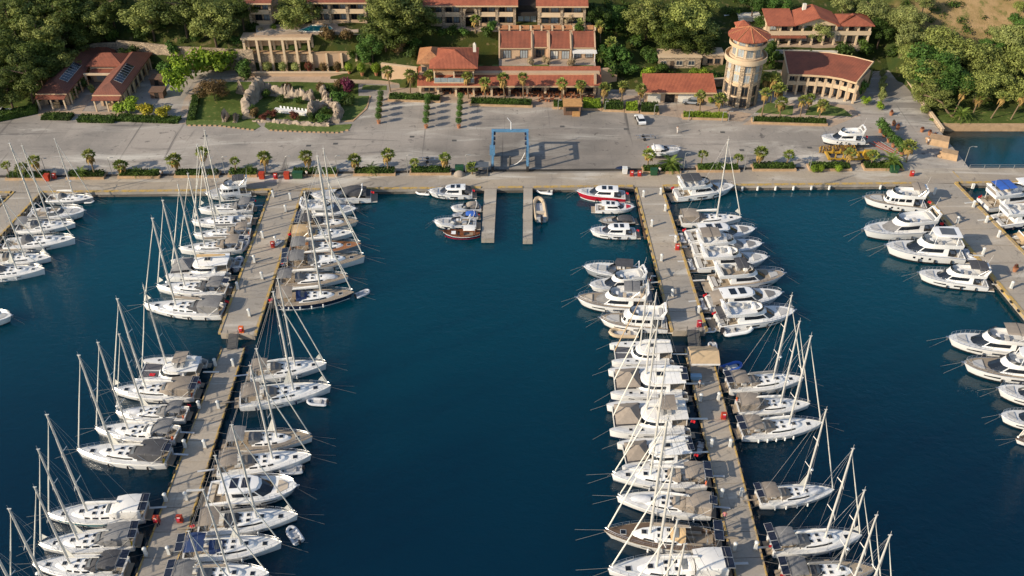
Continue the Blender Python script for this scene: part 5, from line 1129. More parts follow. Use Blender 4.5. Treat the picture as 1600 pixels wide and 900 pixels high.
# swimming pool terrace
struct('pool_deck', lambda mb: mb.prism(poly([(400, 56), (560, 50), (560, 36), (400, 40)], 8.5), 7.5, 8.62), m_pave)
t = thing('swimming_pool', 'turquoise swimming pool on the upper hotel terrace', 'pool', tuple(P(492, 46, 8.7)))
pw = [P(x, y, 8.7) - P(492, 46, 8.7) for x, y in ((466, 48), (487, 39.5), (516, 41), (520, 44.5), (512, 49), (480, 49.5))]
part('water', lambda mb: mb.prism([tuple(p) for p in pw], -.3, .0), m_pool, t, smooth=False)
part('coping', lambda mb: [mb.tube([a, b], .14, 5) for a, b in zip(pw, pw[1:] + pw[:1])], m_whr, t)
# retaining walls
def wallrun(label, pts, z0, z1, th=.6, m=None, cap=None, pil=0, pilm=None, name='retaining_wall'):
    t = thing(name, label, 'wall', tuple(pts[0][:2]) + (z0,)); o = Vector((pts[0][0], pts[0][1], z0)); H = z1 - z0
    for a, b in zip(pts, pts[1:]):
        a = Vector((a[0], a[1], z0)) - o; b = Vector((b[0], b[1], z0)) - o; n = Vector((-(b - a).y, (b - a).x, 0)).normalized() * th
        part('wall', lambda mb: mb.prism([tuple(a), tuple(b), tuple(b + n), tuple(a + n)], -1.5, H), m or m_stone, t, smooth=False)
        if cap: part('coping', lambda mb: mb.prism([tuple(a - n * .2), tuple(b - n * .2), tuple(b + n * 1.2), tuple(a + n * 1.2)], H, H + .15), cap, t, smooth=False)
        for i in range(pil): p = a.lerp(b, i / max(pil - 1, 1)); part('pilaster', lambda mb: mb.box((p.x, p.y - .25, H / 2), (.5, .6, H)), pilm or m_cream, t, smooth=False)
    return t
wallrun('grey stone retaining wall curving behind the left tiled villa', [(-113, 207), (-108, 217.5), (-103, 221.2), (-98, 221.5)], 0, 5.0)
wallrun('long pale stone retaining wall left of the columned wall', [(-98, 221.4), (-80, 217.4), (-63, 215.7)], 0, 5.6, m=m_stonel)
t = thing('columned_wall', 'cream terrace wall with six tall pillars and recessed bays', 'wall', (P(390, 106).x, 216.0, 0)); cw = P(490, 106).x - P(390, 106).x
part('lower_wall', lambda mb: mb.span((-.2, 1.0, -1), (cw + .4, 1.7, 4.4)), m_stonel, t, smooth=False); part('ledge', lambda mb: mb.span((-.3, .5, 4.4), (cw + .5, 2.4, 4.65)), m_san, t, smooth=False)
part('upper_wall', lambda mb: mb.span((-.2, 2.3, 4.65), (cw + .4, 2.9, 8.3)), m_cream2, t, smooth=False); part('top_beam', lambda mb: mb.span((-.4, .1, 8.0), (cw + .6, .7, 8.5)), m_cream, t, smooth=False); part('roof_slab', lambda mb: mb.span((-.4, .72, 8.3), (cw + .6, 3.6, 8.52)), m_cream2, t, smooth=False)
for i in range(6):
    x = .2 + i * (cw - .2) / 5; part('pillar', lambda mb: mb.box((x, .4, 3.7), (.55, .6, 8.5)), m_cream, t, smooth=False)
    part('inner_pier', lambda mb: mb.box((x + .5, 2.2, 6.3), (.5, .5, 3.3)), m_cream, t, smooth=False)
wallrun('cream terrace wall with pilasters right of the columned wall', [(P(492, 106).x, 216.6), (P(560, 106).x, 216.9)], 0, 4.5, m=m_cream2, cap=m_san, pil=4)
wallrun('low garden wall behind the row of potted shrubs', [(P(395, 112).x, 213.0), (P(640, 112).x, 213.2)], 0, .9, m=m_cream2, cap=m_cream)
wallrun('rough upper stone wall above the terrace below the broad pine', [(P(505, 80, 4.6).x, 219.2), (P(600, 80, 4.6).x, 218.6)], 4.6, 8.3, m=m_stonel)
wallrun('stone ramp wall beside the restaurant left side', [(P(600, 98, 2).x, 211), (P(655, 104, 2).x, 208.5)], 0, 4.2, m=m_cream2, cap=m_cream)
wallrun('cream wall right of the long colonnade roof', [(19.6, 201.8), (19.9, 207), (25, 208)], 0, 4.6, m=m_cream2)
wallrun('terrace edge wall under the villa lawns', [(-21.5, 207.3), (19.4, 207.3)], 0, 4.65, m=m_stonel, cap=m_cream)
# right side buildings
X0, X1 = P(1006, 155).x, P(1112, 155).x; Yf = P(1050, 160).y
t = thing('shop_building', 'low shop with red tiled roof and white shutters left of the tower', 'shop', (X0, Yf, 0)); w = X1 - X0
part('wall', lambda mb: mb.span((0, 0, -1), (w, 5.5, 2.9)), m_cream2, t, smooth=False); part('roof', lambda mb: mb.slab([(-.4, -.8, 2.7), (w + .4, -.8, 2.7), (w + .4, 5.8, 4.4), (-.4, 5.8, 4.4)], (0, -.26, 1), .2), m_tile, t, smooth=False)
part('shutter', lambda mb: mb.span((.6, -.08, .1), (3.6, -.02, 2.4)), m_whr, t, smooth=False); part('shutter', lambda mb: mb.span((7.6, -.08, .1), (11.2, -.02, 2.4)), m_whr, t, smooth=False); part('doorway', lambda mb: mb.span((4.6, -.07, 0), (6.8, -.02, 2.4)), m_dark, t, smooth=False)
part('fascia', lambda mb: mb.span((-.4, -.92, 2.55), (w + .4, -.82, 2.88)), m_trim, t, smooth=False)
bx = P(1028, 108, 2.0); t = house('stone_house', 'pale stone house with three windows under the big pines', 'house', bx.x, bx.y, 10.2, 4.5, 3.0, 2.0, None, wall=m_stonel)
part('flat_roof', lambda mb: mb.span((-.2, -.2, 3.0), (10.4, 4.7, 3.2)), m_cream, t, smooth=False)
for x, w_ in ((1.2, 1.4), (5.0, 1.6), (7.9, 1.6)): windowp(t, x, -.03, 1.0, w_, 1.2, 0, m_framew, m_pane)
part('door', lambda mb: mb.span((2.8, -.06, 0), (3.7, -.02, 2.1)), m_frame, t, smooth=False)
t = house('stone_annex', 'cream annex with two windows left of the tower', 'house', bx.x + 10.8, bx.y + 1.2, 5.0, 4.0, 3.0, 2.0, None, wall=m_cream2); part('flat_roof', lambda mb: mb.span((-.2, -.2, 3.0), (5.2, 4.2, 3.2)), m_cream, t, smooth=False)
for x in (1.8, 3.6): windowp(t, x, -.03, .9, 1.3, 1.3)
wallrun('curved pale terrace wall in front of the stone house', [(P(1000, 112, 1).x, 207.4), (P(1090, 118, 1).x, 206.4), (P(1128, 116, 1).x, 207.2)], 0, 2.1, m=m_stonel, cap=m_cream)
# curved two storey building
def curved():
    pts = [P(x, y) for x, y in ((1227, 148), (1258, 149), (1285, 151), (1308, 155), (1332, 162))]; o = pts[0]; t = thing('curved_building', 'curved two storey building with red tiled roof right of the tower', 'building', tuple(o))
    r = [p - o for p in pts]; n = []
    for i in range(5):
        d_ = (r[min(i + 1, 4)] - r[max(i - 1, 0)]).normalized(); n.append(Vector((-d_.y, d_.x, 0)))
    D = 8.2; H = 5.4
    q = [[a + m_ * k for a, m_ in zip(r, n)] for k in (0, 1.6, D)]
    def wal(mb): mb.prism([tuple(p) for p in q[1]] + [tuple(p) for p in q[2][::-1]], -1, H)
    part('wall', wal, m_cream2, t, smooth=False)
    for z in (2.55, ): part('balcony_slab', lambda mb: mb.prism([tuple(p) for p in q[0]] + [tuple(p + m_ * -.05) for p, m_ in list(zip(q[1], n))[::-1]], z, z + .25), m_cream, t, smooth=False)
    part('balcony_front', lambda mb: [mb.prism([tuple(a), tuple(b), tuple(b + Vector((0, .12, 0))), tuple(a + Vector((0, .12, 0)))], 2.82, 3.5) for a, b in zip(q[0], q[0][1:])], m_cream, t, smooth=False)
    e = [a - m_ * .7 for a, m_ in zip(r, n)]; k = [a + m_ * (D + .3) for a, m_ in zip(r, n)]; e[0].x -= .4; k[0].x -= .4
    for i in range(4): part('roof', lambda mb: mb.slab([e[i] + Vector((0, 0, H)), e[i + 1] + Vector((0, 0, H)), k[i + 1] + Vector((0, 0, H + 1.7)), k[i] + Vector((0, 0, H + 1.7))], (0, -.2, 1), .2), m_tile2, t, smooth=False)
    part('fascia', lambda mb: [mb.slab([a + Vector((0, -.06, H - .25)), b + Vector((0, -.06, H - .25)), b + Vector((0, -.06, H + .2)), a + Vector((0, -.06, H + .2))], (0, -1, 0), .1) for a, b in zip(e, e[1:])], m_trim, t, smooth=False)
    part('gable_coping', lambda mb: [mb.tube([e[i] + Vector((0, 0, H + .2)), k[i] + Vector((0, 0, H + 1.95))], .18, 5) for i in (0, 4)] + [mb.tube([a + Vector((0, 0, H + 1.9)) for a in k], .16, 5)], m_trim, t)
    for i in range(9):
        u = i / 8 * 4; j = min(int(u), 3); p = r[j].lerp(r[j + 1], u - j); part('column', lambda mb: mb.box((p.x, p.y + .15, H / 2), (.42, .42, H)), m_cream, t, smooth=False)
    for f in (0, 2.8):
        for i in range(8):
            u = (i + .5) / 2; j = min(int(u), 3); p = q[1][j].lerp(q[1][j + 1], u - j); d_ = q[1][j + 1] - q[1][j]; windowp(t, p.x, p.y - .04, f + .2, 1.25, 1.9, atan2(d_.y, d_.x), m_framew if f else m_frame, m_pane)
curved()
# upper right restaurant
u0 = P(1196, 72, 5.0); t = thing('hillside_restaurant', 'two storey hillside restaurant with stepped orange tile roofs at upper right', 'restaurant', tuple(u0)); uw = P(1356, 72, 5.0).x - u0.x
part('wall', lambda mb: mb.span((0, 2.2, -2), (uw, 7.0, 5.2)), m_cream, t, smooth=False); part('terrace', lambda mb: mb.span((0, -.2, -1.5), (uw, 2.2, .1)), m_pave, t, smooth=False)
part('first_floor_slab', lambda mb: mb.span((-.1, .2, 2.7), (uw + .1, 2.18, 3.0)), m_cream, t, smooth=False); part('canopy_roof', lambda mb: mb.slab([(0, -.6, 2.2), (9.5, -.6, 2.2), (9.5, .9, 2.65), (0, .9, 2.65)], (0, -.3, 1), .12), m_tile2, t, smooth=False)
part('balcony_front', lambda mb: mb.span((-.1, .18, 3.01), (uw + .1, .32, 3.75)), m_cream, t, smooth=False)
for i in range(10): part('column', lambda mb: mb.box((.3 + i * (uw - .6) / 9, .5, 2.6), (.42, .42, 5.2)), m_cream, t, smooth=False)
for i in range(9):
    for f in (0, 3.0): windowp(t, .3 + (i + .5) * (uw - .6) / 9, 2.17, f + .25, 1.7, 1.7, 0, m_frame, m_pane if (i + int(f)) % 3 else m_panel)
part('roof', lambda mb: mb.slab([(-.4, -.4, 5.2), (6.4, -.4, 5.2), (6.4, 7.4, 6.5), (-.4, 7.4, 6.5)], (0, -.2, 1), .18), m_tile, t, smooth=False)
def gab(mb):
    xm, xa, xb = 11.8, 6.3, 17.0
    for a, z1 in ((xa, 6.0), (xb, 6.0)):
        mb.slab([(a, -.7, 5.4), (xm, -.7, 7.3), (xm, 7.4, 7.6), (a, 7.4, 5.7)], ((-.4 if a < xm else .4), 0, 1), .2)
part('gable_roof', gab, m_tile, t, smooth=False)
part('gable_wall', lambda mb: mb.add([(6.6, .3, 5.15), (16.7, .3, 5.15), (11.8, .3, 7.1), (6.6, .6, 5.15), (16.7, .6, 5.15), (11.8, .6, 7.1)], [(0, 1, 2), (5, 4, 3)]), m_cream, t, smooth=False)
part('end_roof', lambda mb: hip(mb, 17.0, .2, uw, 7.0, 5.3, 1.4, .5, .2, False), m_tile, t, smooth=False)
part('chimney', lambda mb: mb.box((9.6, 6.0, 7.6), (.8, .8, 1.6)), m_whr, t, smooth=False)
wallrun('white terrace wall in front of the hillside restaurant', [(u0.x, u0.y - 2.6), (u0.x + 17, u0.y - 3.2)], 3.2, 5.0, m=m_whr)
wallrun('tan stone base wall along the upper road on the right', [(u0.x - .5, u0.y - 4.6), (u0.x + 19, u0.y - 5.6)], 1.2, 3.2, m=m_cream2)
struct('upper_road', lambda mb: mb.prism([(48, 214, 0), (66, 212, 0), (82, 210.5, 0), (83, 214.5, 0), (66, 216.4, 0), (48, 219, 0)], -.5, 1.75), m_road)
t = house('white_cabin', 'small white cabin with two windows behind the tower', 'cabin', P(1153, 43, 5).x, P(1153, 43, 5).y, 5.4, 4, 2.6, 5.0, None, wall=m_whr)
for x in (1.2, 3.9): windowp(t, x, -.03, .9, .9, .9)
part('flat_roof', lambda mb: mb.span((-.2, -.2, 2.6), (5.6, 4.2, 2.75)), m_whr, t, smooth=False)
# left villa with two long wings
def wing(label, px0, px1, py, length, h=2.9, name='villa_wing', panels=1):
    a, b = P(px0, py), P(px1, py); w = b.x - a.x; t = thing(name, label, 'villa', (a.x, a.y, 0))
    part('wall', lambda mb: mb.span((.3, 2.6, -1), (w - .3, length, h)), m_cream2, t, smooth=False); part('roof', lambda mb: hip(mb, 0, 1.6, w, length, h + .6, 1.7, .5, .2, False), m_tilex, t, smooth=False)
    part('porch_roof', lambda mb: mb.slab([(-.3, -.4, h - .1), (w + .3, -.4, h - .1), (w + .3, 1.9, h + .5), (-.3, 1.9, h + .5)], (0, -.25, 1), .15), m_tile2, t, smooth=False)
    part('fascia', lambda mb: (mb.span((-.5, 1.0, h + .38), (w + .5, 1.1, h + .66))), m_trim, t, smooth=False)
    for x in (0.1, w / 2, w - .1): part('post', lambda mb: mb.box((x, 0, h / 2 - .1), (.3, .3, h - .2)), m_cream, t, smooth=False)
    part('side_post', lambda mb: [mb.box((w + .2, 3 + k * 3.2, h / 2), (.3, .3, h)) for k in range(int(length / 3.4))], m_cream, t, smooth=False)
    for x in (w * .3, w * .7): windowp(t, x, 2.57, .2, 1.6, 2.0, 0, m_frame, m_pane)
    part('porch_furniture', lambda mb: (mb.box((w * .55, 1.2, .4), (1.4, .8, .8)), mb.box((w * .55, 1.6, .9), (1.4, .15, .6))), CAN['t'], t, smooth=False)
    for i in range(int(length / 3)): windowp(t, w - .27, 4 + i * 2.8, .6, 1.2, 1.5, pi / 2, m_frame, m_pane)
    k = 1.7 / (w / 2 + .5); s = atan2(1.7, w / 2 + .5)
    for i in range(8 if panels else 0):
        x = w * .73; y = 6.2 + i * 1.15; part('solar_panel', lambda mb: (mb.box((0, 0, 0), (1.9, 1.05, .06), m=1), mb.box((0, 0, .04), (1.78, .93, .04), m=0)), [solar, alu], t, 'roofp', (x, y, h + .6 + 1.7 - (x - w / 2) * k + .14), rot=(0, s, 0), smooth=False)
    return t
wing('left tiled villa wing with blue solar panels beside the dark pines', 63, 105, 172, 26)
wing('right tiled villa wing with solar panels by the yellow bushes', 151, 190, 174, 24)
lx = P(149, 128, 0); t = house('villa_hall', 'hipped villa hall with shaded pergola joining the two tiled wings', 'villa', lx.x - .3, lx.y, 7.6, 6.0, 4.2, 0, 'hip', 1.8, tile=m_tile2)
part('pergola', lambda mb: (mb.box((-.1, -3.2, 1.7), (.4, .4, 3.4)), mb.box((6.6, -3.2, 1.7), (.4, .4, 3.4)), mb.span((-.4, -3.5, 3.3), (6.9, -3.0, 3.7))), m_cream, t, smooth=False)
part('awning', lambda mb: mb.slab([(.4, -3.0, 3.0), (6.2, -3.0, 3.0), (6.2, -.1, 3.4), (.4, -.1, 3.4)], (0, 0, 1), .08), m_tile2, t, smooth=False)
windowp(t, 3.3, -.03, .5, 4.6, 1.8, 0, m_framew, m_panel, bars=2)
house('rear_shed', 'small tiled shed behind the villa hall against the stone wall', 'shed', P(140, 98, 0).x, 219.5, 6.6, 3.2, 3.0, 0, 'hip', .9, tile=m_tile2)
for x, y, lab in ((246, 134, 'upper brown garden hut right of the solar panel wing'), (246, 154, 'lower brown garden hut right of the solar panel wing')):
    p = P(x, y); t = thing('garden_hut', lab, 'hut', (p.x - 1.5, p.y, 0)); part('wall', lambda mb: mb.span((0, 0, 0), (3.0, 2.6, 1.6)), m_hutw, t, smooth=False)
    part('roof', lambda mb: mb.span((-.2, -.2, 1.6), (3.2, 2.8, 1.8)), m_hutw, t, smooth=False); part('door', lambda mb: mb.span((1.0, -.05, 0), (1.9, -.01, 1.4)), m_dark, t, smooth=False)
# orange roofed timber hut on the plaza
p = P(894, 180); t = thing('timber_kiosk', 'small timber kiosk with orange flat roof at the plaza hedge', 'kiosk', (p.x - 1.9, p.y, 0))
part('wall', lambda mb: mb.span((0, 0, 0), (3.8, 2.4, 2.3)), m_hutw, t, smooth=False); part('roof', lambda mb: mb.slab([(-.25, -.3, 2.3), (4.05, -.3, 2.3), (4.05, 2.8, 2.6), (-.25, 2.8, 2.6)], (0, 0, 1), .15), m_hutr, t, smooth=False)
part('counter', lambda mb: mb.span((1.9, -.7, 0), (3.6, -.02, 1.0)), m_hutr, t, smooth=False); part('hatch_opening', lambda mb: mb.span((.4, -.04, 1.0), (3.3, -.01, 1.9)), m_dark, t, smooth=False)
for k in range(7): part('board', lambda mb: mb.span((.05 + k * .54, -.05, .02), (.53 + k * .54, -.012, .95)), m_hutw, t, smooth=False)
# fence and lamps by the inlet, stone bits at the corner
t = thing('railing', 'steel railing along the breakwater beside the inlet', 'railing', tuple(P(1514, 264)))
o = P(1514, 264); e = P(2000, 264.5)
for i in range(22): q = o.lerp(e, i / 21) - o; part('railing_post', lambda mb: mb.tube([q, q + Vector((0, 0, 1.0))], .05, 5), m_lamp, t)
for z in (.5, .98): part('rail', lambda mb: mb.tube([Vector((0, 0, z)), e - o + Vector((0, 0, z))], .04, 5), m_lamp, t)
o = P(1394, 100); e = P(1470, 202)
wallrun('low stone sea wall along the road to the inlet', [tuple(P(1474, 206)), tuple(P(1396, 100))], 0, .7, .45, m=m_stonel, cap=m_cream)
# ------------------------------------------------------------------ vegetation
def rv(r): 
    while True:
        v = Vector((r.uniform(-1, 1), r.uniform(-1, 1), r.uniform(-1, 1)))
        if .05 < v.length < 1: return v
def leafcloud(mb, r, clumps, per, ls, flat=.8, up=.35):
    """clumps = (centre, radius); leaf faces lie round each clump's surface, tilted at random"""
    for c, R in clumps:
        c = Vector(c)
        for _ in range(int(per * R * R / .09)):
            d = rv(r).normalized()
            p = c + Vector((d.x, d.y, d.z * flat)) * R * (r.random() ** .35)
            n = (d + rv(r) * .8 + Vector((0, 0, up))).normalized(); a = n.orthogonal().normalized(); b = n.cross(a); t = r.uniform(0, 6.28)
            a, b = a * cos(t) + b * sin(t), b * cos(t) - a * sin(t); s = ls * r.uniform(.6, 1.35)
            mb.v += [tuple(p - a * s), tuple(p + b * s * .55), tuple(p + a * s), tuple(p - b * s * .55)]
            k = len(mb.v); mb.f.append((k - 4, k - 3, k - 2, k - 1)); mb.m.append(0)
def cloudmesh(name, key, fn, m):
    k = (name, key, m.name)
    if k not in CACHE:
        mb = MB(); fn(mb); CACHE[k] = mb.mesh(name, [m], False)
    return CACHE[k]
def pine_clumps(seed):
    r = random.Random(seed); cl = []
    for i in range((40, 31, 36, 26, 34)[seed % 5]):
        a = r.uniform(0, 6.28); q = sqrt(r.random()) * .82; z = r.uniform(-.62, .62) * (1.1 - q * .55)
        cl.append(((q * cos(a), q * sin(a), z), r.uniform(.2, .36)))
    return cl
def broad_clumps(seed):
    r = random.Random(seed); cl = [((0, 0, .1), .5)]
    for i in range(20):
        d = rv(r).normalized(); cl.append(((d.x * .62, d.y * .62, d.z * .5 + .08), r.uniform(.22, .38)))
    return cl
def crown_mesh(kind, i, m):
    def f(mb):
        r = random.Random(i * 17 + 3)
        if kind == 'pine': leafcloud(mb, r, pine_clumps(i + 40), 240, .043, .72)
        elif kind == 'broad': leafcloud(mb, r, broad_clumps(i + 80), 190, .047, .85)
        elif kind == 'shrub': leafcloud(mb, r, [((0, 0, 0), .6)] + [((rv(r).x * .6, rv(r).y * .6, abs(rv(r).z) * .45), r.uniform(.3, .45)) for _ in range(7)], 48, .10, .8)
        elif kind == 'ball': leafcloud(mb, r, [((0, 0, 0), .95)], 50, .12, .95); leafcloud(mb, r, [((0, 0, 0), .75)], 30, .14, .95)
        elif kind == 'column': leafcloud(mb, r, [((r.uniform(-.15, .15), r.uniform(-.15, .15), -.8 + k * .2), .36 - k * .026) for k in range(9)], 60, .09, 1.1)
    return cloudmesh('crown', kind + str(i), f, m)
def trunk_mesh(kind, i):
    def f(mb):
        r = random.Random(i + 5); lean = (r.uniform(-.12, .12), r.uniform(-.12, .12))
        mb.tube([(0, 0, -.3), (lean[0] * .3, lean[1] * .3, .45), (lean[0], lean[1], 1.0), (lean[0], lean[1], 1.3)], [.055, .045, .035, .015], 7)
        for k in range(7):
            a = k * .9 + r.uniform(0, .5); z = .62 + .08 * k
            mb.tube([(lean[0] * z, lean[1] * z, z), (.3 * cos(a), .3 * sin(a), z + .12), (.55 * cos(a), .55 * sin(a), z + .2)], [.025, .016, .006], 5)
    return cloudmesh('trunk', kind + str(i), f, m_trunk)
NT = [0]
def tree(name, label, px, py, cr, h, kind='pine', m=None, z=None, group=None, flat=1.0, cat_='tree', loc=None):
    """(px, py): where the middle of the crown shows; cr crown radius, h height of the crown's middle above the ground"""
    NT[0] += 1; i = NT[0] % 5
    if loc: X, Y, zg = loc
    else:
        # walk along the view ray until it is h above the terrain
        best = None
        for k in range(400):
            zz = k * .15; p = P(px, py, zz)
            if zz - (z if z is not None else max(terr(p.x, p.y), 0)) >= h: best = p; break
        if best is None: best = P(px, py, 20)
        X, Y = best.x, best.y; zg = best.z - h
    rt = random.Random(NT[0] * 7); t = thing(name, label, cat_, (X, Y, zg), NT[0] * 1.7, group=group)
    tr = link('trunk', trunk_mesh(kind, i), t, (0, 0, 0), 0, (h * .9, h * .9, h)); c = link('crown', crown_mesh(kind, i, m or m_pine), t, (0, 0, h), NT[0] * .7, (cr * rt.uniform(.82, 1.15), cr * rt.uniform(.82, 1.15), cr * rt.uniform(.68, .95) * flat)); c.rotation_euler = (0, 0, NT[0] * .7)
    return t
def shrub(label, px, py, r, m=None, name='shrub', kind='shrub', hz=1.0, z=None, group=None, cat_='shrub', pot=None, stem=0.):
    NT[0] += 1; p = P(px, py, z or 0)
    if z is None:
        for k in range(60):
            q = P(px, py, k * .2)
            if k * .2 >= max(terr(q.x, q.y), 0): p = q; break
    t = thing(name, label, cat_, tuple(p), group=group); b = 0.
    if pot:
        part('pot', lambda mb: mb.tube([(0, 0, 0), (0, 0, .1), (0, 0, .65), (0, 0, .75)], [.3, .34, .46, .5], 10), pot, t, 'pot'); b = .7
    if stem: part('stem', lambda mb: mb.tube([(0, 0, 0), (0, 0, 1)], .06, 6), m_trunk, t, 'stem', (0, 0, b), scale=(1, 1, stem)); b += stem
    link('foliage', crown_mesh(kind, NT[0] % 3, m or m_hedge), t, (0, 0, b + r * hz * .62), NT[0], (r, r, r * hz))
    return t
# palms
def fan_crown(i):
    def f(mb):
        r = random.Random(i); n = 26
        for k in range(n):
            a = 2.4 * k + r.uniform(-.2, .2); el = radians(80 - 82 * (k / n) + r.uniform(-8, 8)); L = r.uniform(.75, 1.0); sag = .25
            o = Vector((cos(a) * cos(el), sin(a) * cos(el), sin(el))); side = Vector((-sin(a), cos(a), 0)); upv = side.cross(o) * -1
            b = o * L * .45; mb.add([(0, 0, 0), b + side * .012, b - side * .012], [(0, 1, 2)])
            nf = 7; prev = None
            for j in range(nf + 1):
                th = radians(-75 + 150 * j / nf); q = b + (o * cos(th) + side * sin(th)) * L * (.60 if j % 2 else .34) - Vector((0, 0, sag * abs(sin(th)) * .35 + (.18 if j % 2 else .05))) + upv * (.04 if j % 2 else -.02)
                if prev is not None: mb.add([b, prev, q], [(0, 1, 2)])
                prev = q
    return cloudmesh('crown', 'fan%d' % i, f, m_palm)
def skirt_mesh(i):
    def f(mb):
        r = random.Random(i + 3)
        for k in range(30):
            a = r.uniform(0, 6.28); L = r.uniform(.5, 1.0); o = Vector((cos(a) * .42 * r.uniform(.4, 1), sin(a) * .42 * r.uniform(.4, 1), -L)); s = Vector((-sin(a), cos(a), 0)) * r.uniform(.08, .17)
            mb.add([(0, 0, .05), o * .5 + Vector((cos(a), sin(a), 0)) * .16 + s, o, o * .5 + Vector((cos(a), sin(a), 0)) * .16 - s], [(0, 1, 2, 3)])
    return cloudmesh('dead_frond_skirt', str(i), f, m_skirt)
def ptrunk():
    return cloudmesh('trunk', 'palm', lambda mb: mb.tube([(0, 0, -.1), (0, 0, .08), (.01, 0, .5), (0, 0, 1.0)], [.22, .17, .14, .13], 8), m_palmt)
def frond(i):
    def f(mb):
        r = random.Random(i); n = 9; pts = [Vector((t, 0, .55 * t - .95 * t * t)) for t in [k / n for k in range(n + 1)]]
        mb.tube(pts, [.02] * n + [.005], 3)
        for k in range(1, n * 2):
            t = k / (n * 2); p = Vector((t, 0, .55 * t - .95 * t * t)); w = .2 * sin(pi * min(1, t * .95 + .1)) ** .6
            for sd in (1, -1): q = p + Vector((.1, sd * w, -.05 + .04 * r.random())); mb.add([p, p + Vector((.045, 0, 0)), q], [(0, 1, 2) if sd > 0 else (2, 1, 0)])
    return cloudmesh('frond', str(i), f, m_date)
def palm(label, px, py, h, cr=1.75, skirt=True, group=None, lean=0., z=None):
    """(px, py) foot of the trunk"""
    NT[0] += 1; i = NT[0] % 4
    p = P(px, py, z or 0)
    if z is None:
        for k in range(60):
            q = P(px, py, k * .2)
            if k * .2 >= max(terr(q.x, q.y), 0): p = q; break
    rp = random.Random(NT[0]); cr *= rp.uniform(.85, 1.15); h *= rp.uniform(.93, 1.07); t = thing('fan_palm', label, 'palm tree', tuple(p), NT[0] * 1.3, group=group); t.rotation_euler = (rp.uniform(-.08, .08), lean or rp.uniform(-.08, .08), NT[0] * 1.3 if not lean else 0)
    link('trunk', ptrunk(), t, scale=(1, 1, h)); link('crown', fan_crown(i), t, (0, 0, h), 0, (cr, cr, cr * .95))
    if skirt: link('dead_frond_skirt', skirt_mesh(i), t, (0, 0, h), 0, (cr * 1.25, cr * 1.25, min(cr * 1.2, h * .6)))
    return t
def datepalm(label, px, py, h, L=2.6, n=26, group=None, z=0):
    NT[0] += 1; p = P(px, py, z); t = thing('date_palm', label, 'palm tree', tuple(p), NT[0], group=group)
    if z is None or z == 0:
        for k in range(60):
            q = P(px, py, k * .2)
            if k * .2 >= max(terr(q.x, q.y), 0): t.location = q; break
    link('trunk', ptrunk(), t, scale=(1.7, 1.7, h))
    for k in range(n): el = 62 - 78 * k / n; link('frond', frond(k % 5), t, (0, 0, h), 0, L * (.85 + .15 * ((k * 7) % 5) / 4), rot=(0, -radians(el - 10), 2.4 * k))
    return t
# hedges
def hedge(label, x0, x1, y, depth, h, m=None, wall=True, base=0., y2=None, name='hedge_planter', group=None, wallm=None):
    a, b = P(x0, y, base), P(x1, y2 if y2 else y, base); t = thing(name, label, 'hedge', tuple(a)); d_ = b - a; L = d_.length; t.rotation_euler = (0, 0, atan2(d_.y, d_.x))
    if group: t['group'] = group
    zb = 0
    if wall:
        def wl(mb): mb.span((0, -.15, 0), (L, .15, .45)); mb.span((0, depth - .15, 0), (L, depth + .15, .45)); mb.span((0, .15, 0), (.3, depth - .15, .45)); mb.span((L - .3, .15, 0), (L, depth - .15, .45))
        part('planter_wall', wl, wallm or m_san, t, smooth=False); part('soil', lambda mb: mb.span((.3, .15, .02), (L - .3, depth - .15, .35)), m_dark, t, smooth=False); zb = .3
    def lf(mb):
        r = random.Random(int(x0)); ins = .25 if wall else 0
        nn = int(min(2600, (L * depth + 2 * L * h) * 26))
        for _ in range(nn):
            x, yy = r.uniform(ins, L - ins), r.uniform(ins, depth - ins); hh = h * (.82 + .28 * noise.noise((x * .5, yy * .7, x0)))
            fc = r.random()
            if fc < .55: z = hh
            else: z = r.uniform(0, hh); yy = ins + r.uniform(0, .2) if fc < .85 else depth - ins - r.uniform(0, .2)
            p = Vector((x, yy, zb + z + r.uniform(-.12, .1))); n = (rv(r) + Vector((0, -.25, .5))).normalized(); q = n.orthogonal().normalized(); w = n.cross(q); s = r.uniform(.13, .26)
            mb.v += [tuple(p - q * s), tuple(p + w * s * .6), tuple(p + q * s), tuple(p - w * s * .6)]; k = len(mb.v); mb.f.append((k - 4, k - 3, k - 2, k - 1)); mb.m.append(0)
        mb.span((ins + .1, ins + .15, zb - .2), (L - ins - .1, depth - ins - .15, zb + h * .72))
    part('hedge_foliage', lf, m or m_hedge, t, smooth=False); return t
GH = 'hedge planters along the quay'
qh = [(9, 78, 281.5), (104, 163, 280), (184, 250, 278.5), (272, 342, 277.5), (356, 402, 276.5), (456, 527, 275.5), (552, 618, 274.5), (640, 705, 273.5), (1004, 1064, 271), (1089, 1156, 269), (1176, 1244, 267.3), (1264, 1331, 267), (1350, 1412, 266.4)]
for i, (a, b, y) in enumerate(qh): hedge('%s low hedge in sandy planter along the quay, counted from the left' % ordn(i), a, b, y, 2.1, .95, group=GH)
UH = [(606, 688, 158, 2.2, 1.1, m_hedge), (734, 832, 165, 2.0, 1.2, m_hedge), (863, 882, 170, 2.2, 1.2, m_hedge), (909, 940, 172, 3.4, 1.5, m_lime), (941, 975, 174, 3.4, 1.5, m_hedge), (976, 998, 176, 3.2, 1.4, m_lime), (1000, 1030, 178, 3.4, 1.5, m_hedge), (1066, 1138, 186, 2.0, 1.0, m_lime), (1175, 1293, 193, 2.0, .9, m_hedge)]
for i, (a, b, y, d_, h, m) in enumerate(UH): hedge('%s hedge from the left along the upper plaza edge' % ordn(i), a, b, y, d_, h, m, y2=y + (b - a) * .03, group='hedges along the upper plaza edge')
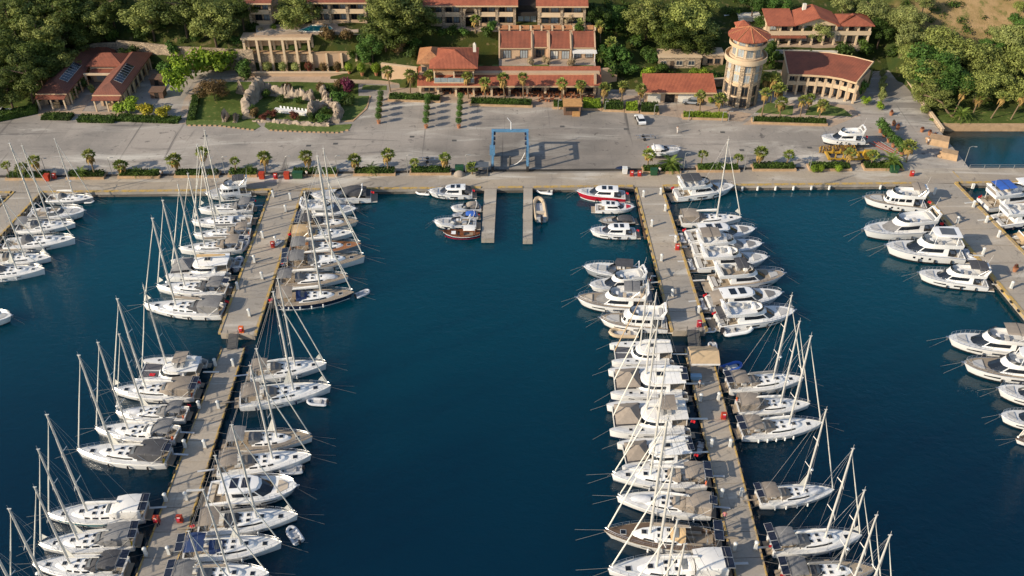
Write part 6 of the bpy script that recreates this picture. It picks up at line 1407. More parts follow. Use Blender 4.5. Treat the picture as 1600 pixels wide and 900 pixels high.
for a, b, y, y2, h, lab in ((-30, 60, 197, 178, 1.8, 'thick hedge slanting below the dark pines at far left'), (64, 110, 188, 189, 1.0, 'low hedge in front of the left villa wing'), (120, 178, 192, 193, 1.1, 'low hedge in front of the right villa wing'), (180, 278, 190, 194, .9, 'long low hedge left of the garden path')): hedge(lab, a, b, y, 2.6, h, None, False, 0., y2, 'hedge')
hedge('trimmed dark hedge strip climbing beside the garden path', 294, 306, 189, 12, .9, m_hedge, False, 0., 188, 'hedge')
# quay palms
qp = [(17, 279, 3.0, 0), (40, 279, 2.4, 0), (63, 279, 4.2, 1), (149, 276, 5.2, 1), (192, 276, 2.6, 1), (278, 274, 3.6, 1), (321, 274, 5.6, 1), (370, 273, 3.0, 0), (415, 272, 4.2, 1), (484, 271, 4.2, 1), (555, 271, 3.2, 1), (606, 270, 4.2, 1), (649, 269, 2.2, 0), (695, 268, 3.2, 1), (738, 272, 1.6, 0), (1012, 262, 3.2, 1), (1095, 262, 2.8, 0), (1151, 261, 2.0, 0), (1185, 262, 3.4, 1), (1228, 261, 2.7, 0), (1323, 261, 3.2, 1), (1360, 261, 3.0, 0), (1416, 253, 3.4, 1)]
for i, (x, y, h, s) in enumerate(qp): palm('%s fan palm from the left in the quay row%s' % (ordn(i), ', with a brown skirt' if s else ', green all round'), x, y, h, 1.9 if s else 1.6, bool(s), 'fan palms along the quay')
for x, y, h, L, lab in ((128, 277, 1.0, 1.9, 'small date palm left of the tall quay palm'), (214, 275, .9, 1.7, 'small date palm in the third quay hedge'), (241, 275, .7, 1.5, 'tiny date palm at the right end of the third quay hedge'), (391, 271, .9, 1.7, 'small date palm left of the left pier head'), (581, 271, 1.0, 1.9, 'small date palm between two quay palms right of left pier'), (1046, 265, 1.3, 2.9, 'broad date palm in the hedge at the tent pier head'), (1390, 262, 1.5, 3.1, 'broad date palm by the green bin near the far right pier'), (1498, 189, 1.6, 3.0, 'spiky grey green date palm on the beach edge'), (939, 98, 1.6, 2.2, 'date palm among the round bushes below the big pines')): datepalm(lab, x, y, h, L)
up = [(610, 143, 5.2), (641, 147, 5.0), (671, 148, 4.6), (732, 154, 5.0), (759, 158, 5.0), (789, 161, 6.2), (818, 161, 6.4), (879, 162, 5.0), (908, 162, 5.0), (942, 168, 5.2), (970, 168, 5.2), (999, 169, 5.0), (1093, 176, 4.4), (1123, 178, 3.8), (1190, 181, 5.6), (1218, 184, 4.2), (1249, 190, 5.2), (1278, 191, 4.6), (1262, 172, 3.0)]
for i, (x, y, h) in enumerate(up): palm('%s fan palm from the left along the upper plaza terrace' % ordn(i), x, y, h, 1.9, True, 'fan palms along the upper plaza')
for i, (x, y, h, lab) in enumerate([(1204, 160, 6.5, 'tallest fan palm beside the right flank of the tower'), (1192, 158, 5.5, 'fan palm touching the right wall of the tower'), (1212, 168, 5.0, 'fan palm at the foot of the tower right side'), (938, 64, 3.8, 'fan palm on the lawn between hotel and big pines'), (953, 93, 4.2, 'fan palm with brown skirt above the round green bush'), (1487, 184, 6.0, 'leftmost leaning fan palm on the beach'), (1520, 178, 4.5, 'second fan palm on the beach, behind the spiky date palm'), (1547, 187, 5.5, 'third fan palm on the beach from the left'), (1578, 189, 6.0, 'fan palm on the beach near the right picture edge'), (743, 50, 3.0, 'small yellow green palm before the hotel arch')]): palm(lab, x, y, h, 2.0, True, lean=radians(12) if 'leaning' in lab or 'beach from' in lab or 'near the right' in lab else 0)
t = thing('bent_palm_trunk', 'bent bare palm trunk arching over the beach lawn', 'palm tree', tuple(P(1492, 186))); part('trunk', lambda mb: mb.tube([(0, 0, 0), (-2, .4, 1.6), (-3.6, 1.0, 3.6), (-5.5, 2, 4.4), (-8, 3, 4.6)], [.24, .2, .18, .16, .12], 7), m_palmt, t); link('crown', fan_crown(1), t, (-8.2, 3, 4.6), 0, 1.3)
# potted tree rows on the plaza
for r_, (x, ys) in enumerate(((592, (193, 184, 175, 166, 157)), (666, (200, 190, 180, 171, 162)), (717, (200, 190, 180, 171, 162)))):
    for i, y in enumerate(ys): shrub('%s potted tree from the quay in the %s row on the plaza' % (ordn(i), ('left', 'middle', 'right')[r_]), x + (i * .8 if r_ else i), y, 0.9, m_broad, 'potted_tree', 'ball', 1.05, group='potted trees in three rows on the plaza', pot=m_terra, stem=.7, cat_='potted tree')
for i, (x, y) in enumerate(((1375, 207), (1381, 214), (1388, 222), (1395, 230), (1402, 237), (1408, 244))): shrub('%s large terracotta pot shrub from the top beside the road to the inlet' % ordn(i), x, y, 1.9, m_broad, 'potted_shrub', 'shrub', 1.0, group='potted shrubs along the road', pot=m_terra, cat_='potted shrub')
for i, (x, y) in enumerate(((1392, 180), (1402, 202), (1396, 196), (1440, 206), (1452, 211), (1459, 216))): shrub('%s small terracotta pot from the left near the inlet wall' % ordn(i), x, y, .5, m_red, 'potted_plant', 'shrub', 1.0, group='small pots near the inlet wall', pot=m_terra, cat_='potted plant')
shrub('flowering pot plant on the far right pier', 1585, 424, .6, m_red, 'potted_plant', pot=m_terra, cat_='potted plant')
for i, x in enumerate((443, 463, 484, 506, 528, 546, 419)): shrub('%s potted shrub along the low garden wall, counted from the left' % ordn([1, 2, 3, 4, 5, 6, 0][i]), x, 114 + i % 2, 1.2, [m_olive, m_olive, m_red, m_bron, m_bron, m_lime, m_olive][i], 'potted_shrub', 'ball', 1.1, group='potted shrubs along the garden wall', pot=m_terra, stem=.3, cat_='potted shrub')
for i, x in enumerate((566, 588)): shrub(['leafy green potted tree under the broad tree', 'second green potted tree left of the restaurant'][i], x, 118, 1.3, m_lime, 'potted_tree', 'ball', 1.1, pot=m_terra, stem=.5, cat_='potted tree')
# shrubs and bushes by name
for lab, x, y, r, m, hz in (
    ('bright yellow flowering bush mass in front of the garden huts', 232, 180, 3.0, m_yelf, .75), ('yellow flowering bush at the right of the flower mass', 256, 182, 2.6, m_yelf, .8), ('lime green bush beside the right villa porch', 203, 176, 3.2, m_lime, .9), ('lime green bush next to the yellow flowers', 188, 178, 2.6, m_lime, .8),
    ('tall lime bamboo clump on the left of the garden path', 280, 148, 3.8, m_lime, 1.5), ('lime bamboo clump behind the garden path bend', 297, 128, 4.8, m_lime, 1.2), ('lime bamboo clump under the pale stone wall', 322, 116, 5.2, m_lime, 1.0), ('lime bamboo clump right of the path, below the wall', 350, 114, 5.0, m_lime, 1.0), ('dark green bush at the end of the bamboo row', 378, 117, 3.4, m_broad, .9), ('green bush between solar wing and bamboo', 258, 118, 3.0, m_broad, .9), ('dark bush in front of the stone wall by the shed', 205, 98, 3.2, m_hedge, 1.0), ('creeper bush hanging over the stone wall centre', 275, 90, 2.4, m_broad, 1.4),
    ('magenta bougainvillea right of the ruins', 546, 146, 2.6, m_boug, 1.2), ('green bougainvillea base with few flowers right of the ruins', 531, 162, 2.6, m_broad, 1.0), ('pale reddish creeper on the ruin wall', 528, 140, 2.0, m_bron, 1.1), ('bronze bush behind the ruin wall', 502, 146, 2.0, m_bron, 1.1),
    ('dark red shrub in the front garden bed, left one', 426, 184, 1.8, m_red, .8), ('dark red shrub in the front garden bed, right one', 463, 188, 1.9, m_red, .9), ('green shrub in front of the rock basin', 489, 190, 1.7, m_hedge, 1.0), ('bright green low shrub at the rock basin end', 508, 191, 2.2, m_broad, .8), ('small palm like shrub left of the front bed', 397, 183, 1.9, m_bron, 1.0), ('green shrub inside the ruin court', 417, 154, 1.8, m_hedge, 1.0),
    ('round green bush left of the villa row end palm', 948, 98, 3.0, m_broad, 1.2), ('large round bush under the big pine', 976, 100, 3.4, m_broad, 1.0), ('dark round bush below the villa row end', 958, 122, 3.6, m_hedge, .9), ('round green bush on the slope above the shop', 983, 118, 3.0, m_broad, .9), ('lime bush at the left of the shop roof', 1009, 124, 3.0, m_lime, .9), ('green bush on the terrace before the stone house', 1033, 113, 2.6, m_hedge, .7), ('round lime bush at the right of the shop roof', 1090, 126, 3.0, m_lime, .8), ('small round bush left of the tower foot', 1116, 126, 2.0, m_broad, .9), ('small lime shrub by the shop door', 1110, 162, 1.2, m_lime, 1.0),
    ('dark bush squeezed between tower and curved building', 1202, 110, 3.0, m_hedge, 1.6), ('dark bush behind the tower balcony', 1200, 88, 2.6, m_hedge, 1.3), ('broad green bush at the right end of the curved building', 1340, 152, 2.8, m_broad, 1.3), ('small lime bush below the curved building end', 1351, 164, 1.6, m_lime, 1.0), ('lime bush at the tip of the road divider', 1375, 172, 1.5, m_lime, 1.0),
    ('pale blossoming shrub on the first villa terrace', 829, 102, 1.5, m_blos, 1.0), ('pale blossoming shrub on the second villa terrace', 855, 101, 1.5, m_blos, 1.1), ('tall pale blossoming shrub on the third villa terrace', 892, 105, 1.6, m_blos, 1.3), ('magenta bush by the first villa window', 827, 88, 1.2, m_boug, 1.0), ('blossoming shrub in front of the hotel wing', 886, 40, 2.0, m_blos, 1.2), ('olive shrub at the right end of the hotel wing', 909, 40, 2.0, m_olive, 1.2), ('green shrubs along the hotel terrace edge', 905, 50, 2.4, m_hedge, .7),
    ('bronze shrub on the rough upper wall left part', 516, 66, 2.8, m_bron, 1.1), ('bronze shrub on the rough upper wall right part', 543, 64, 2.6, m_bron, 1.0), ('white flowering shrub on the columned terrace', 409, 54, 1.6, m_blos, 1.0), ('green shrub on the columned terrace', 427, 50, 1.8, m_lime, .8), ('dark shrub on the columned terrace left end', 398, 48, 2.0, m_hedge, .9),
    ('dark bush under the columned wall at left', 385, 126, 2.6, m_hedge, 1.0), ('shady palm shrub in the villa court', 118, 152, 2.2, m_hedge, 1.3), ('second shady shrub in the villa court', 131, 140, 2.2, m_hedge, 1.2), ('slim pale shrub in the villa court centre', 146, 148, 1.3, m_olive, 1.6), ('grey green shrub left of the left villa wing', 52, 152, 2.4, m_olive, 1.3), ('shrub right of the left villa porch', 110, 160, 1.6, m_olive, 1.2),
    ('dark hedge bush along the road above the curved building', 1262, 96, 2.4, m_hedge, .8), ('broad dark bush right of the hillside restaurant', 1350, 88, 3.6, m_hedge, .9), ('broad dark bush below the hillside restaurant corner', 1318, 88, 3.4, m_hedge, .9), ('bush on the bank right of the sea wall', 1443, 178, 1.8, m_olive, 1.0)):
    shrub(lab, x, y, r, m, 'bush' if 'bush' in lab else 'shrub', 'shrub', hz, cat_='bush' if 'bush' in lab else 'shrub')
for lab, x, y, r, m, hz in (
    ('creeper shrub against the tall jagged rock', 393, 178, 1.7, m_hedge, 1.0), ('dark creeper in front of the ruin rear wall, left part', 438, 160, 1.8, m_hedge, .7), ('dark creeper in front of the ruin rear wall, right part', 466, 162, 1.8, m_hedge, .7), ('dark shrub filling the rock basin', 508, 178, 1.8, m_hedge, .6), ('dark bush behind the broken right ruin wall', 520, 148, 2.4, m_hedge, .9), ('large dark bush behind the ruin rear wall', 450, 140, 2.0, m_bron, .7), ('red brown shrub at the left of the front bed', 412, 188, 1.5, m_red, .9), ('dark hedge clump below the bougainvillea', 545, 165, 2.2, m_hedge, .9),
    ('dark shrub behind the restaurant roof, left one', 690, 58, 2.2, m_hedge, .8), ('dark shrub behind the restaurant roof, centre one', 708, 56, 2.4, m_hedge, .8), ('dark shrub behind the restaurant roof, right one', 727, 57, 2.0, m_broad, .9), ('shrub in the corner beside the villa row', 762, 60, 2.2, m_hedge, 1.1), ('tall shrub in the corner between hotel and villa row', 768, 50, 1.8, m_broad, 1.3),
    ('bush beside the ramp wall left of the restaurant', 640, 92, 2.6, m_hedge, .9), ('bronze bush above the ramp wall', 622, 84, 2.6, m_bron, .9), ('green bush at the top of the ramp', 648, 74, 2.6, m_broad, .9), ('dark bush under the tall dark pine', 612, 72, 2.8, m_hedge, .9), ('dark bush beneath the round leafed tree', 573, 100, 2.8, m_broad, 1.0), ('small bush right of the columned wall', 553, 92, 2.2, m_hedge, .9),
    ('dark bush on the slope under the first huge pine', 990, 74, 3.2, m_hedge, .8), ('dark bush on the slope under the second huge pine', 1010, 92, 3.0, m_hedge, .8), ('bush left of the stone house', 1018, 100, 2.4, m_broad, .9), ('bush on the lawn edge near the hotel wing', 968, 52, 3.0, m_hedge, .8), ('bush on the lawn far corner', 985, 44, 2.8, m_broad, .8), ('bush at the top of the lawn', 952, 46, 2.6, m_broad, .8), ('dark bush behind the stone house roof', 1052, 72, 3.0, m_hedge, .9), ('dark bush behind the cream annex', 1112, 74, 2.6, m_hedge, 1.0),
    ('shrub on the wall top left of the columned wall', 372, 70, 2.2, m_broad, .8), ('second shrub on the wall top left of the columned wall', 350, 68, 2.4, m_hedge, .8), ('shrub over the middle of the long stone wall', 308, 66, 2.4, m_hedge, .8), ('shrub over the left part of the long stone wall', 226, 62, 2.6, m_hedge, .9), ('bush above the rear shed', 176, 66, 3.0, m_hedge, 1.0), ('bush by the road head', 1392, 92, 2.6, m_hedge, 1.0), ('olive bush along the sea wall upper part', 1416, 122, 2.2, m_olive, 1.0), ('olive bush along the sea wall middle part', 1430, 148, 2.0, m_olive, 1.0)):
    shrub(lab, x, y, r, m, 'bush' if 'bush' in lab else 'shrub', 'shrub', hz, cat_='bush' if 'bush' in lab else 'shrub')
hedge('clipped hedge along the lawn before the long hotel', 668, 722, 54, 1.4, 1.0, m_hedge, False, 7.6, None, 'hedge')
for i, (x, y) in enumerate(((1377, 152), (1377, 142), (1377, 132), (1377, 122), (1376, 160))): shrub('%s slim shrub from the bottom in the road divider' % ordn([1, 2, 3, 4, 0][i]), x, y, 1.3, m_olive, 'shrub', 'shrub', 1.5, group='slim shrubs in the road divider')
for i, (x, y, h) in enumerate(((1360, 118, 3.0), (1328, 98, 3.6))): tree('cypress', ['slim cypress right of the curved roof end', 'slim cypress below the hillside restaurant'][i], x, y, 1.3, h, 'column', m_olive, flat=2.6)
for i, (x, y) in enumerate(((1272, 267), (1281, 266), (1310, 266))): shrub('%s clipped ball shrub from the left in the quay planter' % ordn(i), x, y, .95, m_lime, 'ball_shrub', 'ball', 1.0, z=.35, group='clipped ball shrubs in the quay planter')
# trees: dark wood at the left
LT = [(10, 20, 6), (45, 8, 6), (85, 22, 6), (120, 12, 6.5), (25, 60, 6), (62, 50, 6), (100, 62, 5.5), (20, 104, 6), (52, 86, 5), (8, 135, 5), (150, 28, 5), (38, 120, 4.5), (70, 105, 4), (130, 45, 5), (-15, 80, 6), (95, 95, 3.8), (170, 8, 5)]
for i, (x, y, r) in enumerate(LT): tree('pine_tree', '%s in the left wood' % ['big pine in the top left corner', 'pine at the top beside the corner pine', 'tall pine in the upper middle', 'broad topmost pine of the right half', 'rounded pine left of the middle', 'pine in the very middle', 'pine towards the villa roof', 'bright topped pine at the left border', 'small pine between two large ones', 'lowest pine at the left border', 'pine by the grey rooftop', 'low pine above the slanting hedge', 'narrow pine behind the solar wing', 'shaded pine over the rear roof', 'pine cut by the picture border', 'small pine just above the tiled wing', 'topmost pine nearest the tall pines'][i], x, y, r * 1.2, 5.5 + i % 3, 'pine', m_pine if i % 5 else m_pinel, group='pines of the left wood')
for lab, x, y, r, h, k, m in (('large pine left of two above the long stone wall', 232, 22, 6.2, 8, 'pine', m_pinel), ('large pine right of two above the long stone wall', 330, 30, 6.6, 8, 'pine', m_pinel), ('pine between the two large ones above the stone wall', 282, 10, 6, 9, 'pine', m_pine), ('tall pine at the top left of the hotel wing', 375, 8, 4, 8, 'pine', m_pine),
    ('broad pine shading the hotel swimming pool', 462, 16, 5.4, 6, 'pine', m_pinel), ('tall dark pine between pool and long hotel', 622, 12, 6.6, 9, 'pine', m_pinel), ('spreading pine branch tree left of the long hotel', 600, 45, 5.2, 7, 'pine', m_pine), ('dense round leafed tree below the tall pine', 580, 70, 4.8, 6, 'broad', m_broad), ('dark pine at the left end of the long hotel', 652, 34, 4.2, 6, 'pine', m_pine),
    ('huge pine left of two in front of the tower', 1012, 22, 6.6, 8, 'pine', m_pinel), ('huge pine right of two in front of the tower', 1075, 32, 6.4, 8, 'pine', m_pinel), ('pine between the two huge pines', 1045, 50, 5.2, 7, 'pine', m_pine), ('low pine bough over the stone house', 1085, 64, 4.4, 5, 'pine', m_pine), ('pine top behind the huge pines', 1095, 6, 5, 8, 'pine', m_pinel), ('leafy tree at the far side of the hotel lawn', 960, 26, 3.8, 4, 'broad', m_broad), ('dark tree behind the hotel wing', 934, 22, 3.8, 4, 'broad', m_hedge), ('pale olive tree in front of the hillside restaurant', 1282, 48, 4.0, 4, 'broad', m_olive), ('second olive crown before the hillside restaurant', 1256, 46, 2.6, 3.4, 'broad', m_olive), ('tree behind the hillside restaurant left', 1215, 6, 4, 6, 'broad', m_broad), ('tall thin tree right of the restaurant roof', 1362, 18, 4.4, 7, 'broad', m_olive), ('dark tree at the right gable of the restaurant', 1378, 46, 4.2, 6, 'broad', m_hedge), ('tree at the top centre right of the restaurant chimney', 1320, 4, 4.2, 6, 'broad', m_olive),
    ('bronze dome shaped tree in the garden', 333, 141, 4.2, 3.0, 'broad', m_bron), ('tree above the white cabin', 1178, 2, 4, 6, 'broad', m_broad), ('dark tree right behind the tower turret', 1192, 34, 2.6, 4, 'broad', m_hedge)): tree('pine_tree' if k == 'pine' else 'broadleaf_tree', lab, x, y, r * (1.18 if k == 'pine' else 1.08), h * .8, k, m)
RT = [(1430, 62, 5.0, 0), (1470, 64, 5.2, 1), (1446, 114, 5.2, 1), (1462, 100, 6.0, 2), (1500, 82, 5.6, 1), (1540, 98, 5.0, 1), (1575, 60, 5.0, 0), (1595, 95, 5.2, 1), (1596, 38, 4.0, 2), (1458, 146, 4.2, 1), (1488, 130, 5.2, 2), (1530, 132, 4.4, 1), (1575, 128, 5.2, 1), (1400, 30, 4.0, 0), (1424, 26, 4.0, 0), (1612, 4, 3.4, 1), (1446, 2, 2.8, 0), (1428, 86, 4.0, 1), (1548, 72, 3.2, 2), (1612, 60, 5, 1)]
RL = ['uppermost left broad tree', 'broad tree above the dry slope path', 'tree leaning over the inlet road', 'large bright tree in the middle', 'tree under the dry slope', 'tree below the dry slope right part', 'tree at the dry slope right side', 'bright tree near the right border', 'tree at the upper right border', 'lowest tree beside the sea wall', 'low bright tree over the beach lawn', 'small tree behind the beach palms', 'big tree above the right beach palms', 'tree at the head of the inlet road', 'tree left of the dry slope top', 'tree in the top right corner', 'small tree at the very top', 'tree between road head and middle', 'small tree in the dry gap', 'tree cut by the right border']
for i, (x, y, r, c) in enumerate(RT): tree('broadleaf_tree', '%s on the wooded slope at right' % RL[i], x, y, r * 1.1, 4.2, 'broad' if i % 3 else 'pine', (m_olive, m_pinel, m_broad)[c], group='trees on the right slope')
# a far wood beyond the frame's top, one mass
def far_wood(mb):
    r = random.Random(99)
    for k in range(70):
        x = r.uniform(-190, 190); y = r.uniform(246, 300)
        if 95 < x < 190 and y < 262: continue
        leafcloud(mb, r, [((x + r.uniform(-4, 4), y + r.uniform(-4, 4), terr(x, y) + r.uniform(2, 6)), r.uniform(2, 3.4)) for _ in range(4)], 1.6, .7, .8)
o = part("hillside_wood", far_wood, m_pine, smooth=False, kind='stuff'); o['label'] = 'dark wood on the hill beyond the hotels'; o['category'] = 'wood'
# undergrowth on the wooded banks
def under(mb):
    r = random.Random(5); n = 0
    while n < 520:
        q = r.random()
        if q < .45: x, y = r.uniform(-170, -60), r.uniform(202, 250)
        elif q < .8: x, y = r.uniform(98, 190), r.uniform(196, 250)
        else: x, y = r.uniform(22, 92), r.uniform(207, 250)
        n += 1; h = terr(x, y)
        if h < .6 or (112 < x and 224 < y < 262 and r.random() < .75) or (-106 < x < -60 and y < 222): continue
        if 46 < x < 92 and 210 < y < 232: continue
        R = r.uniform(.9, 2.0); leafcloud(mb, r, [((x, y, h + R * .3), R), ((x + r.uniform(-1, 1), y + r.uniform(-1, 1), h + R * .4), R * .7)], 2.6, .26, .7)
o = part('undergrowth', under, m_hedge, smooth=False, kind='stuff'); o['label'] = 'scrubby undergrowth on the wooded banks'; o['category'] = 'undergrowth'

# ------------------------------------------------------------------ gardens
def patch(name, px, m, z=.03, th=.05): o = struct(name, lambda mb: mb.prism(poly(px, 0), 0, z, bottom=False), m); return o
patch('garden_lawn', [(-60, 200), (60, 177), (60, 160), (120, 120), (-60, 120)], m_lawn, .02)
patch('villa_path', [(60, 181), (280, 187), (280, 181), (200, 176), (60, 172)], m_pave, .025); patch('court_path', [(112, 174), (128, 174), (160, 135), (148, 135)], m_pave, .035)
patch('garden_path', [(277, 194), (290, 194), (296, 160), (312, 138), (345, 130), (345, 125), (308, 130), (288, 155)], m_pave, .035)
patch('garden_lawn', [(290, 193), (372, 195), (395, 188), (500, 192), (560, 160), (560, 128), (400, 128), (345, 128), (312, 140), (297, 162)], m_lawn, .03)
patch('front_lawn', [(291, 196), (340, 196), (398, 203), (407, 198), (398, 189), (372, 188), (292, 188)], m_turf, .06); patch('front_lawn', [(413, 198), (420, 203), (480, 206), (530, 207), (546, 202), (550, 194), (500, 197), (440, 191), (416, 190)], m_turf, .06)
patch('side_lawn', [(530, 189), (556, 187), (575, 162), (578, 150), (552, 150), (536, 165)], m_turf, .05); patch('garden_kerb', [(528, 191), (552, 190), (574, 170), (580, 150), (577.5, 150), (572, 169), (551, 188), (528, 189)], m_san, .1)
patch('garden_promenade', [(345, 125), (655, 133), (655, 118), (400, 113), (395, 118)], m_pave, .05); patch('strip_lawn', [(540, 124), (568, 125), (568, 119), (540, 118)], m_turf, .075); patch('strip_lawn', [(565, 140), (604, 141), (604, 134), (568, 133)], m_turf, .06)
patch('restaurant_terrace', [(600, 160), (690, 160), (860, 168), (910, 170), (1000, 172), (1000, 150), (655, 136), (610, 138)], m_pave, .03)
patch('shop_forecourt', [(1030, 180), (1066, 184), (1160, 190), (1175, 178), (1100, 165), (1030, 160)], m_pave, .02); patch('curved_forecourt', [(1160, 195), (1300, 198), (1345, 180), (1330, 165), (1222, 155)], m_pave, .016); patch('forecourt_lawn', [(1258, 180), (1333, 182), (1318, 170), (1282, 160), (1262, 168)], m_turf, .03); patch('forecourt_lawn', [(1180, 176), (1238, 180), (1240, 166), (1200, 160)], m_turf, .03)
patch('inlet_road', [(1382, 190), (1425, 190), (1448, 196), (1462, 197), (1392, 98), (1372, 98), (1378, 130)], m_road, .012)
struct('villa_lawn', lambda mb: mb.prism([(-21, 207.9, 0), (19.2, 207.9, 0), (19.2, 209.6, 0), (-21, 209.6, 0)], 4.3, 4.68), m_turf)
struct('hotel_terrace', lambda mb: mb.prism([(-22, 218.9, 0), (19.5, 218.9, 0), (19.5, 224, 0), (-22, 224, 0)], 7, 9.32), m_pave)
struct('beach_lawn', lambda mb: mb.prism([tuple(P(x, y, .3)) for x, y in ((1452, 186), (1480, 192), (1640, 192), (1700, 180), (1500, 172))], -2, .36), m_lawn); struct('beach_edge', lambda mb: mb.prism([tuple(P(x, y, .1)) for x, y in ((1466, 194), (1478, 197), (1700, 197), (1700, 191), (1480, 191))], -2, .2), m_san)
# terracotta edging blocks round the front lawns
t = thing('edging', 'scalloped terracotta edging round the front garden lawns', 'edging', tuple(P(420, 203)))
o = P(420, 203); eb = [(292, 196.5), (340, 197), (398, 204), None, (420, 204), (480, 207), (530, 208), (546, 203)]; n = 0
for a, b in zip(eb, eb[1:]):
    if a and b:
        A, B = P(*a), P(*b); k = max(1, int((B - A).length / 1.0))
        for i in range(k): q = A.lerp(B, (i + .5) / k) - o; part('edging_block', lambda mb: mb.box((0, 0, .12), (.72, .3, .3), top=(.8, .8)), m_san, t, 'eb', tuple(q), smooth=False)
# rock ruins
def rockwall(label, pts, prof, th, seed, name='ruin_wall'):
    o = P(*pts[0]); t = thing(name, label, 'rock wall', tuple(o))
    def f(mb):
        q = [P(*p) - o for p in pts]; N = 54; rings = []
        for i in range(N + 1):
            u = i / N * (len(q) - 1); j = min(int(u), len(q) - 2); p = q[j].lerp(q[j + 1], u - j); d_ = (q[j + 1] - q[j]).normalized(); nn = Vector((-d_.y, d_.x, 0))
            v = i / N * (len(prof) - 1); jj = min(int(v), len(prof) - 2); h = .7 * lerp(prof[jj], prof[jj + 1], v - jj) * (1 + .45 * noise.noise((i * .6, seed, 1)))
            ring = []
            for s, z in ((-.55, -.3), (-.52, .25), (-.5, .55), (-.36, .85), (-.12, 1.0), (.14, .98), (.38, .8), (.5, .5), (.55, .2), (.55, -.3)):
                w = th * s * (1.1 - .3 * max(z, 0)); g = p + nn * w + Vector((0, 0, max(z, -.1) * h)); ring.append(g + Vector((noise.noise(g * .9 + Vector((seed, 0, 0))), noise.noise(g * .9 + Vector((0, seed, 0))), noise.noise(g * .9 + Vector((0, 0, seed))))) * .5 + Vector((noise.noise(g * 2.3), noise.noise(g * 2.3 + Vector((9, 0, 0))), noise.noise(g * 2.3 + Vector((0, 9, 0))))) * .3)
            rings.append(ring)
        mb.loft(rings, True, True)
    part('rock', f, m_rock, t); return t
rockwall('tall jagged rock with a hollow at the left end of the ruins', [(389, 186), (386, 168), (396, 156), (408, 148), (411, 144)], [2.2, 3.2, 4.5, 6.0, 6.5, 4.5], 2.2, 1)
rockwall('long rough rear wall of the ruin court', [(414, 146), (440, 150), (470, 153), (490, 156)], [4.0, 3.2, 3.4, 3.0, 3.0, 3.4], 1.4, 2); rockwall('broken right wall of the ruin court', [(506, 150), (512, 158), (519, 165)], [4.0, 2.2, 2.6], 1.5, 3)
rockwall('left side of the rock basin', [(484, 183), (488, 172), (508, 165), (524, 168)], [2.8, 3.4, 2.0, 1.8], 1.4, 4); rockwall('right front side of the rock basin', [(525, 168), (530, 180), (524, 192)], [2.4, 3.0, 2.6], 1.6, 5)
rockwall('low rock edge along the front flower bed', [(398, 190), (430, 190), (470, 194), (515, 197)], [.9, .7, .8, .7, .9], 1.2, 6); rockwall('boulder at the left end of the ruins', [(368, 188), (373, 188)], [2.2, 2.4, 2.0], 2.4, 7, 'boulder'); rockwall('second boulder at the foot of the tall rock', [(349, 186), (356, 186)], [2.4, 3.0, 2.2], 2.6, 8, 'boulder'); rockwall('standing stone behind the tall jagged rock', [(376, 148), (379, 146)], [3.6, 4.2, 3.4], 1.9, 9, 'boulder')
o = P(430, 174); e = P(481, 180); t = thing('banquet_table', 'long white banquet table on the ruin lawn', 'table', tuple(o)); q = e - o; an = atan2(q.y, q.x); L = q.length; t.rotation_euler = (0, 0, an)
part('tabletop', lambda mb: mb.span((0, -.5, .68), (L, .5, .78)), CAN['w'], t, smooth=False); part('cloth_skirt', lambda mb: mb.span((.05, -.48, .02), (L - .05, .48, .68)), CAN['w'], t, smooth=False)
for i in range(8): c = thing('chair', '%s white chair from the left behind the banquet table' % ordn(i), 'chair', tuple(o + (q * (.15 + i * .11)) + Vector((0, .9, 0))), an, group='chairs at the banquet table'); part('seat', lambda mb: mb.box((0, 0, .45), (.45, .45, .06)), white, c, 'ch', smooth=False); part('backrest', lambda mb: mb.box((0, .22, .72), (.45, .05, .5)), white, c, 'ch', smooth=False); part('leg', lambda mb: [mb.box((a, b, .21), (.05, .05, .42)) for a in (-.2, .2) for b in (-.2, .2)], white, c, 'ch', smooth=False)

# restaurant tables and parasols are small: tables with two chairs each
def table_set(x, y, label, m, z=.03):
    t = thing('cafe_table', label, 'table', tuple(P(x, y, z)), group='cafe tables on the restaurant terrace')
    part('tabletop', lambda mb: mb.box((0, 0, .74), (.9, .9, .06)), m, t, 'cf', smooth=False); part('leg', lambda mb: mb.box((0, 0, .36), (.12, .12, .7)), m_rail, t, 'cf', smooth=False)
    for k, (a, b) in enumerate(((-.75, 0), (.75, 0))):
        part('bench', lambda mb: (mb.box((a, b, .42), (.42, .8, .08)), mb.box((a * 1.2, b, .66), (.06, .8, .4)), mb.box((a, b, .2), (.3, .6, .4))), m_terra, t, 'cfb%d' % k, smooth=False)
k = 0
for y, x0, x1, n in ((146, 690, 930, 14), (141.5, 676, 900, 13), (153, 840, 930, 6)):
    for i in range(n): table_set(lerp(x0, x1, (i + .5) / n), y + (lerp(x0, x1, i / n) - 690) * .035, '%s cafe table from the left in the %s row of the restaurant terrace' % (ordn(i), {146: 'front', 141.5: 'rear', 153: 'outer'}[y]), wood)

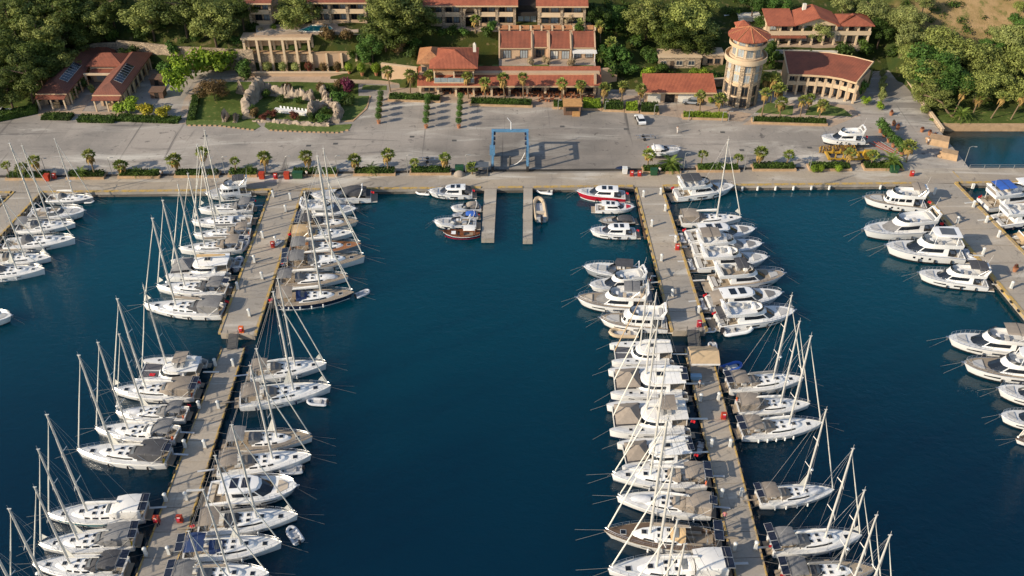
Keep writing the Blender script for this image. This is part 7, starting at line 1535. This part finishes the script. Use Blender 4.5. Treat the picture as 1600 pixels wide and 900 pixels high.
# ------------------------------------------------------------------ cars, people, quay furniture
def car(label, px, py, rz, z=0, paint=None):
    t = thing('parked_car', label, 'car', tuple(P(px, py, z)), rz); pm = paint or m_car
    def body(mb):
        pr = [(-2.1, .35), (-2.15, .8), (-1.7, .95), (1.0, .95), (1.95, .82), (2.1, .55), (2.05, .35)]
        n = len(pr); R = [[(x, s * w, z) for x, z in pr] for s, w in ((-1, .7), (-1, .86), (1, .86), (1, .7))]; R[0] = [(x * .96, y, z) for x, y, z in R[0]]; R[3] = [(x * .96, y, z) for x, y, z in R[3]]
        mb.loft(R, True, True)
    part('body', body, pm, t, 'car'); part('cabin', lambda mb: mb.loft([[(-1.75, -.74, .93), (.85, -.74, .93), (.85, .74, .93), (-1.75, .74, .93)], [(-1.25, -.6, 1.42), (.2, -.6, 1.42), (.2, .6, 1.42), (-1.25, .6, 1.42)]], True, True), glass, t, 'car', smooth=False)
    part('roof', lambda mb: mb.box((-.52, 0, 1.44), (1.5, 1.22, .06)), pm, t, 'car', smooth=False)
    for x in (-1.3, 1.3):
        for y in (-.8, .8): part('wheel', lambda mb: mb.tube([(0, -.11, 0), (0, .11, 0)], .33, 12), m_tyre, t, 'car', (x, y, .33))
    for y in (-.6, .6): part('headlight', lambda mb: mb.box((0, 0, 0), (.12, .34, .14)), chrome, t, 'car', (2.02, y, .68), smooth=False)
    return t
car('white car parked on the plaza below the thick hedge', 1000, 190, radians(97)); car('white van parked behind the tower near the white cabin', 1137, 31, radians(12), 6.0); car('white car half hidden under the huge pine', 1003, 36, radians(-15), 6); car('grey car parked in front of the shop', 1080, 162, radians(170), 0, grayp)
car('white car in the shade at the far left lawn', 4, 178, radians(10))
def person(label, px, py, z=0, m=None, rz=0., m2=None, s=1.):
    t = thing('person', label, 'person', tuple(P(px, py, z)), rz); m = m or m_cloth; m2 = m2 or m_clothd
    def body(mb):
        for sd in (1, -1):
            st = .16 * sd
            mb.tube([(st, sd * .09, .02), (st * .6, sd * .1, .48), (0, sd * .09, .9)], [.045, .06, .085], 8); mb.tube([(st + .1, sd * .09, .04), (st - .06, sd * .09, .05)], .045, 6)
            mb.tube([(0, sd * .2, 1.42), (-.05 * sd, sd * .26, 1.12), (.06 * sd, sd * .25, .86)], [.05, .04, .032], 7)
        mb.tube([(0, 0, .86), (0, 0, 1.05), (0, 0, 1.3), (0, 0, 1.45), (0, 0, 1.52)], [.15, .14, .18, .16, .06], 10); mb.tube([(0, 0, 1.48), (0, 0, 1.6)], .055, 8); mb.ell((.01, 0, 1.67), (.095, .08, .12), 10, 8)
    part('body', body, m_skin, t, 'person')
    part('shirt', lambda mb: (mb.tube([(0, 0, .9), (0, 0, 1.06), (0, 0, 1.3), (0, 0, 1.46)], [.17, .16, .2, .15], 10), *[mb.tube([(0, sd * .19, 1.43), (-.03 * sd, sd * .255, 1.2)], [.07, .06], 7) for sd in (1, -1)]), m, t, 'person'); part('trousers', lambda mb: [mb.tube([(.16 * sd * .95, sd * .09, .1), (.1 * sd, sd * .1, .48), (0, sd * .085, .94)], [.06, .075, .11], 8) for sd in (1, -1)], m2, t, 'person'); part('hair', lambda mb: mb.ell((-.015, 0, 1.71), (.105, .09, .1), 9, 5, half=True), m_clothd, t, 'person')
    return t
for x, y, lab, m, m2 in ((1058, 208, 'person in white walking alone on the plaza', m_cloth, m_cloth), (480, 277, 'person in pale blue by the bins at the left pier head', m_cloth, m_clothd), (921 + 109, 272, 'person in white near the green bin at the tent pier', m_cloth, m_clothd), (1449, 226, 'person in white near the inlet wall', m_cloth, m_clothd), (253, 276, 'person in pale shirt by the third quay hedge', m_cloth, m_clothd)): person(lab, x, y, 0, m, 1.0, m2)
person('person in red standing on the left pontoon near its left edge', 248, 822, -.45, redp, .5); person('person in white seated height at the chest on the tent pontoon', 1092, 606, -.45, m_cloth, 2.); person('person in red on the tent pontoon lower part', 1131, 812, -.45, mat('cloth_pink', '#b5727a', .9, .1, 3), 1.2)
def lamp(px, py, label, h=5.5, arm=0.9, g='lamp posts'):
    t = thing('lamp_post', label, 'lamp post', tuple(P(px, py)), group=g); part('post', lambda mb: mb.tube([(0, 0, 0), (0, 0, h * .5), (0, 0, h)], [.09, .07, .05], 6), m_lamp, t, 'lp%.1f' % h); part('arm', lambda mb: mb.tube([(0, 0, h), (arm * .5, 0, h + .25), (arm, 0, h + .2)], .045, 5), m_lamp, t, 'lp%.1f%.1f' % (h, arm)); part('lamp_head', lambda mb: mb.box((arm + .2, 0, h + .17), (.55, .24, .12), top=(.9, .8)), m_lamp, t, 'lp%.1f%.1f' % (h, arm), smooth=False)
LX = [74, 176, 266, 352, 450, 527, 637, 728, 1068, 1163, 1265]
for i, x in enumerate(LX): lamp(x, 275 - (x - 74) * .0085, '%s lamp post from the left along the quay' % ordn(i), 4.0, .6, 'lamp posts along the quay')
lamp(1506, 258, 'lamp post beside the inlet railing', 4.2, 1.0, 'lamp post by the inlet')
for i, (x, y) in enumerate(((872, 172), (945, 174), (1022, 180), (1076, 188), (1128, 191), (1138, 190), (1176, 193))): lamp(x, y, '%s small garden lamp from the left along the upper hedges' % ordn(i), 2.4, .3, 'garden lamps along the upper hedges')
def bin_(label, px, py, m, sx=1.3, sy=1.0, h=1.2):
    t = thing('waste_bin', label, 'bin', tuple(P(px, py))); part('container', lambda mb: mb.box((0, 0, h / 2 + .1), (sx, sy, h), top=(1.08, 1.08)), m, t, smooth=False); part('lid', lambda mb: mb.box((0, 0, h + .17), (sx * 1.12, sy * 1.12, .12)), m, t, smooth=False)
    for x in (-.4, .4): part('wheel', lambda mb: mb.tube([(x * sx, -.08, .1), (x * sx, .08, .1)], .1, 8), m_tyre, t)
bin_('dark green bin at the left pier head beside the hedge', 466, 278, m_gbin, 1.9); bin_('green bin in front of the small palm at the tent pier head', 1021, 273, m_gbin, 1.3); bin_('green bin by the broad date palm near the far right pier', 1396, 269, m_gbin, 1.5); bin_('red bin left of the green bin at the left pier head', 449, 279, m_rbox, 1.0); bin_('red bin left of the left pier head cabinet', 410, 279, m_rbox, 1.0); bin_('red bin at the far left quay by the hedge end', 75, 282, m_rbox, .9); bin_('grey white bin with round top at the tent pier head', 976, 271, m_ped, .9); bin_('green box behind the round red and white heap by the lift', 718, 268, m_gbin, 1.6)
tag(part('covered_heap', lambda mb: mb.ell((0, 0, 0), (1.2, .9, 1.1), 10, 5, half=True), CAN['b'], loc=tuple(P(718, 274))), 'round covered heap left of the boat lift', 'heap')
tag(part('dark_post', lambda mb: mb.box((0, 0, 1.1), (.5, .5, 2.2), top=(.8, .8)), m_rail, loc=tuple(P(797, 259)), smooth=False), 'dark post standing inside the boat lift', 'post')
t = thing('control_cabin', 'small grey open cabin left of the boat lift', 'cabin', tuple(P(753, 272))); part('floor', lambda mb: mb.box((0, 0, .1), (2.6, 1.8, .2)), m_rail, t, smooth=False); part('roof', lambda mb: mb.box((0, 0, 2.2), (2.8, 2.0, .15)), glassg, t, smooth=False); part('post', lambda mb: [mb.box((a, b, 1.15), (.15, .15, 1.95)) for a in (-1.2, 1.2) for b in (-.8, .8)], m_rail, t, smooth=False)
tag(part('upturned_tender', lambda mb: mb.ell((0, 0, 0), (1.5, .7, .6), 12, 5, half=True), navy, loc=tuple(P(972, 264))), 'upturned blue tender at the quay left of the tent pier head', 'dinghy')
# boat trailer, cruiser on trailer, yacht on stands, yellow mover
b1 = boat('motor', (1010, 232), (1064, 228), 'white speedboat standing ashore on the plaza above the date palm', None, z=.9, style='open', top='w', gang=0, lines=0, hwin=0)
def trailer(px, py, L, label, rz=0.):
    t = thing('boat_trailer', label, 'trailer', tuple(P(px, py)), rz); part('frame', lambda mb: (mb.box((0, .6, .6), (L, .12, .14)), mb.box((0, -.6, .6), (L, .12, .14)), mb.box((L * .3, 0, .6), (.12, 1.2, .12)), mb.box((-L * .3, 0, .6), (.12, 1.2, .12)), mb.box((L * .6, 0, .55), (L * .25, .12, .12))), chrome, t, smooth=False)
    for y in (-.85, .85): part('wheel', lambda mb: mb.tube([(-.3, y - .12, .33), (-.3, y + .12, .33)], .33, 12), m_tyre, t)
trailer(1037, 234, 5.5, 'galvanised trailer under the white speedboat ashore'); trailer(1008, 217, 4.0, 'empty small trailer above the speedboat on the plaza', .1); trailer(670, 252, 4.2, 'empty pale trailer behind the quay palms', .05)
b2 = boat('motor', (1356, 214), (1284, 210), 'white motor yacht standing ashore on supports near the right road', None, z=1.0, style='fly', top=None, gang=0, lines=0, hwin='p')
for i, (x, y) in enumerate(((1300, 224), (1335, 226), (1352, 225), (1330, 214))): t = thing('boat_stand', '%s steel stand under the yacht ashore, counted from its bow' % ordn(i), 'boat stand', tuple(P(x, y)), group='stands under the yacht ashore'); part('leg', lambda mb: [mb.tube([(a, b, 0), (0, 0, 1.3)], .05, 5) for a in (-.4, .4) for b in (-.4, .4)], m_rust, t, 'st'); part('pad', lambda mb: mb.box((0, 0, 1.33), (.35, .35, .1)), wood, t, 'st', smooth=False)
t = thing('boat_mover', 'yellow hydraulic boat mover parked behind the quay palms', 'boat mover', tuple(P(1325, 249)))
part('side_frame', lambda mb: (mb.box((0, 1.4, .9), (9.5, .35, .4)), mb.box((0, -1.4, .9), (9.5, .35, .4))), m_mach, t, smooth=False); part('cross_member', lambda mb: (mb.box((-4.5, 0, .95), (.4, 2.6, .5)), mb.box((2, 0, .95), (.4, 2.6, .5))), m_mach, t, smooth=False); part('engine_housing', lambda mb: (mb.box((4.0, 0, 1.3), (1.9, 1.6, 1.4), top=(.85, .85))), m_mach, t, smooth=False)
for x in (-3.6, -1.8, 2.6): part('wheel', lambda mb: [mb.tube([(x, s * 1.8 - .18, .5), (x, s * 1.8 + .18, .5)], .5, 12) for s in (1, -1)], m_tyre, t)
for i in range(4): part('support_arm', lambda mb: [mb.box((-3.2 + i * 1.6, s * 1.1, 1.4), (.22, .22, .9)) for s in (1, -1)], m_mach, t, smooth=False)
t = thing('stand_stack', 'stack of rusty yellow boat stands beside the yellow mover', 'stack', tuple(P(1306, 238)))
rr = random.Random(3)
for i in range(34): x = -3.6 + i * .22; part('stand', lambda mb: (mb.box((x, rr.uniform(-.3, .3), .8), (.1, .12, 1.6)), mb.box((x, 0, rr.uniform(.2, 1.5)), (.1, 1.2, .1))), m_rust if i % 3 else m_mach, t, smooth=False)
t = thing('ladder_rack', 'metal racks and poles lying behind the yacht ashore', 'rack', tuple(P(1376, 232)))
for i in range(6): part('pole', lambda mb: mb.tube([(-2 + i * .5, 2.5, .2 + .1 * (i % 3)), (1.2 + i * .4, -2.5, .3)], .06, 5), m_lamp if i % 2 else m_rbox, t)
# corner blocks by the inlet
for px, py, sx, sy, h, lab in ((1466, 224, 4.2, 3.0, 1.4, 'tan stone block at the inlet corner, upper one'), (1482, 246, 3.4, 2.2, 1.4, 'tan stone block at the inlet corner, lower one')):
    t = thing('stone_block', lab, 'stone block', tuple(P(px, py)), radians(-25)); part('block', lambda mb: mb.box((0, 0, h / 2), (sx, sy, h), top=(.92, .9)), m_san, t, smooth=False); part('rubble', lambda mb: [mb.ell((-sx / 2 + rr.uniform(-.4, .4), rr.uniform(-1, 1), .3), (.4, .35, .35), 6, 4) for _ in range(5)], m_san, t)
for i, x in enumerate((1160, 1184, 1212, 1240, 1268, 1296, 1376)): tag(part('rubber_fender', lambda mb: mb.tube([(0, -.3, -.1), (0, -.3, -.9)], .22, 7), fendw, loc=tuple(P(x, qy(x), 0))), '%s white fender from the left hanging on the right quay wall' % ordn(i), 'fender', 'fenders on the quay wall')
for i, x in enumerate((1521, 1547, 1571, 1596)): tag(part('rubber_fender', lambda mb: mb.box((0, -.25, -.5), (.5, .35, 1.1)), fendw, loc=tuple(P(x, qy(x), 0)), smooth=False), '%s pale block fender from the left on the breakwater wall' % ordn(i), 'fender', 'block fenders on the breakwater')

for x, y in ((975, 203), (1126, 208), (875, 199), (1262, 232), (520, 226), (478, 229), (316, 214), (706, 221), (1156, 236), (640, 215)): struct('drain_cover', lambda mb: mb.prism([tuple(P(x, y) + Vector(q)) for q in ((0, 0, 0), (1.0, 0, 0), (1.0, .8, 0), (0, .8, 0))], .002, .02, bottom=False), m_rail)
# ------------------------------------------------------------------ the fleet
GA, GL, GR = 'boats moored along the far left pier', 'boats on the left side of the left pier', 'boats on the right side of the left pier'
G2L, G2R, G3L, G3R = 'boats on the left side of the tent pier', 'boats on the right side of the tent pier', 'boats on the left side of the far right pier', 'boats on the right side of the far right pier'
GD = 'small dinghies afloat between the yachts'
# far left pier
boat('sail', (70, 307), (145, 306), 'grey hulled sailing yacht nearest the quay at the far left pier', GA, 217, hull='g', can='g', bim=False)
boat('motor', (36, 333), (132, 327), 'white sport cruiser with navy lower hull and grey windscreen at far left pier', GA, style='open', low=1, top=None, glass='g', hull='w', arch=1)
boat('sail', (20, 354), (117, 347), 'white sailing yacht directly below the sport cruiser at far left pier', GA, 228, can='g')
boat('sail', (0, 380), (117, 371), 'largest white sailing yacht of the far left pier, grey sprayhood, two hull windows', GA, 224, can='g', ports=1, bim=False)
boat('sail', (-25, 404), (79, 400), 'white sailing yacht with beige covers, second from the bottom at far left pier', GA, 306, can='b')
boat('sail', (-40, 426), (69, 418), 'white sailing yacht at the bottom of the far left pier row', GA, 370, can='g', hat=6)
boat('motor', (-75, 500), (17, 489), 'white bow of a boat cut by the left picture edge in open water', GA, style='hard')
# left side of left pier
boat('motor', (398, 294), (319, 298), 'white trawler yacht with dark flybridge top beside the quay, left of left pier', GL, style='trawler', top='d', wide=1.05)
boat('sail', (400, 321), (310, 324), 'white sailing yacht next below the trawler on left pier, tallest mast there', GL, 204, can='g', sol=1)
boat('sail', (398, 341), (299, 344), 'white sailing yacht with small square cabin windows and bare cockpit, third down the left pier', GL, 236, can=None, win=1)
boat('sail', (396, 360), (302, 364), 'white sailing yacht with taupe sprayhood and yellow life ring at stern on left pier', GL, 226, can='b', raft=1, hat=5)
boat('sail', (384, 381), (279, 386), 'white sailing yacht with taupe bimini directly above the big catamaran on left pier', GL, 271, can='b', sol=1)
boat('cat', (368, 415), (262, 417), 'white catamaran with grey foredeck net and tan boom cover on left pier', GL, 288, net='g', bagc='t', wide=.92)
boat('sail', (360, 450), (244, 446), 'white sailing yacht with grey roof panels directly below the catamaran on left pier', GL, 313, can='g', sol=1, hood='d')
boat('sail', (356, 484), (224, 475), 'white sailing yacht with charcoal tent, last on the concrete part of left pier', GL, 341, can='g', hood='d', tent=1, fm=blackp)
boat('cat', (322, 578), (215, 576), 'white catamaran with red flag on its net, first on left pontoon', GL, 445, deckflag=1, can=None, fly='b', wide=1.0)
boat('sail', (312, 610), (175, 607), 'white sailing yacht with brown tent cover directly below the flagged catamaran', GL, 467, can='b', sol=2, tent=1)
boat('sail', (297, 644), (180, 642), 'white sailing yacht with white dinghy on foredeck, left pontoon', GL, 522, can='g', ddink=1)
boat('sail', (283, 677), (148, 668), 'white sailing yacht with pale hood and framed foredeck hatch, left pontoon', GL, 535, can='g', hood='w', ports=1)
boat('sail', (271, 712), (120, 702), 'white sailing yacht with dark grey folded tent and black fenders, left pontoon', GL, 555, can='d', sol=1, fm=blackp, tent=1)
boat('sail', (236, 796), (73, 803), 'white sailing yacht with teal hull stripe and pale grey tent', GL, 648, hull='t', can='w', hood='w', sol=2, tent=1)
boat('sail', (219, 838), (60, 849), 'white sailing yacht with yellow ring and grey tent below the teal-striped yacht', GL, 702, can='g', sol=2, raft=1, tent=1)
boat('sail', (203, 884), (50, 880), 'white sailing yacht with charcoal tent near the bottom left picture corner', GL, 761, can='d', sol=2)
boat('sail', (190, 938), (14, 930), 'sailing yacht at bottom left edge whose tall mast stands beside charcoal tent yacht', GL, 795, can='g')
boat('sail', (170, 985), (-20, 975), 'sailing yacht with only its mast in view at the bottom left corner', GL, 855, can='g')
# right side of left pier
boat('motor', (588, 302), (485, 302), 'white open motorboat with charcoal cockpit cover alongside the quay by left pier', GR, style='open', top='d', cov=1, gang=0, lines=0, hwin=0)
boat('motor', (460, 328), (556, 322), 'white flybridge cruiser with navy hull stripe, second from quay right of left pier', GR, style='fly', top=None, low=1, glass='g', hi=.85)
boat('sail', (462, 349), (560, 344), 'sailing yacht with wooden deck and black solar panels over its stern by left pier', GR, 232, hull='c', deck='t', sol=3, can='d', classic=1)
boat('sail', (452, 367), (552, 361), 'sailing yacht with tan tent over its stern above the orange teak foredeck', GR, 262, can='t', hood='t', tent=1)
boat('sail', (446, 389), (564, 380), 'sailing yacht with warm orange teak foredeck and grey cockpit shade', GR, 255, deck='o', can='g', bim=True, hull='g')
boat('sail', (441, 412), (570, 400), 'large white sailing yacht with solar hardtop and pale teak bow deck by left pier', GR, 244, deck='t', can='g', sol=3, hat=3)
boat('sail', (425, 438), (544, 431), 'white sailing yacht with grey dinghy on deck, above the navy yacht', GR, 318, can='g', ddink=1, deck='t')
boat('sail', (422, 470), (553, 456), 'navy hulled sailing yacht with pale teak deck and white stripe', GR, 300, hull='n', deck='t', can='b', hood='n', fend=4, fm=fendw, classic=1)
boat('sail', (384, 582), (510, 566), 'white sailing yacht with taupe shade, first on right side of left pontoon', GR, 435, can='b', jc=1)
boat('sail', (366, 624), (517, 602), 'white sailing yacht with many deck hatches and dinghy beneath its bow, left pontoon', GR, 456, can='b', jc=1, bag=0)
boat('sail', (346, 689), (488, 681), 'sailing yacht with pale teak deck directly above the brown shaded yacht, left pontoon', GR, 545, deck='t', can='g')
boat('sail', (331, 730), (486, 710), 'white sailing yacht with brown cockpit shade, next above the solar power cruiser', GR, 571, can='b', sol=0)
boat('motor', (312, 770), (464, 757), 'white power cruiser with solar panels on roof and tan bow cockpit, left pontoon', GR, style='hard', sol=1, cu='b', wide=1.15)
boat('sail', (301, 820), (465, 803), 'white sailing yacht with tan square bimini below solar power cruiser, left pontoon', GR, 664, can='b', sol=0, hood='d')
boat('sail', (278, 860), (440, 846), 'white sailing yacht with navy blue covers, left pontoon', GR, 712, can='n', sol=2)
boat('sail', (262, 900), (420, 894), 'white sailing yacht with grey covers below the navy covered yacht, bottom edge', GR, 765, can='g', sol=2)
boat('sail', (235, 958), (400, 945), 'sailing yacht mostly below the bottom picture edge by left pontoon', GR, 830, can='g', sol=2)
# by the boat lift
boat('motor', (744, 298), (669, 294), 'white cabin cruiser with dark side windows moored against quay left of boat lift', None, style='hard', top='d', aft='d', gang=0)
boat('motor', (755, 319), (704, 318), 'small white cruiser with pale beige canopy by the left lift jetty', None, style='open', top='b', gang=0, hwin=0, lines=0)
boat('motor', (750, 331), (706, 328), 'small white motorboat with blue canopy by the left lift jetty', None, style='open', top='u', gang=0, hwin=0, lines=0, hi=.8)
boat('motor', (750, 346), (677, 341), 'white sport cruiser with grey windscreen and radar arch by left lift jetty', None, style='open', top=None, glass='g', gang=0, low=1)
boat('fish', (750, 363), (692, 361), 'wooden fishing boat with blue hull and white awning by left lift jetty')
boat('rib', (752, 297), (764, 298), 'tiny grey dinghy tucked behind the cabin cruiser by the quay', GD)
boat('rib', (672, 302), (650, 300), 'white dinghy floating off the bow of the quay cabin cruiser', GD, white=1)
boat('rib', (846, 347), (841, 313), 'tan inflatable boat pointing to the quay beside the right lift jetty', GD, tan=1, wide=.8)
boat('rib', (864, 301), (838, 298), 'small white dinghy tied under the quay beside the right lift jetty', GD, white=1)
# left side of tent pier
boat('motor', (984, 303), (901, 295), 'red hulled motor cruiser with white cabin', G2L, style='hard', hull='r', stripe='w', gang=0, hwin=0)
boat('motor', (925, 320), (992, 317), 'small white cabin boat with red aft cover below the red cruiser', G2L, style='hard', padc='r', gang=0, hi=.85, lines=0, hwin=0)
boat('motor', (996, 338), (937, 337), 'black inflatable motorboat between two white cruisers', G2L, style='open', hull='k', deck='t', top='d', gang=0, hi=.7, lines=0, hwin=0, arch=0)
boat('motor', (1000, 360), (922, 355), 'white cabin cruiser with two dark roof hatches, alone below the black inflatable', G2L, style='hard', gang=0)
boat('motor', (1020, 427), (912, 414), 'grey hulled open motor yacht with black hard top', G2L, style='open', hull='g', ttop=1, top='d', aft='g', gang=1)
boat('motor', (1018, 437), (921, 442), 'white flybridge yacht squeezed below the grey open yacht', G2L, style='fly', top=None, deck='w')
boat('motor', (1026, 474), (901, 463), 'white flybridge yacht with dark bimini and beige bow deck beside tent pier', G2L, style='fly', top='g', deck='t', cover=1, cu='b', aft='g', topx=(2.2, 5.2))
boat('motor', (1052, 504), (937, 494), 'white trawler yacht with black flybridge rail at the concrete pier end', G2L, style='trawler', top=None, deck='t')
boat('rib', (997, 522), (952, 521), 'tan and grey tender lying across below the trawler yacht', GD, tan=1)
boat('cat', (1056, 550), (954, 548), 'catamaran with rounded white hardtop, topmost catamaran at tent pontoon', G2L, 437, can='w', orange=1, wide=.9)
boat('cat', (1078, 597), (952, 594), 'catamaran with taupe foredeck awning and roof panels, second at tent pontoon', G2L, 457, net='b', sol=2, fly=None, wide=1.0)
boat('cat', (1082, 652), (950, 650), 'catamaran with taupe awnings on both foredeck and roof, third from the tent', G2L, 499, net='b', fly='b', can='w', wide=1.0, flag=1)
boat('cat', (1086, 704), (968, 708), 'catamaran with dark taupe tent on its foredeck and red flag at stern', G2L, 560, net='b', flag=1, sol=2, wide=.95)
boat('sail', (1111, 746), (956, 740), 'white sailing yacht with taupe cover and solar panels directly below the catamarans', G2L, 612, can='b', sol=2, raft=1)
boat('sail', (1119, 794), (964, 775), 'white sailing yacht with wide tan tent directly above the teak decked yacht', G2L, 651, can='b', sol=1, tent=1, ddink=1)
boat('sail', (1128, 843), (944, 829), 'large sailing yacht with brown teak deck and tan sprayhood by tent pontoon', G2L, 657, deck='d', can='t', bim=False, sol=2, classic=1)
boat('sail', (1143, 885), (950, 889), 'white sailing yacht with rounded white cockpit roof at the bottom edge', G2L, 729, can='w', hood='w', sol=2, tent=1)
boat('sail', (1150, 945), (960, 950), 'sailing yacht below the bottom edge whose mast tops show beside tent pontoon', G2L, 812, can='b', sol=2)
boat('sail', (1158, 985), (970, 990), 'sailing yacht with only its mast tip in view below tent pontoon', G2L, 850, can='b')
# right side of tent pier
boat('motor', (1047, 302), (1147, 288), 'large white flybridge yacht with charcoal top alongside the quay', G2R, style='fly', top='d', gang=0, topx=(1.2, 5.6))
boat('sail', (1058, 342), (1159, 338), 'white sailing yacht with taupe cockpit tent below the quay side flybridge yacht', G2R, 218, can='b', tent=1, bag=1, bagc='w', jc=1)
boat('motor', (1064, 369), (1180, 356), 'white cruiser with navy windscreen and grey foredeck pad', G2R, style='hard', tend=1, padc='g')
boat('motor', (1072, 388), (1191, 379), 'white flybridge cruiser with taupe bimini and oval grey foredeck pad', G2R, style='fly', top='b', cover=1, padc='g')
boat('motor', (1078, 410), (1200, 400), 'white flybridge cruiser with clear screen and tender at stern', G2R, style='fly', top=None, tend=1)
boat('motor', (1100, 440), (1226, 426), 'white and navy flybridge yacht carrying a dinghy on its upper deck', G2R, style='fly', top='d', low=1, deck='t', flyt=1, tub=0, topx=(4.2, 6.4))
boat('motor', (1096, 472), (1222, 456), 'white hardtop cruiser with taupe aft canopy', G2R, style='hard', aft='b', padc='g', tend=1)
boat('motor', (1110, 500), (1242, 483), 'white motor yacht with grey covered cockpit, last on the concrete pier right side', G2R, style='fly', top=None, hi=.95, aft='d', hull='w')
boat('rib', (1101, 516), (1119, 515), 'tiny white rowing dinghy at the concrete pier end', GD, white=1, om=False)
boat('rib', (1130, 520), (1175, 513), 'large white inflatable boat with seats off the concrete pier end', GD, white=1)
boat('rib', (1113, 536), (1115, 556), 'grey dinghy hanging at the pontoon beside the tent', GD, wide=.9)
boat('rib', (1128, 579), (1158, 569), 'blue dinghy behind the first sailing yacht right of tent pontoon', GD, blue=1)
boat('sail', (1131, 600), (1256, 589), 'white sailing yacht with tan folded bimini next to the blue dinghy', G2R, 462, can='b', sol=2)
boat('sail', (1146, 633), (1266, 629), 'white sailing yacht with wide taupe bimini and orange ring, tent pontoon', G2R, 502, can='b', tent=1, raft=1)
boat('sail', (1150, 672), (1285, 659), 'white sailing yacht with dark solar panels and row of white fenders', G2R, 525, can='b', sol=2, fend=5, fm=fendw)
boat('sail', (1178, 776), (1304, 763), 'white sailing yacht alone in its berth with white dinghy on foredeck', G2R, 640, can='b', sol=2, ddink=1, fm=fendw, fend=4, raft=1)
boat('sail', (1197, 850), (1347, 835), 'white sailing yacht with pale grey bimini and long solar panels, tent pontoon', G2R, 701, can='g', sol=3, hood='g')
boat('sail', (1215, 895), (1368, 888), 'white sailing yacht with clear grey sprayhood at bottom edge right of tent pontoon', G2R, 766, can='g', sol=2, hood='d', deck='t')
boat('sail', (1225, 945), (1382, 938), 'sailing yacht below the bottom edge right of tent pontoon, leaning mast in view', G2R, 805, can='g')
boat('sail', (1235, 985), (1400, 978), 'sailing yacht with only mast tip in view right of tent pontoon', G2R, 836, can='g')
# far right pier
boat('motor', (1455, 318), (1350, 306), 'white trawler yacht with square cabin windows and tan flybridge shade', G3L, style='trawler', top='b', deck='t', hwin='p', topx=(1.2, 4.0), wide=1.05)
boat('motor', (1472, 352), (1349, 358), 'white flybridge yacht with grey covered windscreen below the trawler yacht', G3L, style='fly', top=None, cover=1, cabin='w', hwin=0)
boat('motor', (1515, 396), (1384, 384), 'largest white yacht with grey hardtop roof on far right pier', G3L, style='fly', top='H', wide=1.1, tend=1, hwin='p', hi=1.12)
boat('motor', (1552, 440), (1436, 424), 'white flybridge yacht with black top directly below the largest yacht', G3L, style='fly', top='d', topx=(1.0, 4.6))
boat('motor', (1625, 545), (1482, 526), 'white flybridge yacht with taupe bimini and dark windscreen at right picture edge', G3L, style='fly', top='b', topx=(1.5, 5.5))
boat('motor', (1660, 585), (1506, 566), 'white hardtop yacht with teak bow deck at right edge below taupe bimini yacht', G3L, style='fly', top='H', hull='w', deck='t')
boat('motor', (1690, 628), (1560, 604), 'white cruiser bow at right picture edge, second from the brown bow', G3L, style='hard', lines=1)
boat('motor', (1680, 660), (1565, 645), 'white cruiser bow at right picture edge, directly above the brown bow', G3L, style='hard')
boat('sail', (1690, 690), (1588, 683), 'brown wooden bow poking in at the right picture edge', G3L, 560, deck='d', can='b', classic=1)
boat('motor', (1527, 318), (1640, 300), 'white flybridge yacht with beige stern cockpit, top of far right pier right side', G3R, style='fly', top='u', deck='t', cu='b')
boat('motor', (1547, 345), (1660, 330), 'white sport yacht with navy stern line, right side of far right pier', G3R, style='fly', top=None, low=1)
boat('motor', (1573, 378), (1670, 366), 'cream motorboat with tan deck cover beside the red buoy', G3R, style='open', hull='c', top='t', cu='b')
boat('motor', (1566, 296), (1670, 284), 'white yacht bow and screen moored nearest the quay on far right', G3R, style='hard')
# tenders afloat
boat('rib', (556, 463), (577, 454), 'grey dinghy tied off the bow of the navy yacht', GD, black=0)
boat('rib', (511, 629), (480, 627), 'grey dinghy hanging beneath the many hatched yacht, left pontoon', GD)
boat('rib', (473, 733), (437, 737), 'grey dinghy between the brown shaded yacht and solar cruiser', GD)
boat('rib', (468, 848), (452, 824), 'grey dinghy drifting off the bow of the navy covered yacht', GD)
boat('rib', (132, 315), (147, 314), 'small dinghy off the bow of the grey sailing yacht', GD, white=1)
boat('rib', (372, 393), (388, 372), 'grey dinghy hanging across the stern of the taupe bimini yacht', GD)
boat('rib', (364, 424), (376, 403), 'grey dinghy on the stern of the catamaran, left pier', GD)
boat('rib', (1096, 692), (1091, 714), 'black dinghy at the stern of the red flag catamaran', GD, black=1)
boat('rib', (438, 375), (426, 384), 'white covered dinghy lying on the left pier edge', GD, white=1, z=.05, om=False)
